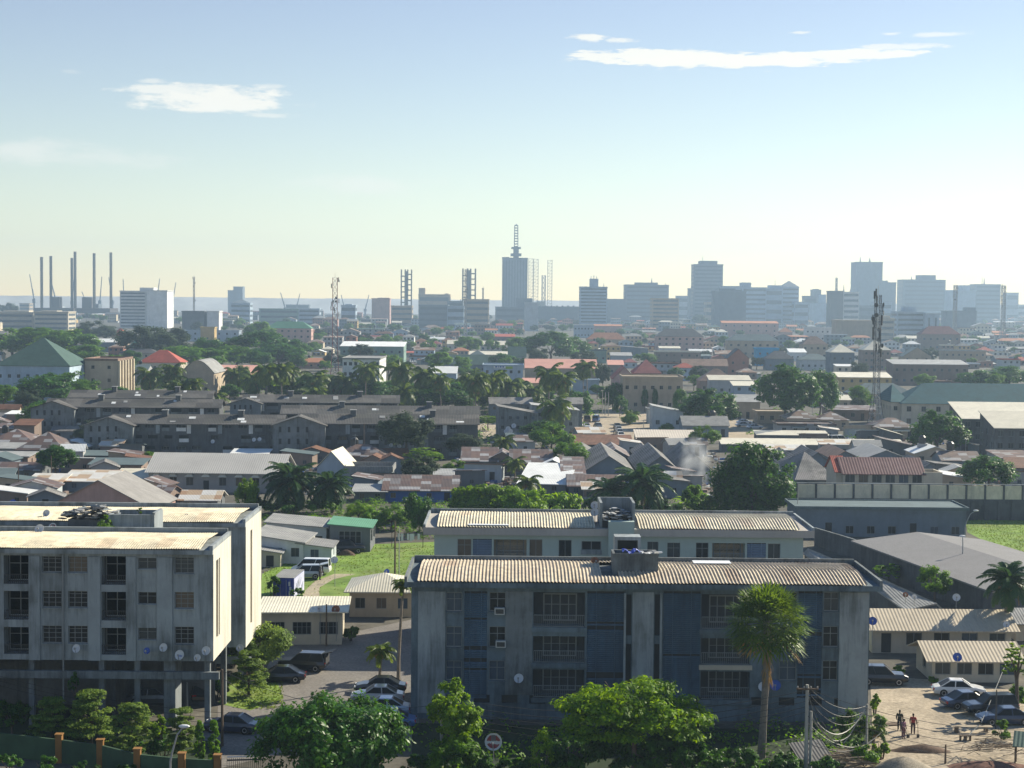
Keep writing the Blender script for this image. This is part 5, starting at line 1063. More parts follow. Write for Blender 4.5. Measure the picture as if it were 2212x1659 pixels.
# ================================================================ the dark estate blocks
def estate(label,u0,u1,ve0,vb,ridge=1.75,D=9.,bays=9,wings=(),yaw=0.,back=False):
    um=u0; Y=G(u0,vb).y; a=P(u0,ve0,Y); z=a.z; w=(P(u1,ve0,Y).x-a.x)/math.cos(yaw); t=thing('estate_block',label,'apartment block',(a.x,Y,0),yaw,'rows of dark estate blocks')
    fh=z/3; ops=[]; p=w/bays; pan=[]
    for f in range(3):
        for i in range(bays):
            if rnd.random()<.12: continue
            q=.62 if i%3 else .5; x=i*p+p*.5+(p*.18 if f==1 else 0); x=min(x,w-p*.35); ops.append((x-p*q/2,x+p*q/2,f*fh+.75,f*fh+fh*.93,1.2,1)); pan.append((x,f))
    mb=MB(); facade(mb,(0,0,0),(1,0,0),w,0,z,ops); facade(mb,(w,0,0),(0,1,0),D,0,z,[(1.,1.8,f*fh+1,f*fh+2.2,.15,1) for f in range(3)],0,0,(-1,0,0)); facade(mb,(0,D,0),(0,-1,0),D,0,z,[(q,q+.7,f*fh+.9,f*fh+2.1,.15,1) for f in range(3) for q in (1,3,5,7)],0,0,(1,0,0)); mb.quad((w,D,0),(0,D,0),(0,D,z),(w,D,z))
    for x in (0,w): mb.tri((x,0,z),(x,D,z),(x,D/2,z+ridge-.12))
    mb.build('wall',[concd,black_in],t)
    for o in ops:
        if rnd.random()<.5: window(t,(o[0]+o[1])/2,1.1,o[2]+.1,(o[1]-o[0])*.8,(o[3]-o[2])*.8,'cross')
        k=rnd.random(); mb=MB(); mb.box(o[0],o[1],-.05,.07,o[2]-.05,o[2]+.75); mb.build('balcony_parapet',[conc,concd,W['white'],W['dgrey']][int(k*4)],t)
    for i in range(1,bays):
        if i%2: mb=MB(); mb.box(i*p-.45,i*p+.45,-.12,-.003,fh*2+.2,z-.15); mb.build('render_panel',W['white'] if i%4==1 else concl,t)
    m=roof_mb('gable',w,D,z,ridge,.6); m.xf(Matrix.Translation((w/2,0,0))); m.build('roof',estroof,t)
    for i in range(int(w/3.5)+1):
        x=rnd.uniform(1,w-1); y=rnd.uniform(.3,D*.42); zz=z-.1+(ridge+.1)*y/(D/2+.0); k=rnd.random(); s=rnd.uniform(.3,.9)
        if k<.5: b=MB(); e=ridge/(D/2); b.hexa([(x-s,y-.5,zz-.5*e+.14),(x+s,y-.5,zz-.5*e+.14),(x+s,y+.5,zz+.5*e+.14),(x-s,y+.5,zz+.5*e+.14)],[(x-s,y-.5,zz-.5*e+.19),(x+s,y-.5,zz-.5*e+.19),(x+s,y+.5,zz+.5*e+.19),(x-s,y+.5,zz+.5*e+.19)]); b.build('patched_sheet',Rm['white'] if k<.3 else Rm['tin'],t)
    for i in range(2):
        x=w*(.3+.45*i); b=MB(); b.box(x-.6,x+.6,D/2-1.2,D/2+.1,z+ridge-.8,z+ridge+.9); c=b.build('chimney_tank',concd,t); b=MB(); b.box(x-.75,x+.75,D/2-1.35,D/2+.25,z+ridge+.904,z+ridge+1.02); b.build('slab',Rm['tin'],c)
    for wa,wb,out,kind in wings:    # projecting wing with its own roof falling toward the front
        xa,xb=P(wa,ve0,Y).x-a.x,P(wb,ve0,Y).x-a.x; ww=xb-xa; xc=(xa+xb)/2; mb=MB()
        so=[(ww*(.12+.17*i),ww*(.12+.17*i)+.55,f*fh+.8,f*fh+2.,.15,1) for f in range(3) for i in range(4)]
        zt=z-.2; facade(mb,(xa,-out,0),(1,0,0),ww,0,zt,so); facade(mb,(xb,-out,0),(0,1,0),out,0,zt,[],0,0,(-1,0,0)); facade(mb,(xa,0,0),(0,-1,0),out,0,zt,[],0,0,(1,0,0))
        rr=ww*.17; mb.tri((xa,-out,zt),(xb,-out,zt),(xc,-out,zt+rr-.1)); mb.build('wing_wall',[conc,black_in],t)
        m=roof_mb('gabley',ww,out+D*.5,zt,rr,.45); m.xf(Matrix.Translation((xc,-out,0))); m.build('wing_roof',estroof,t)
    BOX.append((u0,ve0-25,u1,vb,Y)); return t
estate('front left estate block with gabled wing and pale balcony panels',240,606,914,985,bays=11,wings=((188,292,3.2,0),),yaw=R(3))
estate('front right estate block with a projecting middle wing',646,1030,914,990,bays=11,wings=((592,704,3.2,0),(819,925,4.5,0)),yaw=R(3))
estate('second row estate block behind the front left one',100,470,878,950,bays=10,wings=((73,165,3.,0),),yaw=R(3))
estate('second row estate block with pale right end wall',610,1032,893,960,bays=10,yaw=R(3))
estate('third row estate block at the far left behind the palms',150,452,858,925,bays=8,yaw=R(3))
estate('third row estate block with bright gable wing behind the crossing palms',525,858,868,932,bays=8,wings=((500,566,3.,0),),yaw=R(3))
for u,v,Y in ((460,954,362),(549,950,360),(561,949,360),(845,962,350),(863,964,350),(1000,945,372)): dish('small dish high on the dark estate walls',P(u,v,Y),.45,(-.2,-1,.4),'white',.5,'small dishes on the estate walls',(0,.6,-.1))
LM+= [(400,930,'the front left estate block'),(880,930,'the front right estate block')]
low2=lambda *a,**k: bld(*a,**k)
# pale concrete flats right of the estate
fl='pale flats right of the estate'
bld('pale flats with long grey roof left of the crossing palms',1059,1150,872,None,912,9,'gable',1.6,roofmat=asbest,plain_wall=conc,rows=2,cols=5,win=(.7,.9),group=fl,yaw=R(4))
bld('stained flats with shed roof and several dishes beside the lime bush',1078,1160,893,None,954,10,'shed',1.8,roofmat=asbest,plain_wall=conc,rows=3,cols=5,win=(.8,.9),group=fl,yaw=R(5))
bld('taller stained flats with pale lit roof behind the crossing palm',1150,1250,886,None,946,10,'shed',1.4,roofmat=Rm['tin'],plain_wall=concl,rows=3,cols=3,win=(.8,.9),group=fl,yaw=R(3))
bld('grey flats end wall beside the car square',1212,1258,872,None,925,9,'gable',1.5,roofmat=asbest,plain_wall=conc,rows=3,cols=2,win=(.8,.9),group=fl)
for u,v in ((1098,926),(1094,932),(1103,932),(1110,920)): dish('small white dish on the stained flats beside the lime bush',P(u,v,402),.6,(-.2,-1,.4),'white',.5,'small dishes on the stained flats',(0,.6,-.1))
# ================================================================ workshops and shacks
def hoods(root,w,D,z):
    for i in range(8): x=-w/2+(i+.5)*w/8; mb=MB(); mb.hexa([(x-.8,-.7,z*.78),(x+.8,-.7,z*.78),(x+.8,-.004,z*.78),(x-.8,-.004,z*.78)],[(x-.35,-.25,z*.92),(x+.35,-.25,z*.92),(x+.35,-.004,z*.92),(x-.35,-.004,z*.92)]); mb.build('window_hood',Rm['cream'],root)
bld('long hall with pale corrugated roof and a row of hooded windows',318,606,1021,None,1064,13,'gable',2.9,'grey','tin',rows=1,cols=8,win=(1.3,1.5),yaw=R(-2.5),over=.6,mark='the long hall',extra=hoods,roofmat=M('pale_hall_roof',(.5,.48,.44),.75,.12,.2,.2,(.35,.33,.3),1,corr=('X',.4)))
bld('gabled house with one dazzling roof slope at the end of the long hall',684,747,1011,None,1046,10,'gabley',3.2,'bluegrey','cream',rows=1,cols=2,yaw=R(-6),mark='the gabled end house')
bld('broad grey gable roofed shed behind the second grey block',95,328,1098,None,1140,14,'gabley',4.3,'pink','grey',rows=1,cols=5,yaw=R(-3),mark='the broad gable shed',roofmat=M('weathered_gable_roof',(.26,.25,.24),.85,.2,.4,.5,(.14,.13,.13),1,corr=('Y',.4)))
bld('blue painted shack under a big rusty hipped roof',40,134,972,None,1000,12,'hip',3.4,'blue',roofmat=patchm,rows=1,cols=2,mark='the blue shack',over=.8)
sh='tin roofed shacks'
def shack(label,u0,u1,vt,vb,roof='mono',rise=.6,wall='dgrey',rm=None,D=6,**k): return bld(label,u0,u1,vt,None,vb,D,roof,rise,wall,rows=1,cols=k.pop('cols',2),name='shack',cat='shack',roofmat=rm or patchm,win=(.9,.9),group=sh,over=.5,**k)
shack('white domed tin canopy beside the blue shack',119,188,964,990,'barrel',1.2,'dgrey',Rm['white']); shack('low slate shack under the estate wing',176,242,988,1003,'mono',.5,'dgrey',Rm['slate']); shack('long maroon shack with pale roof below the estate',195,305,1003,1030,'mono',.7,'maroon' if 'maroon' in W else 'brown',Rm['slate'],cols=4)
shack('white and rust roofed shack left of the long hall',134,236,1044,1062,'mono',1.2,'slate',patch2,D=8,mark='the white and rust roofed shack'); shack('bright cream roofed shack touching the long hall',244,318,1036,1060,'mono',1.2,'dgrey',Rm['cream'],D=8); shack('rust patched low shack in front of the blue shack',60,130,1050,1064,'mono',.9,'dgrey',patch2,D=6); shack('dark shack with striped tin roof at the far left',-20,82,1014,1040,'gable',1.,'dgrey',patchm,D=9)
shack('small cabin with rust brown roof left of the blue shack',-10,45,925,960,'mono',.8,'brown',patchm); shack('shack with lit rusty roof slope under the estate corner',30,74,918,962,'mono',1.,'brown',Rm['rust']); shack('low cabin under bright tin sheet at the far left',14,64,894,925,'mono',.5,'brown',Rm['white']); shack('narrow shack with white roof edge at the left picture edge',-15,60,985,1010,'mono',.4,'brown',Rm['tin'])
shack('shack under broken pale tin sheets before the hooded windows',390,470,1082,1104,'gable',1.2,'dgrey',patch2,D=7); shack('pale blue sheeted shelter under the front left estate block',500,575,985,1000,'mono',.6,'blue',Rm['white'])
bld('small flat roofed white house right of the dazzling roof',747,845,1017,None,1048,8,'flat',.9,'white','grey',rows=1,cols=3,plain_wall=concl,mark='the flat roofed white house')
shack('long shack with brown rust roof and silver patches before the almond trees',830,985,1058,1085,'gable',2.,'blue',patchm,D=12,cols=4,mark='the brown rust shack'); shack('dark lean-to shack under the flat roofed white house',765,832,1062,1085,'mono',.6,'dgrey',Rm['tin']); shack('narrow grey roofed shed behind the brown rust shack',940,1010,1030,1048,'mono',.6,'grey',Rm['tin'])
shack('maroon patched roof shack on the left of the shack cluster',1000,1072,995,1025,'gable',2.2,'dgrey',patchm,D=13,cols=3); shack('maroon patched roof shack with creeper covered gable',1060,1110,990,1024,'gabley',1.4,'brown',patchm,D=8); shack('long maroon patched roof shack behind the white sheeted shed',1105,1190,1000,1030,'gable',2.2,'dgrey',patchm,D=13,cols=3)
shack('shed under one long white sheet roof',1122,1222,1052,1068,'mono',2.2,'dgrey',Rm['white'],D=16,mark='the white sheeted shed',yaw=R(-8)); shack('stack of narrow tin roofed stalls beside the grey gables',1218,1262,1030,1060,'mono',2.4,'dgrey',patchm,D=14)
for i,(u0,u1,vt,vb,rise,lab,rm) in enumerate(((1262,1368,1020,1045,3.2,'nearest grey gable roof of the market sheds',asbest),(1384,1470,1020,1045,3.2,'grey gable roof with white patches behind the oil palms',asbest),(1468,1536,1016,1045,3.,'grey gable roof wrapped in white smoke',asbest),(1238,1290,987,1010,1.6,'small grey gable left in the back row of the market sheds',asbest),(1300,1360,988,1010,1.8,'small patched gable in the back row of the market sheds',patchm),(1378,1420,988,1010,1.6,'small gable with lit hip in the back row of market sheds',asbest),(1690,1738,1002,1030,1.8,'grey gable with bright patched ridge behind the dark tree',asbest),(1740,1790,998,1025,2.,'hazy grey gable left of the red roofed hall',asbest),(1722,1806,1036,1062,4.,'large grey hip roof just left of the red roofed hall',asbest),(1800,1850,990,1015,1.6,'brown gable behind the left end of the red roofed hall',Rm['brown']),(1868,1960,990,1010,1.8,'low grey gable behind the red roofed hall',Rm['tin']),(1985,2030,1020,1050,1.8,'small grey gable right of the red roofed hall',asbest))):
    bld(lab,u0,u1,vt,None,vb,D=30 if i<3 else 26 if i==8 else 18,roof='gabley' if i!=8 else 'hip',rise=rise,wall='slate',roofmat=rm,rows=1,cols=2,group='market sheds',name='market_shed',cat='shed',win=(.9,.9),over=.5)
shack('brown shanty roof with scattered sheets before the grey gable',1230,1345,1050,1072,'gable',1.6,'dgrey',patchm,D=9,cols=4); shack('small pink and white tin stall between the oil palms and almond trees',1262,1302,1066,1080,'mono',.8,'brown',patch2,D=5)
# canopies round the market square
def canopy(label,u0,u1,vt,vb,D,rm,rise=.5):
    t=bld(label,u0,u1,vt,None,vb,D,'mono',rise,'dgrey',roofmat=rm,rows=0,cols=0,name='market_canopy',cat='canopy',group='market canopies',over=.3); return t
canopy('long rusty roofed canopy on the near side of the market square',1219,1366,962,978,9,Rm['rust'],1.6); canopy('long pale roofed canopy beside the rusty one',1376,1520,948,968,9,M('canopy_pale_roof',(.56,.5,.42),.7,.12,.3,.2,(.4,.34,.28),1,corr=('X',.6)),1.5); canopy('far pale canopy behind the dark round tree',1636,1790,946,956,6,Rm['cream'],.7); canopy('near pale canopy stretching toward the tall mast',1560,1955,966,978,6,Rm['cream'],.9); canopy('short striped tin stall roof below the near pale canopy',1660,1745,976,990,6,patch2,.7)
shack('sloping striped tin roof at the foot of the tall mast',1905,1985,965,985,'shed',2.,'dgrey',patchm,D=8); shack('white lit sheet roof behind the tall mast foot',1908,1950,940,960,'shed',1.6,'dgrey',Rm['cream'],D=8); shack('low white box roof right of the red roofed hall',1984,2032,1045,1054,'mono',.3,'white',Rm['white'],D=5)
# red roofed hall
def hall_x(root,w,D,z):
    mb=MB(); x=w/2+1.6; 
    for q in ((w/2+.004,w/2+.3,0,6.),(w/2+3.,w/2+3.3,0,6.),(w/2+.3,w/2+3.,0,.25),(w/2+.3,w/2+3.,5.75,6.)): mb.box(*q,0,z+.3)
    mb.box(w/2+.3,w/2+3,.25,5.75,0,z-.4,1); mb.build('tank_tower',[W['beige'],black_in],root)
bld('long cream hall with dull red ribbed roof behind the panelled wall',1822,1996,1023,None,1082,9,'gable',2.5,roofmat=M('dull_red_ribbed_roof',(.15,.075,.072),.6,.15,.3,.3,(.3,.2,.2),1,corr=('X',.5)),plain_wall=W['beige'],rows=2,cols=6,win=(2.2,1.7),style='half',extra=hall_x,mark='the red roofed hall')
bld('red roofed hall wing with gable toward the grey hip roof',1806,1826,1018,None,1080,9,'gable',2.4,'beige','red',rows=0,cols=0)
# hostel with teal roof and neighbours
bld('long cream hostel with wide teal hipped roof',1948,2330,873,None,925,16,'hip',5.5,'beige','tealb',rows=2,cols=12,win=(1.3,1.5),mark='the teal roofed hostel',side=1,style='half')
bld('cream wing of the hostel with teal hip end',1926,1962,868,None,922,20,'hip',4.5,'beige','tealb',rows=2,cols=2)
bld('long house with grey hipped roof left of the hostel',1838,1975,851,None,872,12,'hip',3.5,'brown','slate',rows=1,cols=5)
bld('dim grey block with wide bone coloured roof on the right',2080,2260,905,None,985,12,'mono',3.2,'slate','cream',rows=3,cols=8,mark='the bone roofed block',win=(1.2,1.3),plain_wall=concd)
bld('nearer dim grey block with lower bone coloured roof at the right edge',2150,2290,925,None,1005,12,'mono',3.,'slate','cream',rows=3,cols=6,win=(1.2,1.3),plain_wall=concd)
g=G(2121,895); t=thing('tank_stand','steel stand carrying dark water tanks before the teal roof','tank stand',(g.x,g.y,0)); hz=P(2121,860,g.y).z
for x in (-2.6,2.6):
    for y in (-1.5,1.5): mb=MB(); mb.box(x-.1,x+.1,y-.1,y+.1,0,hz); mb.build('leg',dark_m,t)
mb=MB(); mb.box(-3.2,3.2,-1.9,1.9,hz+.003,hz+.15); mb.build('platform',steel,t)
for x in (-1.1,1.1): mb=MB(); mb.lathe([(1.,0),(1.05,.2),(1.05,2.),(.5,2.5)],12,0,(x,0,hz+.154)); mb.build('tank',tankb,t)
mb=MB(); mb.box(-3.2,3.2,-1.9,-1.8,hz+2.7,hz+2.8); mb.box(-3.2,-3.1,-1.9,-1.8,hz+.154,hz+2.7); mb.box(3.1,3.2,-1.9,-1.8,hz+.154,hz+2.7); mb.build('guard_frame',steel,t)
mast('tall dark lattice mast with many antennas at the market edge',1891,637,938,32,11,bays=20,ants=24,mark='the tall dark mast',dark=True)
mast('red and white lattice mast rising from the palms',723,600,812,18,10,bays=16,ants=12,red=True,mark='the red and white mast')
# houses of the middle distance, one line each: label,u0,u1,eave v,base v,depth,roof,rise,wall,roof colour,rows,cols
m1=[('open sided hall under a sweeping green pyramid roof at the far left',-10,150,790,868,26,'hip',9.,'bluegrey','teal',2,8,'the green pyramid hall'),
('cream four storey block with bright ribbed side wall',183,253,778,862,22,'flat',.6,'tan','brown',3,2,'the cream ribbed block'),
('long house with salmon roof behind the cream ribbed block',148,186,797,835,20,'hip',3.,'beige','pink',2,3,None),
('red tiled house right of the cream ribbed block',300,390,783,825,14,'hip',5.,'beige','red',2,4,None),
('chapel like hall with barrel roof and bright edge wall',392,462,806,862,22,'barrel',4.5,'tan','grey',1,2,'the barrel roofed hall'),
('long low building with pink roof behind the palms',395,600,808,838,26,'gable',3.,'beige','pink',1,9,'the long pink roof'),
('three storey white school block with projecting roof slab',740,820,775,862,30,'flat',.3,'white','grey',4,7,'the white school block'),
('wide green grey block with white flat roof edge behind the school',735,872,748,790,22,'mono',2.,'green','white',2,8,None),
('long shed with dark teal roof',925,1052,787,806,14,'gable',4.5,'slate','teal',1,7,'the dark teal shed'),
('teal hipped house behind the teal shed',1012,1050,769,790,10,'hip',3.,'pale','slate',1,3,None),('long hall with cream roof behind the teal shed',1014,1098,766,785,10,'mono',1.6,'beige','cream',1,6,None),
('gabled house with teal roof and bright slope left of the round tree',1098,1136,770,795,12,'gable',5.,'pale','teal',1,2,None),
('blue grey box building with a lime band on its parapet',1044,1130,790,838,16,'flat',.5,'bluegrey','pale',2,5,'the blue grey box'),
('low shed with tilted white roof between the palms',925,986,806,830,12,'mono',2.4,'bluegrey','white',1,2,None),
('long hall with wide pink roof behind the twin palms',1135,1290,795,838,26,'gable',3.2,'tan','pink',1,9,'the wide pink roof'),
('low ochre hut with pink roof under the wide pink roof',1130,1170,827,850,6,'mono',1.6,'ochre','pink',1,3,None),
('plain pale blue wall of a windowless shed by the twin palms',1232,1294,821,850,8,'flat',.3,'bluegrey','pale',1,1,None),
('brick house with two red gables behind the beige flats',1325,1372,818,850,16,'gabley',4.5,'pink','red',1,2,None),('house with broad maroon hip roof behind the beige flats',1370,1428,806,850,16,'hip',5.,'pink','maroon',1,4,None),('small house with pink roof left of the red gables',1314,1347,788,812,8,'mono',2.,'brown','pink',1,2,None),
('beige two storey flats with flat concrete roof by the market square',1346,1475,816,890,14,'flat',.5,'tan','tan',2,7,'the beige flats'),
('grey shed with broken roof on the far side of the market square',1410,1476,890,930,10,'shed',1.8,'pale','tin',1,3,'the broken roofed shed'),
('low hut left of the broken roofed shed',1400,1420,884,915,6,'flat',.3,'pale','tin',1,1,None),
('white shop house with blue front left of the big twin tree',1585,1632,833,865,9,'mono',1.2,'bluegrey','cream',2,2,None),('low tan house with patched roof under the white shop house',1590,1642,868,905,8,'mono',1.8,'tan','tin',1,3,None),
('boundary wall house behind the big twin tree',1636,1700,890,915,8,'flat',.3,'tan','tan',1,3,None),
('long house with wide brown hip roof left of the big twin tree',1512,1590,823,850,12,'hip',4.5,'brown','brown',1,4,None),('low house with bone roof before the brown hip roof',1533,1622,821,858,8,'mono',1.5,'grey','cream',1,5,None),
('brick red house under a black gable roof',1572,1618,774,810,12,'gabley',4.6,'brick','dark',2,2,'the black gabled brick house'),('bright cyan house beside the black gabled brick house',1634,1682,754,790,10,'flat',.6,'cyan','cyan',2,3,'the cyan house'),
('slate hipped house hiding the foot of the cyan house',1655,1715,775,800,10,'hip',4.,'slate','dark',1,3,None),('low white roofed shed right of the cyan house',1706,1742,761,780,10,'mono',2.,'white','white',1,3,None),
('three storey house with dark brown hip roof',1733,1788,744,776,12,'hip',5.,'tan','brown',2,4,'the brown hipped house'),('long flats with green grey roof left of the brown hipped house',1572,1682,736,772,12,'hip',4.,'tan','slate',2,8,None),
('white roofed bungalow with wide verandah left of the cream hip roof',1728,1795,777,800,12,'hip',3.,'pale','slate',1,5,None),('slate walled house under a pale hip roof',1795,1846,761,808,14,'hip',4.,'slate','cream',2,3,None),
('brown storeyed house under a glaring cream hip roof',1866,1924,756,800,14,'hip',5.,'brown','cream',3,5,'the glaring cream roof'),
('long dim block with thin bright roof edge right of the tall mast',1930,2092,787,832,14,'mono',1.6,'brown','tin',2,10,'the long dim block'),('yellow house with pale roof behind the tall mast',1812,1926,815,848,10,'mono',1.6,'ochre','cream',2,6,'the yellow house'),('low house with teal hip roof between the yellow house and the hostel',1780,1835,858,880,9,'hip',3.,'brown','slate',1,3,None),
('square hut with bone roof left of the tall mast',1815,1838,864,884,6,'mono',1.4,'tan','cream',1,1,None),
('house with black hip roof on pinkish brick walls',1418,1520,727,760,14,'hip',5.5,'pink','dark',3,7,'the black hip roof'),('flat roofed brick flats before the black hip roof',1416,1514,760,790,10,'flat',.4,'brown','cream',2,6,None),
('long pink brick flats with dark green roof',575,672,709,745,14,'hip',5.,'pink','green',3,9,'the pink brick flats'),('long ochre edged school with blue bands',396,516,715,738,12,'flat',.6,'bluegrey','ochre',2,10,None),('ochre tower block of the ochre edged school',433,463,708,745,10,'flat',.6,'ochre','ochre',1,1,None),
('dark store with bright white roof left of the casuarinas',182,262,739,760,12,'mono',2.,'slate','white',1,6,None),('small house with bright red roof behind the white roofed store',241,272,724,745,10,'hip',5.,'tan','red',1,2,None),('low pavilion with green pyramid roof behind the cream ribbed block',275,305,754,775,10,'hip',6.,'pale','green',1,2,None),
('maroon roofed house left of the slim far mast',1990,2075,722,758,14,'hip',6.,'brown','maroon',2,6,'the maroon roof'),('beige ribbed block right of the maroon roof',2040,2130,758,790,12,'flat',.4,'tan','tin',2,7,None),('house with grey gable before the maroon roof',1950,2012,770,795,10,'gabley',5.,'tan','slate',2,3,None),
('long house under a rusty orange roof among the far houses',1560,1682,698,730,14,'mono',2.,'pink','orange',3,12,'the rusty orange roof'),('small pink house with orange hip roof',1684,1712,717,735,10,'hip',4.,'pink','orange',1,2,None),('white flats with flat roofs left of the tan office slab',1740,1804,708,738,10,'flat',.5,'white','white',2,6,None),
('brick house with wide brown roof left of the black hip roof',1268,1352,733,752,12,'hip',5.,'tan','orange',1,8,None),('blue white flats behind the big round tree',1240,1282,702,730,10,'flat',.5,'bluegrey','white',2,6,None),('brown roofed terrace behind the big round tree',1284,1344,704,726,10,'mono',1.5,'pink','orange',1,6,None),
('cream roofed hall between the round trees',1038,1092,745,760,10,'mono',2.5,'beige','cream',1,5,None),('cream roofed hall left of the round trees',966,990,743,758,10,'mono',2.5,'beige','cream',1,2,None),('brick red roofed terrace behind the cream roofed halls',1052,1112,727,742,10,'mono',2.,'brown','red',1,6,None),
('pale block with blue front beside the big round tree',1270,1310,757,785,10,'flat',.3,'green','slate',1,3,None),('grey gabled shed with open end right of the wide pink roof',1320,1365,768,790,10,'mono',1.5,'pale','tin',1,2,None),('long slate shed with bright roof strip behind the wide pink roof',1330,1400,752,772,8,'shed',1.5,'slate','tin',1,3,None),
('brown wall house under the brick red house',1475,1572,790,815,12,'gable',3.,'brown','brown',1,6,None),('small white huts left of the brown wall house',1425,1470,752,775,8,'mono',1.,'white','cream',1,3,None)]
def ribs(root,w,D,z):
    for i in range(6): y=.3+i*(D-1.2)/5; mb=MB(); mb.box(w/2+.004,w/2+.9,y,y+1.3,0,z-.2); mb.build('rib',W['cream'],root)
def sign(root,w,D,z):
    mb=MB(); mb.box(-w*.24,w*.06,-.3,-.05,z-1.,z+.4); mb.build('sign_board',W['white'],root); mb=MB(); mb.box(w*.064,w*.24,-.3,-.05,z-1.2,z+.4); mb.build('lime_panel',plain('lime_sign_paint',(.25,.4,.03),.6),root)
    for x,q in ((-.2,.05),(-.13,.02),(-.09,.05),(-.02,.04)): mb=MB(); mb.box(w*x,w*(x+q),-.34,-.303,z-.75,z+.1); mb.build('blue_letter',W['blue'],root)
for q in m1:
    lab,u0,u1,vt,vb,D,rf,rs,wl_,rm_,rw,cl,mk=q
    bld(lab,u0,u1,vt,None,vb,D,rf,rs,wl_,rm_,rows=rw,cols=cl,mark=mk,group='houses of the middle distance',extra=sign if 'lime band' in lab else ribs if 'ribbed side' in lab or 'ribbed bright' in lab or 'bright ribbed' in lab else None)
# ribbed bright side of the cream block is real piers
mid_cars=[('white car at the near corner of the car square',1252,922,90,'sedan','white'),('white saloon in the middle of the car square',1267,925,95,'sedan','white'),('brown van at the back of the car square',1268,912,92,'van','brown'),('blue covered van at the back of the car square',1288,911,80,'van','blue'),('pale car at the back corner of the car square',1250,905,70,'sedan','silver'),('grey car near the bushes on the car square',1291,924,100,'sedan','grey')]
for a in mid_cars: car(*a,group='cars on the market square',detail=False)
for i in range(4): car(('first','second','third','fourth')[i]+' car in the short row beside the sandy road',1333+i*2.5,925+i*6.5,92,'sedan',('grey','white','silver','white')[i],'cars on the market square',False)
for a in (('silver car nearest the boundary wall under the dark round tree',1606,922,10,'sedan','silver'),('pale car behind the silver one by the boundary wall',1608,916,8,'sedan','pale'),('silver car right of the pair by the boundary wall',1630,927,12,'sedan','silver'),('white pickup on the road before the tall mast',1811,957,20,'van','white'),('white saloon on the road beside the tall mast',1838,959,10,'sedan','white'),('pale saloon among the market sheds',1757,976,-20,'sedan','white'),('white saloon parked left of the far teal shed',889,783,90,'sedan','white'),('second white saloon parked left of the far teal shed',899,784,90,'sedan','white')): car(*a,group='cars round the market',detail=False)
for i,(u,v,lab) in enumerate(((1568,928,'person walking on the sandy market ground'),(1376,937,'person riding along the sandy road'))): person(lab,G(u,v),rnd.random()*360,{},(.1,.03,.04) if i==0 else (.03,.03,.04),(.03,.03,.04),1.72,'people at the market')
for lab,u,vt,vb in (('dark double pole at the end of the car square',1326,920,950),('lone pole on the sandy road',1390,908,938),('thin pole before the dark round tree',1500,872,930),('first leaning pole behind the car square',1301,847,895),('second leaning pole behind the car square',1307,847,897),('third leaning pole behind the car square',1314,847,899),('post left of the long hall end',350,1043,1100),('pole before the white and rust roofed shack',111,985,1052),('pole before the low slate shack',40,1000,1075),('pole among the estate front yards',786,915,1000),('post above the brown rust shack',870,1002,1040)): pole(lab,u,vt,vb,.14 if vb<960 else .1,wood if 'pole' in lab and vb>940 else polec,arms=((.6,.9),(1.6,.9)) if 'double' in lab else (),group='poles of the town')
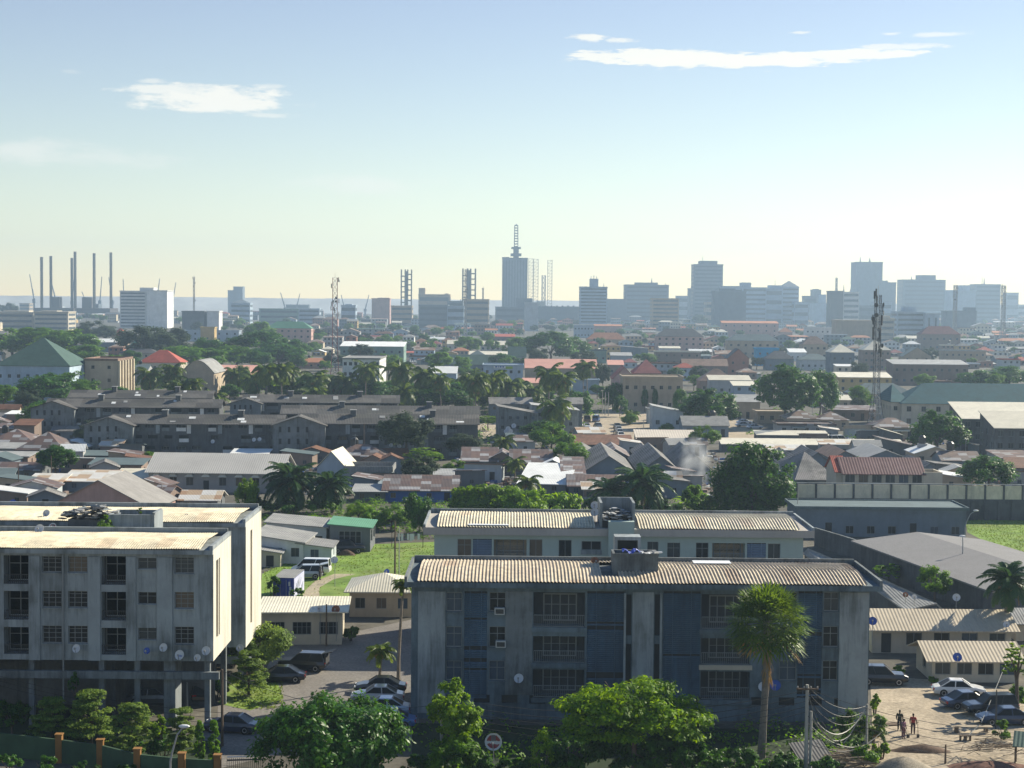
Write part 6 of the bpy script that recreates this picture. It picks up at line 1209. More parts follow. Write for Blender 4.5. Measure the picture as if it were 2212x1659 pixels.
# ================================================================ trees of the middle distance
gm='trees of the middle distance'
T=[('broad lime crowned almond tree left of its neighbour behind the pale mint block',1050,1026,185,1122,'lime','round'),('sunlit almond tree directly behind the pale mint block roof',1180,1052,215,1134,'lime','round'),('smaller lime crowned tree between the two almond trees',1112,1048,130,1128,'lime','round'),('dark slender tree beside the washing line',905,1052,72,1160,'dark','round'),('pale leaved tree left of the dark slender tree',845,1085,80,1145,'mid','round'),('yellowish thicket tree behind the green carport',775,1080,70,1128,'lime','round'),('leafy tree right of the dark slender tree',950,1085,70,1150,'mid','round'),
('big dark tree towering in front of the panelled wall',1628,935,215,1122,'dark','mound'),('lime bush tree on the left flank of the big dark tree',1500,1040,60,1110,'mid','round'),
('tall lime leaved tree before the hooded windows',535,1024,58,1112,'lime','round'),('bush tree under the front left estate block',318,970,46,1006,'mid','round'),('flat topped lime tree before the estate wing',914,960,84,1022,'lime','umbrella'),('thin grey tree right of the flat topped lime tree',985,990,60,1030,'mid','round'),
('dark dense tree before the stained flats',1172,903,104,968,'dark','round'),('lime bush between the estate and the stained flats',1055,892,46,930,'lime','umbrella'),('dark round tree left of the big twin tree',1535,828,118,930,'dark','round'),('left crown of the big twin tree by the market',1700,776,128,922,'dark','round'),('right crown of the big twin tree by the market',1772,790,78,915,'dark','round'),
('dark conical tree before the bone roofed block',2027,874,116,990,'dark','mound'),('dense tree among the shacks behind the panelled wall',2135,974,135,1062,'dark','round'),('broad dark tree behind the teal roofed hostel left part',2110,792,80,850,'dark','round'),('broad dark tree behind the teal roofed hostel right part',2180,786,110,850,'dark','round'),
('big round tree left of its partner in the middle of the town',1188,709,108,790,'dark','round'),('smaller round tree beside the big round tree',1240,722,66,788,'dark','round'),('low dark tree before the gabled teal house',1084,760,62,800,'dark','round'),('hazy round tree left of the cream roofed hall',1012,722,56,765,'mid','round'),('hazy round tree right of the cream roofed hall',1112,722,54,775,'mid','round'),
('dark tree right of the wide pink roof',1303,776,32,840,'cas','round'),('dark bushy tree at the head of the car square',1254,838,48,905,'dark','round'),('dark tree left of the beige flats',1325,818,52,888,'dark','round'),('dark trees below the leaning poles',1340,850,30,900,'dark','round'),('tall dark tree at the right end of the beige flats',1470,840,30,905,'dark','column'),('left cypress like shrub before the beige flats',1393,840,14,890,'dark','column'),('right cypress like shrub before the beige flats',1415,838,12,890,'dark','column'),
('round bush on the sandy road',1360,890,36,918,'mid','round'),('green bush beside the broken roofed shed',1440,912,36,935,'mid','round'),
('left tree of the clump under the green pyramid hall',95,798,120,880,'dark','round'),('right tree of the clump under the green pyramid hall',165,796,118,872,'mid','round'),('dark tree at the end of the third estate row',85,858,62,915,'dark','round'),
('grey casuarina right of its twin before the white office tower',366,696,96,780,'cas','round'),('grey casuarina left of its twin before the white office tower',310,690,112,785,'cas','round'),('far dark tree behind the white roofed store',205,688,80,745,'cas','round'),
('leftmost of the big green trees behind the green pyramid hall',25,704,125,775,'mid','round'),('second big green tree behind the green pyramid hall',88,698,130,778,'mid','round'),('third big green tree behind the green pyramid hall',150,700,120,782,'mid','round'),('nearest big green tree behind the green pyramid hall',180,738,90,795,'mid','round'),('far tree above the low white blocks',18,648,44,690,'cas','round'),
('left tree of the green belt behind the long pink roof',415,738,130,805,'mid','round'),('dark tree in the green belt under the ochre tower',458,722,80,795,'dark','round'),('tree in the middle of the green belt',510,738,120,800,'mid','round'),('dark tree right in the green belt',560,708,125,795,'dark','round'),('right tree of the green belt before the pink brick flats',600,738,120,800,'dark','round'),('small tree in front of the pink brick flats',636,728,70,790,'dark','round'),('lighter tree behind the green belt',560,688,60,750,'mid','round'),
('low dark tree before the chapel like hall',520,784,44,850,'dark','round'),('bright tree among the palms left of the red and white mast',572,796,100,860,'lime','round'),('dark tree under the palms left of the mast',650,804,100,870,'dark','round'),('dark tree right of the red and white mast',702,802,90,870,'dark','round'),('bushy tree before the white school block',770,812,66,868,'mid','round'),('wide dark tree among the palms before the teal shed',950,818,130,895,'dark','round'),('dark tree under the palms left of the wide pink roof',1060,822,80,880,'dark','round'),('lime tree under the palms by the blue grey box',1120,815,60,870,'mid','round'),
('bush before the lean slate shed behind the pink roof',1395,758,46,790,'mid','round'),('small tree among houses right of the maroon roof',2010,746,40,785,'cas','round'),('round tree before the glaring cream roof',1690,745,30,770,'cas','round'),('far round tree left of the dark office tower',1512,677,38,705,'cas','round'),('low tree before the long dim block',1905,764,40,790,'mid','round')]
for q in T:
    lab,u,vt,w,vb,k,sh_=q; w=w*(1.2 if 680<vt<900 else 1); tree(lab,u,vt,w,vb=vb,kind=k,shape=sh_,clear=(.05 if vt>790 else .12) if sh_ in('round','mound') else .3,group=gm,n=(120,70),leafm=.115) if w<=170 else tree(lab,u,vt,w,vb=vb,kind=k,shape=sh_,clear=.02 if sh_ in('round','mound') else .25,group=gm,near=True,n=(230,110),leafL=.62,flat=.75)
for i,(u,v,w_,h_,k_) in enumerate(((1575,1120,110,80,'dark'),(1665,1122,120,84,'dark'),(1520,1116,70,56,'mid'),(1715,1112,60,60,'mid'),(800,1140,110,52,'mid'),(880,1130,90,60,'dark'),(700,1112,100,46,'mid'),(610,1116,90,50,'dark'),(1010,1118,110,46,'mid'),(1290,1118,80,50,'dark'),(1345,1126,100,60,'dark'),(1430,1124,90,56,'dark'),(740,1078,60,36,'mid'),(560,1108,60,46,'dark'))): shrub(('dark thicket at the left foot of the big dark tree','dark thicket at the right foot of the big dark tree','green bush left of the big dark tree thicket','green bush before the first cement panels','wide green bush behind the green carport','dark bush behind the washing line','green bush behind the long bungalow','dark bush under the left oil palm','green bush under the left almond tree','dark bush between the almond trees and the oil palms','dark bush under the big oil palm','dark bush right of the big oil palm','green bush below the flat roofed white house','dark bush under the tree before the hooded windows')[i],u,v,w_,h_,k_,'thickets behind the near blocks',n=(60,60),L=.5)
LM+=[(1628,1000,'the big dark tree'),(1188,740,'the big round tree'),(1700,840,'the big twin tree')]
gp2='coconut palms behind the estate'
pw=[(320,809,26,870),(372,800,24,868),(390,836,27,905),(414,830,24,905),(457,866,30,912),(507,808,22,860),(547,820,26,872),(620,803,27,872),(680,818,28,875),(676,850,28,905),(710,826,24,872),(745,826,27,872),(796,802,29,872),(864,798,30,880),(871,848,28,905),(916,812,32,895),(993,832,28,885),(1024,822,30,890),(1060,824,28,892),(1102,832,30,893),(1150,845,24,890),(1186,808,28,905),(1214,818,27,910),(1201,880,33,950)]
side=['leaning slightly left','upright','leaning slightly right']
for i,(u,v,rp,vb) in enumerate(pw):
    near=min(LM,key=lambda m:(m[0]-u)**2+(m[1]-v)**2); 
    lb=['coconut palm before the cream ribbed block','coconut palm right of the cream ribbed block','coconut palm with yellow dead fronds over the third estate row','coconut palm beside the yellow fronded one','low coconut palm over the front left estate block','slim palm by the barrel roofed hall','palm with yellow skirt right of the long pink roof','tall palm left of the red and white mast','upper palm of the pair under the red and white mast','lower palm with dry fronds over the estate roof','palm right behind the red and white mast foot','palm left of the white school block','dark palm against the white school block','tall palm at the right corner of the school block','lower palm with dry fronds below the tall school palm','spreading palm before the tilted white roof','palm with golden fronds at the middle of the row','tall palm left of the blue grey box','palm under the blue grey box','palm right under the blue grey box','small palm left of the twin palms','left of the twin palms before the wide pink roof','right of the twin palms before the wide pink roof','lone crossing palm before the taller stained flats'][i]
    palm(lb,u,v,rp,vb=vb,group=gp2)
belt=[(545,850,70,'dark'),(600,858,80,'mid'),(640,862,70,'dark'),(740,868,80,'dark'),(770,858,60,'mid'),(800,872,90,'dark'),(840,866,80,'mid'),(905,884,100,'dark'),(985,886,90,'dark'),(1010,868,70,'mid'),(1045,882,80,'dark'),(1095,888,80,'mid'),(1140,880,70,'dark'),(1170,868,60,'mid'),(1235,876,60,'dark'),(500,838,60,'dark'),(370,846,70,'dark'),(340,838,60,'mid'),(250,868,60,'dark'),(460,846,50,'mid')]
for i,(u,vb,w,k) in enumerate(belt):
    nm=min(LM,key=lambda m:(m[0]-u)**2+(m[1]-vb)**2)[2]; tree(f"{'dark' if k=='dark' else 'lighter'} bushy tree in the palm belt {('left' if i%2 else 'right')} of {nm}" if 0 else ['dark bush tree under the palm with yellow skirt','lighter bush tree under the tall palm left of the mast','dark bush tree under the pair of mast palms','dark bush tree left of the white school block','lighter bush tree hugging the white school block','wide dark bush tree below the school block','lighter bush tree at the foot of the tall school palm','wide dark bush tree under the spreading palm','dark bush tree under the golden fronded palm','lighter bush tree behind the golden fronded palm','dark bush tree before the blue grey box','lighter bush tree right under the blue grey box','dark bush tree left of the twin palms','lighter bush tree under the twin palms','dark bush tree right of the twin palms','dark bush tree right of the barrel roofed hall','dark bush tree before the cream ribbed block corner','lighter bush tree before the red tiled house','dark bush tree over the third estate row end','lighter bush tree before the barrel roofed hall'][i],u,vb-w*.62,w*1.15,vb=vb,kind=k,clear=.03,group='bush trees in the palm belt',n=(120,70),leafm=.115)
go='oil palms'
palm('left oil palm with drooping fronds before the long hall',630,1040,72,vb=1108,kind='oil',group=go); palm('right oil palm before the gabled end house',712,1050,56,vb=1108,kind='oil',group=go); palm('big oil palm behind the right half of the mint block',1388,1045,72,vb=1122,kind='oil',group=go); palm('oil palm left of the big one behind the mint block',1318,1062,52,vb=1120,kind='oil',group=go)
palm('small feathery palm among the maroon roofs',1086,955,34,vb=1000,kind='small',group=go); palm('fringed palm drooping over the creeper covered gable',1112,1000,30,vb=1040,kind='small',group=go,seed=1); palm('palm poking through the almond trees',1140,1042,36,vb=1100,kind='small',group=go,seed=2); palm('feathery palm on the sandy road',1364,896,22,vb=916,kind='small',group=go)
banana('banana clump before the long hall',280,1078,44,'banana clumps'); banana('banana clump at the left foot of the big dark tree',1487,1098,48,'banana clumps'); banana('bright banana leaves behind the mint block right end',1462,1112,46,'banana clumps')
# ================================================================ skyline: label,u0,u1,vtop,Y,depth,wall,bands,name
farw=plain('tinted_office_glass',(.085,.105,.13),.4,0,.3)
def tower(label,u0,u1,vt,Y,D=25,wall='pale',bands=0,tops=(),mark=None,vert=False,cat='tower',name='office_tower',group='towers of the skyline',sidewall=None):
    a,b=P(u0,vt,Y),P(u1,vt,Y); w=b.x-a.x; z=a.z; t=thing(name,label,cat,((a.x+b.x)/2,Y,0),0,group); mb=MB(); mb.box(-w/2,w/2,0,D,0,z); mb.build('wall',[W[wall]],t)
    mb=MB(); e=.5; mb.box(-w/2-e,w/2+e,-e,D+e,z+.01,z+1.2); mb.build('roof',W[wall],t)
    for i in range(bands):
        fh=z/bands
        if vert: x=-w/2+w*(i+.5)/bands; mb=MB(); mb.box(x-w/bands*.12,x+w/bands*.12,-.4,-.01,3,z-3); mb.build('window_strip',farw,t)
        else: mb=MB(); zz=i*fh+fh*.35; mb.box(-w*.46,w*.46,-.3,-.01,zz,zz+fh*.42); s=1 if a.x<0 else -1; mb.box(min(s*(w/2+.01),s*(w/2+.3)),max(s*(w/2+.01),s*(w/2+.3)),D*.1,D*.9,zz,zz+fh*.42); mb.build('window_band',farw,t)
    for (p0,p1,pv,kind) in tops:
        x0,x1=P(p0,pv,Y).x-(a.x+b.x)/2,P(p1,pv,Y).x-(a.x+b.x)/2; z1=P(p0,pv,Y).z; mb=MB()
        if kind=='box': mb.box(x0,x1,D*.15,D*.85,z+1.21,z1); mb.build('roof_block',W[wall],t)
        elif kind=='pyr': mb.add([(x0,0,z+1.21),(x1,0,z+1.21),(x1,D,z+1.21),(x0,D,z+1.21),((x0+x1)/2,D/2,z1)],[(0,1,4),(1,2,4),(2,3,4),(3,0,4),(3,2,1,0)]); mb.build('pyramid_roof',W['slate'],t)
        else: mb.tube([((x0+x1)/2,D/2,z),((x0+x1)/2,D/2,z1)],[max(.45,(x1-x0)*.9),.3],5); mb.build('antenna',steel,t)
    BOX.append((u0,vt,u1,proj(((a.x+b.x)/2,Y,0))[1],Y))
    if mark: LM.append(((u0+u1)/2,vt+40,mark))
    return t
Yn=2760.; Z=lambda v:P(1112,v,Yn).z
nt=tower('tallest grey tower with a stepped concrete spire',1085,1140,558,Yn,40,'slate',9,((1085,1100,555,'box'),(1128,1140,560,'box')),'the spired tower',vert=True)
cx=P(1115,520,Yn).x-nt.location.x
mb=MB(); mb.box(cx-4.6,cx+4.6,12,21,Z(558),Z(533)); mb.box(cx-9,cx+9,8,26,Z(553),Z(547)); mb.box(cx-8,cx+8,9,25,Z(537),Z(533)); mb.build('spire_base',W['slate'],nt)
mb=MB()
for sx in (-1,1):
    for sy in (-1,1): mb.tube([(cx+sx*3,16+sy*3,Z(533)),(cx+sx*2.6,16+sy*2.6,Z(487))],1.,4)
for i in range(9): zz=Z(533)+(Z(487)-Z(533))*i/8.; mb.box(cx-3.3,cx+3.3,12.7,19.3,zz,zz+1.6)
mb.tube([(cx,16,Z(487)),(cx,16,Z(483))],1.,5); mb.build('spire',W['slate'],nt)
S=[('white office tower with banded front left of the casuarinas',259,315,630,1880,28,'white',11,((300,330,621,'box'),(318,362,627,'box')),'the white office tower'),('plain white slab joined to the banded office tower',316,361,629,1876,36,'white',0,(),None),
('dark windowless block left of the far mast',393,441,674,1650,25,'dgrey',0,(),'the dark windowless block'),('plain white block beside the dark windowless block',447,473,674,1650,20,'white',0,(),None),('tower house with gabled top in the haze',498,540,656,2300,25,'bluegrey',4,((500,538,646,'pyr'),),'the gabled tower house'),
('long low white block at the far left',-10,72,676,1720,25,'beige',3,((5,60,671,'box'),),None),('beige terraced block behind the far left trees',73,147,675,1700,30,'beige',4,((85,120,671,'box'),),None),
('hazy long office left of the far teal mast',560,645,668,2200,25,'green',3,(),None),('hazy white office right of the long one',645,690,668,2100,20,'bluegrey',4,(),None),('two blocky hazy silos on the horizon',492,507,628,3600,30,'slate',0,(),None),('taller hazy silo on the horizon',504,524,620,3600,30,'slate',0,(),None),
('hazy white block right of the red and white mast',737,768,661,2000,20,'bluegrey',3,((745,760,657,'box'),),None),('pinkish twin slab block',803,842,646,2300,22,'pink',0,((815,840,643,'box'),),'the pinkish slab'),('hazy tan block left of the stair tower rig',845,890,662,2100,25,'tan',4,(),None),
('tan hall with raised left end in the haze',904,972,637,2500,30,'tan',3,((904,918,622,'box'),(960,968,634,'box')),'the tan hall'),('hazy grey block under the tan hall',905,968,660,2000,25,'slate',4,(),None),('pale hazy block right of the grey block',966,1002,663,1900,25,'bluegrey',3,(),None),('broad grey office with tower rig behind',966,1000,652,2100,25,'slate',4,(),None),('tan office with bright side fin',1002,1056,648,1950,26,'tan',5,(),'the tan finned office'),
('low hazy block under the spired tower',1070,1142,664,2300,25,'slate',3,((1115,1150,644,'box'),),None),('hazy pinkish slab before the spired tower',1133,1163,655,1900,25,'pale',0,(),None),('long hazy arcade with knobbed roof line',1150,1252,663,2500,20,'slate',0,tuple((1166+i*12,1169+i*12,660,'box') for i in range(7)),None),
('white slab tower with a crown of stubby antennas',1253,1312,621,2000,24,'bluegrey',13,((1275,1293,602,'box'),(1277,1279,596,'a'),(1283,1285,594,'a'),(1289,1291,596,'a'),(1305,1306,612,'a')),'the crowned slab tower'),
('wide stepped hazy office',1351,1445,616,2700,45,'slate',9,((1374,1422,610,'box'),(1409,1412,600,'a'),(1440,1441,610,'a')),'the stepped office'),('banded tan office before the stepped office',1409,1467,646,2000,28,'tan',8,(),None),('hazy link block between two offices',1312,1352,647,2700,30,'slate',0,(),None),
('round topped dark tower on the right skyline',1500,1562,572,2600,45,'slate',16,((1514,1551,563,'box'),(1521,1522,553,'a')),'the dark skyline tower'),('thin hazy slab left of the dark skyline tower',1489,1500,624,2900,30,'slate',0,(),None),('dark block at the foot of the dark skyline tower',1543,1612,630,2100,30,'slate',0,((1558,1590,623,'box'),),None),('hazy stepped block right of the dark skyline tower',1604,1656,622,2500,40,'bluegrey',8,((1604,1624,610,'box'),),None),('hazy block with disc roof',1655,1690,624,2500,35,'bluegrey',4,((1664,1690,616,'box'),(1678,1679,604,'a')),None),('hazy tower with pagoda roof',1690,1726,621,2500,35,'bluegrey',9,((1690,1727,606,'pyr'),),'the pagoda roofed tower'),
('small stepped hazy tower right of the pagoda roof',1757,1774,627,3000,30,'slate',0,((1760,1770,624,'box'),),None),('low hazy block under the small stepped tower',1756,1792,656,2600,30,'bluegrey',0,((1774,1786,636,'box'),),None),
('dark office with white banded wing on the right',1794,1822,630,2100,26,'dgrey',0,((1812,1814,618,'a'),),'the banded wing office'),('white banded wing beside the dark office',1822,1856,632,2100,24,'white',7,((1826,1828,616,'a'),(1840,1842,624,'a')),None),
('broad hazy tower with two masts on the right skyline',1851,1907,567,2900,50,'slate',0,((1864,1866,554,'a'),(1884,1887,556,'a')),'the broad hazy tower'),('low hazy wing of the broad tower',1905,1936,611,2900,40,'slate',0,((1908,1920,606,'box'),),None),('massive hazy block with raised centre',1952,2043,605,3000,50,'slate',10,((1990,2024,594,'box'),(1975,1977,596,'a')),'the massive hazy block'),('hazy stepped block right of the massive one',2053,2108,628,2900,40,'bluegrey',0,((2080,2098,616,'box'),),None),('squarish hazy tower at the right',2108,2162,615,3000,40,'slate',9,((2128,2129,597,'a'),(2132,2134,600,'a')),'the squarish hazy tower'),
('tan office slab with blind front',1808,1895,694,1450,24,'tan',0,(),'the tan office slab'),('tan banded end of the tan office slab',1896,1932,690,1450,24,'beige',4,((1900,1925,682,'box'),),None),('grey office with ribbon windows and lift tower',1938,2000,675,1500,24,'bluegrey',6,((1958,1982,662,'box'),),'the ribbon windowed office'),('pale slab with dark slots beside the ribbon windowed office',2000,2029,679,1490,20,'bluegrey',2,(),None),('dim hazy block with stub tower on the right',2045,2110,673,1900,24,'slate',0,((2090,2110,664,'box'),),'the stub towered block')]
for q in S:
    lab,u0,u1,vt,Y,D,wl_,bn,tp,mk=q; tower(lab,u0,u1,vt,Y,D,wl_,bn,tp,mk,vert='dark slots' in lab)
# jack-up rigs and derricks
def rig(label,us,vtop,Y,w,lattice=False,dark=True,vb=660):
    o=P(us[0],650,Y); t=thing('jackup_rig',label,'rig',(o.x,Y,0),0,'rigs in the harbour'); m=plain('rig_dark_steel',(.045,.035,.035),.7) if dark else plain('rig_pale_steel',(.3,.3,.27),.7)
    for i,(u,v) in enumerate(zip(us,vtop)):
        p=P(u,v,Y); x=p.x-o.x; y=[0,0,35][i%3]; mb=MB(); 
        if not lattice: 
            for a in range(3): mb.tube([(x+w*.7*math.cos(a*2.09),y+w*.7*math.sin(a*2.09),0),(x+w*.7*math.cos(a*2.09),y+w*.7*math.sin(a*2.09),p.z)],w*.42,5)
            for k in range(26): zz=p.z*k/26; mb.lathe([(w*.55,0),(w*.6,p.z/60)],6,0,(x,y,zz))
        else:
            for sx,sy in ((-1,-1),(1,-1),(1,1),(-1,1)): mb.tube([(x+sx*w,y+sy*w,0),(x+sx*w,y+sy*w,p.z)],w*.13,4)
            n=18
            for k in range(n):
                z0,z1=p.z*k/n,p.z*(k+1)/n; mb.tube([(x-w,y-w,z0),(x+w,y-w,z1)],w*.09,3); mb.tube([(x-w,y-w,z1),(x+w,y-w,z1)],w*.09,3); mb.tube([(x+w,y-w,z0),(x+w,y+w,z1)],w*.09,3)
        mb.build('leg',m,t)
    x1=P(us[-1],650,Y).x-o.x; mb=MB(); mb.box(-10,x1+10,-12,45,8,16); mb.build('hull',m,t); mb=MB(); mb.box(x1*.3,x1*.3+16,0,16,16.01,34); mb.build('deck_house',m,t)
    BOX.append((us[0],min(vtop),us[-1],vb,Y)); return t
rig('left dark jack-up rig with three black legs',(89.5,109.5,149.5),(555,553,542),2700,2.3); rig('right dark jack-up rig with three black legs',(155,203,228),(557,547,544),2720,2.3); LM.append((150,600,'the black rig legs'))
rig('pale jack-up rig with lattice legs right of the spired tower',(1147,1158,1189),(559,560,561),3000,4.,True,False)
mast('tapering derrick between the pale lattice legs',1174,595,None,19,7,Y=3000,bays=9,group='derricks')
def stairrig(label,u0,u1,vt,Y):
    a,b=P(u0,vt,Y),P(u1,vt,Y); w=b.x-a.x; t=thing('derrick_tower',label,'rig',((a.x+b.x)/2,Y,0),0,'rigs in the harbour'); m=plain('rig_dark_steel',(.045,.035,.035),.7); z=a.z
    for x in (-w/2,-w*.12,w*.12,w/2): mb=MB(); mb.box(x-w*.06,x+w*.06,0,w*.2,0,z); mb.build('column',m,t)
    mb=MB()
    for i in range(9): zz=z*(i+.6)/10; mb.box(-w/2,-w*.1,0,w*.15,zz,zz+1.8); mb.box(w*.1,w/2,0,w*.15,zz+3,zz+4.8)
    mb.build('platform',m,t); mb=MB(); mb.box(-w*.12,w*.12,w*.21,w*.5,0,z*.97); mb.build('lift_shaft',m,t); BOX.append((u0,vt,u1,670,Y))
stairrig('dark derrick tower left of the tan hall',867,889,582,2600); stairrig('dark derrick tower behind the tan finned office',1000,1027,580,2550)
def crane(label,u,vt,du,Y=3000,vb=660):
    b=P(u,vb,Y); e=P(u+du,vt,Y); t=thing('harbour_crane',label,'crane',(b.x,Y,0),0,'harbour cranes'); h=e.z; mb=MB(); mb.tube([(0,0,0),(0,0,h*.42)],[2.2,1.5],5); mb.box(-2.6,2.6,-3,3,h*.3,h*.4); mb.build('tower',W['slate'],t)
    mb=MB(); mb.tube([(0,0,h*.36),(e.x-b.x,0,h)],[1.3,.8],4); mb.tube([(0,0,h*.5),((e.x-b.x)*.7,0,h*.8)],.3,3); mb.build('jib',W['slate'],t)
for i,(u,vt,du) in enumerate(((74,592,-10),(121,600,-12),(156,602,4),(190,630,-13),(216,598,4),(243,599,-8),(268,602,-2),(338,602,7),(372,610,8),(616,632,-10),(640,634,8),(745,637,-8),(789,637,8),(964,645,7),(988,646,8))):
    nm=['crane nearest the left picture edge among the rig legs','crane between the first two black legs','short crane behind the paired black legs','low crane leaning left of the fifth black leg','upright crane between the last black legs','crane leaning left of the last black leg','far crane left of the white office tower','crane leaning right behind the white office tower','crane right of the white office tower','left crane of the crossed harbour pair','right crane of the crossed harbour pair','left crane of the faint pair by the far mast','right crane of the faint pair by the far mast','left crane beside the tan hall','right crane beside the tan hall'][i]
    crane(nm,u,vt,du)
mast('slim mast right of the white office tower',419,598,None,5,3,Y=1700,bays=14,ants=8,mark='the slim left mast',group='distant masts'); mast('thin hazy mast before the derrick tower',1006,582,None,7,4,Y=1500,bays=18,ants=8,group='distant masts'); mast('hazy left mast of the right hand pair',2063,616,None,10,6,Y=1500,bays=14,ants=8,mark='the slim far mast',group='distant masts'); mast('hazy right mast of the right hand pair',2167,617,None,12,7,Y=1500,bays=14,ants=10,group='distant masts'); mast('short mast right of the derrick tower',1043,622,None,3,2,Y=2000,bays=10,ants=3,group='distant masts'); mast('faint mast left of the banded wing office',1806,600,None,4,3,Y=2600,bays=10,ants=4,group='distant masts')
# low wooded shore and port on the horizon
def ridge(name,pts,Y,D,mat,label=None):
    mb=MB(); n=len(pts); o=P(pts[0][0],650,Y); vs=[]
    for u,v in pts: p=P(u,v,Y); vs+= [(p.x,Y,0),(p.x,Y+D*.3,max(.5,p.z)),(p.x,Y+D*.7,max(.5,p.z)*.9),(p.x,Y+D,0)]
    fs=[(i*4+j,(i+1)*4+j,(i+1)*4+j+1,i*4+j+1) for i in range(n-1) for j in range(3)]; mb.add(vs,fs); ob=mb.build(name,mat); ob['kind']='structure'; return ob
r=random.Random(77); hm=M('haze_pale_shore',(.5,.5,.48),.95,.3,.01)  # shore colour lightened, distance haze painted into it
ridge('hills',[(-300+i*28,649+.009*(-300+i*28-1106)-.6+r.uniform(-.7,.5)) for i in range(102)],3950,300,hm)
# ================================================================ filler town: real houses and trees in the gaps between the placed ones
r=random.Random(2024)
def free(u0,v0,u1,v1,Y,tol=.2):
    """room for a new thing: it may stand behind placed things if half of it shows, but must not hide or enter them"""
    a=(u1-u0)*(v1-v0); hid=0
    for b in BOX:
        ix=min(u1,b[2])-max(u0,b[0])
        if ix<=0: continue
        if abs(Y-b[4])<11+Y*.004 and ix>.1*(u1-u0): return False
        if b[4]>Y:
            vb_=b[1]+(b[3]-b[1])*.72; iy=min(v1,vb_)-max(v0,b[1])
            if iy>0 and ix*iy>tol*min((b[2]-b[0])*(vb_-b[1]),a*1.5): return False
        else:
            iy=min(v1,b[3])-max(v0,b[1])
            if iy>0: hid+=ix*iy
    return hid<.55*a
USED=set(o.get('label') for o in bpy.data.objects if o.get('label'))
def rel(u,v,m):
    du,dv=u-m[0],v-m[1]
    if abs(du)>abs(dv)*.8: return ('left of ' if du<0 else 'right of ')+m[2]
    return ('beyond ' if dv<0 else 'in front of ')+m[2]
def autolabel(base,u,v,alts=()):
    ms=sorted(LM,key=lambda m:(m[0]-u)**2+((m[1]-v)*1.5)**2)
    for pre in ('',)+tuple(a+' ' for a in alts):
        for m in ms[:3]:
            for w in ('','just ','farther '):
                l=pre+base+' '+w+rel(u,v,m)
                if w=='just ' and m is not ms[0]: continue
                if l not in USED and len(l.split())<=16: USED.add(l); return l
    for m in ms[:3]:
        for m2 in ms[1:6]:
            if m2 is m: continue
            l=base.split(' with ')[0]+' '+rel(u,v,m)+' and '+rel(u,v,m2)
            if l not in USED and len(l.split())<=16: USED.add(l); return l
    return None
patch3=M('rust_mottled_roof',(.24,.16,.11),.7,.35,.6,.4,(.07,.05,.04),1,corr=('X',.3),patch=(2.6,1.7,[(.2,.1,.06),(.26,.14,.09),(.3,.25,.21),(.18,.12,.09),(.36,.33,.3),(.15,.09,.07)]),objvar=.2)
WN=dict(cream='cream',white='white',grey='grey',tan='tan',brown='brown',brick='brick red',pink='pinkish',pale='pale grey',beige='beige',slate='slate grey',bluegrey='blue grey',ochre='ochre')
RN=dict(tin='tin',cream='bone coloured',white='white',rust='rusty',grey='grey',dark='black',red='red',brown='brown',orange='orange',slate='slate',maroon='maroon',teal='teal',pink='pink')
def rtank(root,w,D,z):
    mb=MB(); x=w*r.uniform(-.3,.3); mb.box(x-.9,x+.9,D*.6-.9,D*.6+.9,z,z+1.6); c=mb.build('tank_stand',W['grey'],root); mb=MB(); mb.lathe([(.75,0),(.8,.2),(.8,1.4),(.4,1.8)],10,0,(x,D*.6,z+1.604)); mb.build('water_tank',tankb,c)
def clutter(root,w,D,z):
    """the odd things a lived-in house gathers: tank, lean-to, porch sheet, aerial, re-laid roof sheets"""
    if r.random()<.25: rtank(root,w,D,z)
    if r.random()<.4:
        x0=r.choice((-w/2-2.2,w/2+.01)); h=r.uniform(2.,min(2.8,z)); mb=MB(); mb.box(x0,x0+2.19,.4,D*.7,0,h-.16); mb.build('side_room',W[r.choice(('grey','brown','tan','pale'))],root); mb=MB(); mb.hexa([(x0-.15,.1,h-.15),(x0+2.3,.1,h-.15),(x0+2.3,D*.75,h+.1),(x0-.15,D*.75,h+.1)],[(x0-.15,.1,h-.1),(x0+2.3,.1,h-.1),(x0+2.3,D*.75,h+.15),(x0-.15,D*.75,h+.15)]); mb.build('side_roof',Rm[r.choice(('rust','tin','white','grey'))],root)
    if r.random()<.35:
        mb=MB(); a=r.uniform(-w*.4,0); b=a+r.uniform(2,w*.45); mb.hexa([(a,-1.7,2.1),(b,-1.7,2.1),(b,-.01,2.45),(a,-.01,2.45)],[(a,-1.7,2.15),(b,-1.7,2.15),(b,-.01,2.5),(a,-.01,2.5)]); mb.build('porch_sheet',Rm[r.choice(('rust','white','tin','slate'))],root)
    if r.random()<.3: mb=MB(); x=w*r.uniform(-.4,.4); mb.tube([(x,D*.5,z),(x,D*.5,z+4.2)],.05,4); mb.box(x-.6,x+.6,D*.5-.03,D*.5+.03,z+3.9,z+3.95); mb.build('aerial',steel,root)
nH=0; FAIL=[0,0]
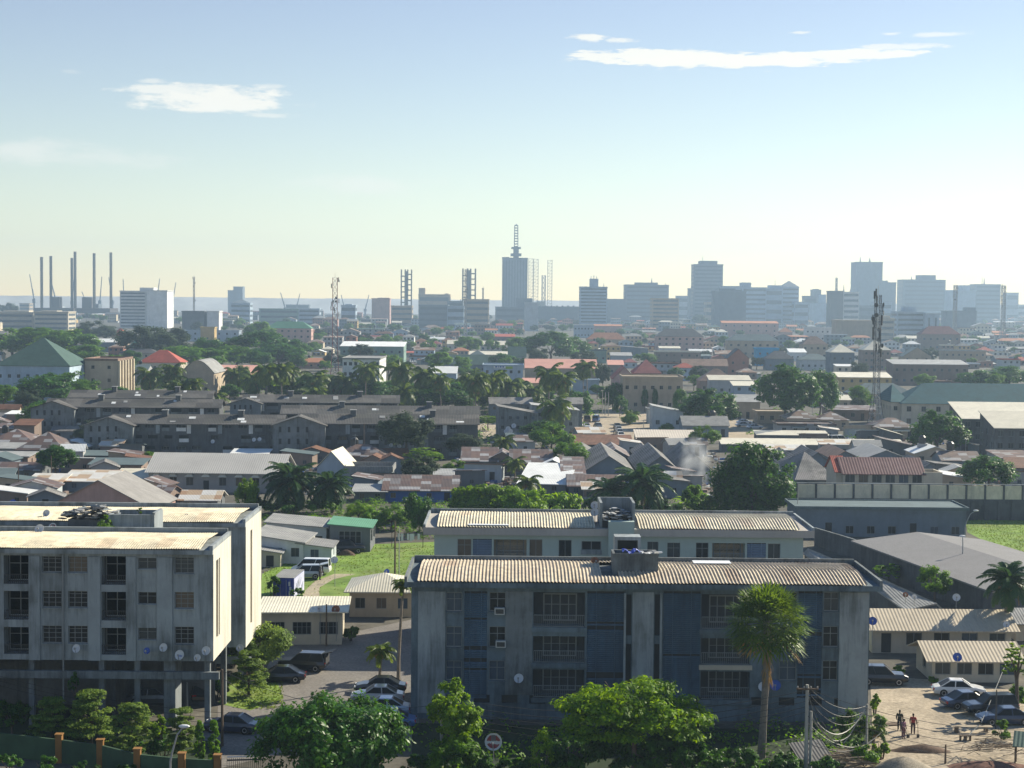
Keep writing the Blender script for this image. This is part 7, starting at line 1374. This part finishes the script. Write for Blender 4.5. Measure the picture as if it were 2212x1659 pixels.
for it in range(16000):
    v=r.choice((r.uniform(676,735),r.uniform(690,800),r.uniform(700,860),r.uniform(860,1050) if r.random()<.3 else r.uniform(684,760))); u=r.uniform(-15,2225)
    if v>790 and u<1200 and r.random()<.9: continue
    if u<700 and v<790 and r.random()<.45: continue
    if v>880 and not(1480<u<2212 or u<330 or 740<u<1250): continue
    Y=G(u,v).y; 
    if Y>3300: continue
    big=r.random()<.25; wm_=r.uniform(7,13)*(1.6 if big else 1)*(1 if Y<1200 else 1.5); st=r.choice((1,1,2,2,3)) if v<880 else 1; h=st*2.9+r.uniform(-.2,.4)
    if Y>1500: h*=1.25
    k=FPX/Y; w=wm_*k; hp=(h+1.5)*k; u0,u1=u-w/2,u+w/2
    if not free(u0,v-hp,u1,v,Y): FAIL[0]+=1; continue
    wk=r.choice(list(WN)); rk=r.choice(('tin','tin','cream','white','rust','rust','grey','brown','slate','brown','orange','maroon','red','dark','teal','cream')); rf=r.choice(('gable','hip','hip','mono','gabley','flat'))
    if v>880: rk=r.choice(('rust','tin','grey','white')); wk=r.choice(('brown','slate','grey','tan'))
    sto=('single storey','two storey','three storey')[st-1]
    lab=autolabel(f"{WN[wk]} {sto} house with {RN[rk]} {'flat' if rf=='flat' else 'hip' if rf=='hip' else 'lean-to' if rf=='mono' else 'gable'} roof",u,v,('small' if wm_<10 else 'wide',))
    grp='houses of the old town' if v<880 else 'shacks of the market quarter'
    if not lab: FAIL[1]+=1; continue
    bld(lab,u0,u1,P(u,v,Y) and proj((P(u,v,Y).x,Y,h))[1],Y,None,r.uniform(7,12),rf,None,wk,rk,rows=st,cols=max(1,min(5,int(wm_/2.6))),group=grp,side=0,roofmat=patchm if (v>880 and r.random()<.6) else patch3 if rk in('rust','brown','tin') and r.random()<.6 else None,extra=clutter); nH+=1
    if nH>=235: break
nT=0
for it in range(9000):
    v=r.choice((r.uniform(690,760),r.uniform(720,840),r.uniform(840,1060))); u=r.uniform(0,2212)
    if v>880 and not(1480<u<2212 or u<330 or 740<u<1250): continue
    Y=G(u,v).y; w=r.uniform(6,11)*FPX/Y*(1.3 if u<1260 else .95); h=w*r.uniform(.75,1.0)
    if not free(u-w*.4,v-h,u+w*.4,v,Y,.62 if u<1260 else .4): continue
    kd=r.choice(('dark','mid','cas','mid')); lab=autolabel({'dark':'dark leafy tree','mid':'green leafy tree','cas':'greyish leafy tree'}[kd],u,v,('low','bushy'))
    if not lab: continue
    tree(lab,u,v-h,w,vb=v,kind=kd,n=(80,55),leafm=.13,group='small trees between the houses'); nT+=1
    if nT>=230: break
# more coconut palms scattered behind and between the estate rows
nP=0
for it in range(900):
    u=r.choice((r.uniform(540,1270),r.uniform(300,470),r.uniform(640,1240))); v=r.uniform(852,915); Y=G(u,v).y; k=FPX/Y; h=r.uniform(8,13); vc=v-h*k; rp=r.uniform(2.9,3.7)*k
    if not free(u-rp*.6,vc-rp*.5,u+rp*.6,v,Y,.75): continue
    lab=autolabel('coconut palm',u,vc,('bushy','tall','feathery'))
    if not lab: continue
    palm(lab,u,vc,rp,vb=v,group='coconut palms behind the estate'); nP+=1
    if nP>=26: break
# dense shacks of the market quarter
def free2(u0,v0,u1,v1,Y,gap=5.):
    a=(u1-u0)*(v1-v0); hid=0
    for b in BOX:
        ix=min(u1,b[2])-max(u0,b[0])
        if ix<=0: continue
        if abs(Y-b[4])<gap and ix>.15*(u1-u0): return False
        if b[4]>Y:
            vb_=b[1]+(b[3]-b[1])*.6; iy=min(v1,vb_)-max(v0,b[1])
            if iy>0 and ix*iy>.35*min((b[2]-b[0])*(vb_-b[1]),a*1.3): return False
        else:
            iy=min(v1,b[3])-max(v0,b[1])
            if iy>0: hid+=ix*iy
    return hid<.7*a
ZONES=[(-20,330,905,1105,3),(640,860,1000,1075,1),(985,1290,955,1075,2),(1225,1560,975,1080,2),(1640,2230,945,1062,4)]
nS=0
for it in range(14000):
    z=r.choices(ZONES,[q[4] for q in ZONES])[0]; u=r.uniform(z[0],z[1]); v=r.uniform(z[2],z[3]); Y=G(u,v).y; k=FPX/Y; wm_=r.uniform(4,8.5); h=r.uniform(2.2,3.1); w=wm_*k; D=r.uniform(4,7)
    u0,u1=u-w/2,u+w/2
    if not free2(u0,v-(h+.8)*k,u1,v,Y,D*.8): continue
    rn,rm_=r.choice((('rust patched',patchm),('rust patched',patchm),('silver and rust patched',patch2),('grey tin',Rm['tin']),('white sheet',Rm['white']),('brown rust',Rm['rust']),('grey asbestos',asbest),('slate',Rm['slate'])))
    rf,rr=r.choice((('mono',.7),('gable',1.2),('gabley',1.1),('monof',.6),('shed',.7))); wk=r.choice(('brown','slate','grey','tan','dgrey','pale')); WN['dgrey']='dark'
    lab=autolabel(f"{WN[wk]} shack with {rn} {dict(mono='sloping',gable='ridged',gabley='gabled',monof='back sloping',shed='side sloping')[rf]} roof",u,v,('small' if wm_<6 else 'broad',))
    if not lab: continue
    bld(lab,u0,u1,proj((P(u,v,Y).x,Y,h))[1],Y,None,D,rf,rr,wk,rows=1,cols=1 if wm_<6 else 2,group='shacks of the market quarter',side=0,roofmat=rm_,name='shack',cat='shack',yaw=R(r.uniform(-14,14)),win=(.8,.8),over=.4); nS+=1
    if nS>=150: break
def stuffmesh(name,mats,label,cat,fn,smooth=False):
    mb=MB(); fn(mb); o=mb.build(name,mats); tag(o,label,cat,None,'stuff'); return o
def litter(mb):
    for i in range(3600):
        z=r.choices(ZONES,[q[4] for q in ZONES])[0]; p=G(r.uniform(z[0],z[1]),r.uniform(z[2],z[3])); s=r.uniform(.15,.7); a=r.random()*3; b=MB(); b.box(-s,s,-s*.5,s*.5,0,r.uniform(.05,.6)); b.xf(Matrix.Translation((p.x,p.y,.005+i*1e-5))@Matrix.Rotation(a,4,'Z')); mb.add(b.v,b.f,r.choice((0,0,1,2,3,4,5)))
stuffmesh('litter',[W['brown'],W['grey'],Rm['white'],Rm['rust'],W['blue'],dark_m],'scattered crates and scrap on the ground of the market quarter','litter',litter)
def weeds(mb):
    for z,nn in (((555,1480,1085,1165),330),((560,720,1150,1235),14),((0,700,770,850),130),((620,1300,830,960),200),((1480,2212,850,960),60),((0,340,900,1060),40),((1700,2212,1000,1120),40),((890,1900,1570,1640),60),((-420,-5,690,1120),260),((2217,2600,700,1120),220)):
        for i in range(nn):
            u,v=r.uniform(z[0],z[1]),r.uniform(z[2],z[3]); p=G(u,v); 
            if 700<u<960 and 1165<v<1300: continue
            s=r.uniform(.8,2.2)*(1 if p.y<320 else 1.5)
            for j in range(46):
                e=Vector((r.gauss(0,1),r.gauss(0,1),abs(r.gauss(0,1)))).normalized(); leaf(mb,p+Vector((e.x*s,e.y*s,e.z*s*.9))*r.uniform(.5,1),e+Vector((0,0,.5)),.34*(1 if p.y<320 else 1.8),.2*(1 if p.y<320 else 1.8),r)
stuffmesh('undergrowth',LF['mid'],'low weeds and bushes between the buildings','undergrowth',weeds)
def blades(mb):
    for (u0,u1,v0,v1,nn) in ((570,958,1178,1308,5200),(505,612,1472,1532,900),(2090,2212,1122,1222,2600)):
        for i in range(nn):
            u,v=r.uniform(u0,u1),r.uniform(v0,v1)
            if u0==2090 and v>1145+(u-2090)*.55: continue
            p=G(u,v)
            if 650<u<775 and 1235<v<1310 and r.random()<.93: continue
            h=r.uniform(.06,.22); a=r.random()*6.28; dx,dy=.1*math.cos(a),.1*math.sin(a); mb.tri((p.x-dx,p.y-dy,.02),(p.x+dx,p.y+dy,.02),(p.x+r.uniform(-.1,.1),p.y+r.uniform(-.1,.1),h))
stuffmesh('grass',leafmat('grass_blades',(.07,.12,.02),(.2,.28,.05),.3,.5),'grass tufts on the lawns','grass',blades)
# port sheds and flats along the hazy horizon
for i in range(95):
    u=r.uniform(-10,2200) if i<40 else r.uniform(1440,2215); Y=r.uniform(2300,3600); v0=649+.009*(u-1106); hgt=r.uniform(9,24) if i<40 else r.uniform(18,62); w=r.uniform(14,60); vt=v0+(H-hgt)*FPX/Y
    wk=r.choice(('pale','slate','bluegrey','white','tan')); lab=autolabel(f"hazy {WN[wk]} {'low' if hgt<16 else 'tall'} {'wide' if w>35 else 'narrow'} block",u,vt,('faint',))
    if lab and free2(u-w/2,vt,u+w/2,vt+18,Y): tower(lab,u-w/2,u+w/2,vt,Y,25,wk,3 if hgt>16 else 0,group='hazy blocks on the horizon',name='far_block',cat='block')
print('shacks',nS,'palms',nP)
print('filler houses',nH,'trees',nT,FAIL)
# ================================================================ smoke, haze, sky, sun, camera
def volume(name,mat,loc,mb,label,cat):
    o=mb.build(name,mat,None,True); o.location=loc; o['kind']='stuff'; o['label']=label; o['category']=cat; return o
sm=bpy.data.materials.new('cooking_smoke'); sm.use_nodes=True; nt=sm.node_tree; nt.nodes.remove(nt.nodes['Principled BSDF']); pv=nd(nt,'ShaderNodeVolumePrincipled'); pv.inputs['Color'].default_value=(.93,.96,1.,1); pv.inputs['Anisotropy'].default_value=.4; tc=nd(nt,'ShaderNodeTexCoord'); n=nd(nt,'ShaderNodeTexNoise',Scale=.4,Detail=4.); nt.links.new(tc.outputs['Object'],n.inputs['Vector'])
mp=nd(nt,'ShaderNodeMapping'); mp.inputs['Location'].default_value=(0,0,-.8); mp.inputs['Scale'].default_value=(.3,.3,.17); nt.links.new(tc.outputs['Object'],mp.inputs['Vector']); gr=nd(nt,'ShaderNodeTexGradient',gradient_type='SPHERICAL'); nt.links.new(mp.outputs[0],gr.inputs['Vector'])
mr=nd(nt,'ShaderNodeMapRange'); mr.inputs[1].default_value=.4; mr.inputs[2].default_value=.68; mr.inputs[4].default_value=.75; nt.links.new(n.outputs['Fac'],mr.inputs[0]); mu=nd(nt,'ShaderNodeMath',operation='MULTIPLY'); nt.links.new(mr.outputs[0],mu.inputs[0]); nt.links.new(gr.outputs['Fac'],mu.inputs[1]); nt.links.new(mu.outputs[0],pv.inputs['Density']); nt.links.new(pv.outputs[0],nt.nodes['Material Output'].inputs['Volume'])
mb=MB(); mb.tube([(0,0,.2),(0,0,4),(0,0,8),(0,0,11)],[2.4,3.4,3.4,1.6],12); g=G(1500,1058); SMOKE=volume('smoke',sm,(g.x,g.y,0),mb,'white cooking smoke drifting up between the market sheds','smoke')
HZ=bpy.data.materials.new('humid_air'); HZ.use_nodes=True; nt=HZ.node_tree; nt.nodes.remove(nt.nodes['Principled BSDF']); pv=nd(nt,'ShaderNodeVolumePrincipled'); pv.inputs['Color'].default_value=HAZE_COL; pv.inputs['Density'].default_value=HAZE_D; pv.inputs['Anisotropy'].default_value=HAZE_G; nt.links.new(pv.outputs[0],nt.nodes['Material Output'].inputs['Volume'])
mb=MB(); mb.box(-1900,1900,-40,4320,-1.,178); hz=mb.build('haze',HZ); hz['kind']='stuff'; hz['label']='thin blue morning haze over the whole town'; hz['category']='haze'
world=bpy.data.worlds.new('World'); SC.world=world; world.use_nodes=True; nt=world.node_tree; L=nt.links; bg=nt.nodes['Background']
sky=nd(nt,'ShaderNodeTexSky'); sky.sky_type='NISHITA'; sky.sun_disc=False; sky.sun_elevation=R(SUN_EL); sky.sun_rotation=R(SUN_AZ); sky.altitude=30; sky.air_density=SKY_AIR; sky.dust_density=SKY_DUST; sky.ozone_density=SKY_OZ
tc=nd(nt,'ShaderNodeTexCoord'); sp=nd(nt,'ShaderNodeSeparateXYZ'); L.new(tc.outputs['Generated'],sp.inputs[0])
def mt(op,a,b=None,c=None):
    n=nd(nt,'ShaderNodeMath',operation=op)
    for i,x in enumerate((a,b,c)):
        if x is None: continue
        if isinstance(x,(int,float)): n.inputs[i].default_value=x
        else: L.new(x,n.inputs[i])
    return n.outputs[0]
az=mt('ARCTAN2',sp.outputs['X'],sp.outputs['Y']); el=mt('ARCSINE',sp.outputs['Z'])
cv=nd(nt,'ShaderNodeCombineXYZ'); L.new(az,cv.inputs[0]); L.new(el,cv.inputs[1])
def cloud(azc,elc,ra,re,scale,strg,tilt=0.,soft=.35,sy=5.,off=0.):
    """one thin bank of cloud: soft ellipse in sky direction, broken by stretched noise"""
    mp=nd(nt,'ShaderNodeMapping'); mp.inputs['Scale'].default_value=(scale*1.3,scale*sy*1.6,1); mp.inputs['Location'].default_value=(off,off*.7,0); L.new(cv.outputs[0],mp.inputs['Vector']); n=nd(nt,'ShaderNodeTexNoise',Scale=1.,Detail=9.,Roughness=.68); L.new(mp.outputs[0],n.inputs['Vector'])
    dx=mt('DIVIDE',mt('SUBTRACT',az,azc),ra); e2=mt('SUBTRACT',mt('SUBTRACT',el,elc),mt('MULTIPLY',mt('SUBTRACT',az,azc),tilt)); dy=mt('DIVIDE',e2,re); d=mt('SQRT',mt('ADD',mt('MULTIPLY',dx,dx),mt('MULTIPLY',dy,dy)))
    x=mt('ADD',mt('SUBTRACT',1.,d),mt('MULTIPLY',mt('SUBTRACT',n.outputs['Fac'],.5),2.5)); mr=nd(nt,'ShaderNodeMapRange'); mr.interpolation_type='SMOOTHSTEP'; mr.inputs[1].default_value=.05; mr.inputs[2].default_value=.05+soft; mr.inputs[4].default_value=strg; L.new(x,mr.inputs[0]); return mr.outputs[0]
AZ=lambda u:(u-1106)/FPX; EL=lambda v:(649-v)/FPX
cl=[(AZ(1520),EL(137),.085,.0055,38,1.,-.02,.3,4.,3.1),(AZ(1800),EL(131),.06,.004,40,.95,0.,.35,4.,5.),(AZ(1380),EL(128),.045,.004,30,.95,.0,.3,4.,7.),(AZ(1265),EL(90),.014,.003,60,.9,0,.6,3.,1.),(AZ(1335),EL(97),.012,.002,60,.75,0,.7,3.,2.),(AZ(1900),EL(117),.03,.0025,50,.7,0,.5,3.,4.),(AZ(2000),EL(94),.02,.0018,50,.65,0,.8,3.,9.),(AZ(1710),EL(84),.008,.0012,60,.7,0,.7,3.,9.),(AZ(1895),EL(90),.008,.0012,60,.7,0,.7,3.,6.),
 (AZ(470),EL(232),.052,.0095,30,.95,.0,.5,3.,2.),(AZ(370),EL(216),.035,.004,36,.8,0,.6,3.,8.),(AZ(580),EL(262),.022,.0022,36,.5,0,.6,4.,8.),(AZ(340),EL(200),.01,.002,50,.55,0,.8,3.,3.),(AZ(585),EL(203),.014,.002,50,.5,0,.8,3.,3.),(AZ(80),EL(352),.07,.009,20,.5,.0,.9,3.,1.),(AZ(260),EL(360),.05,.007,20,.35,.0,.9,3.,4.),(AZ(780),EL(405),.06,.009,16,.4,-.05,.9,3.,6.),(AZ(175),EL(186),.01,.002,50,.2,0,.8,3.,3.)]
tot=None
for c in cl: o=cloud(*c); tot=o if tot is None else mt('MAXIMUM',tot,o)
mx=nd(nt,'ShaderNodeMix',data_type='RGBA'); L.new(tot,mx.inputs[0])
hs=nd(nt,'ShaderNodeMix',data_type='RGBA',blend_type='MULTIPLY'); hs.inputs[0].default_value=1.; tr=nd(nt,'ShaderNodeValToRGB'); tr.color_ramp.elements[0].color=SKY_T0; tr.color_ramp.elements[1].color=SKY_T1; tr.color_ramp.elements[1].position=.2; e_=tr.color_ramp.elements.new(.5); e_.color=SKY_T2; L.new(sp.outputs['Z'],tr.inputs[0]); L.new(tr.outputs[0],hs.inputs[7]); L.new(sky.outputs[0],hs.inputs[6]); L.new(hs.outputs[2],mx.inputs[6]); mx.inputs[7].default_value=CLOUD
L.new(mx.outputs[2],bg.inputs['Color']); bg.inputs['Strength'].default_value=SKY_S
sd=bpy.data.lights.new('Sun','SUN'); sd.energy=SUN_E; sd.angle=R(.53); sd.color=SUN_C; so=bpy.data.objects.new('Sun',sd); COL.objects.link(so)
S_=Vector((math.sin(R(SUN_AZ))*math.cos(R(SUN_EL)),math.cos(R(SUN_AZ))*math.cos(R(SUN_EL)),math.sin(R(SUN_EL)))); so.rotation_euler=S_.to_track_quat('Z','Y').to_euler(); so.location=(60,60,120)
cd=bpy.data.cameras.new('Camera'); cam=bpy.data.objects.new('Camera',cd); COL.objects.link(cam); cam.matrix_world=Matrix.Translation((0,0,H))@CAMR.to_4x4(); cd.sensor_width=36; cd.lens=36*FPX/2212; cd.clip_start=.5; cd.clip_end=40000; SC.camera=cam
SC.view_settings.view_transform='Standard'; SC.view_settings.look='None'; SC.view_settings.exposure=EXPO; SC.view_settings.gamma=1
SC.cycles.max_bounces=6; SC.cycles.diffuse_bounces=2; SC.cycles.transmission_bounces=3; SC.cycles.volume_bounces=0; SC.cycles.use_denoising=True
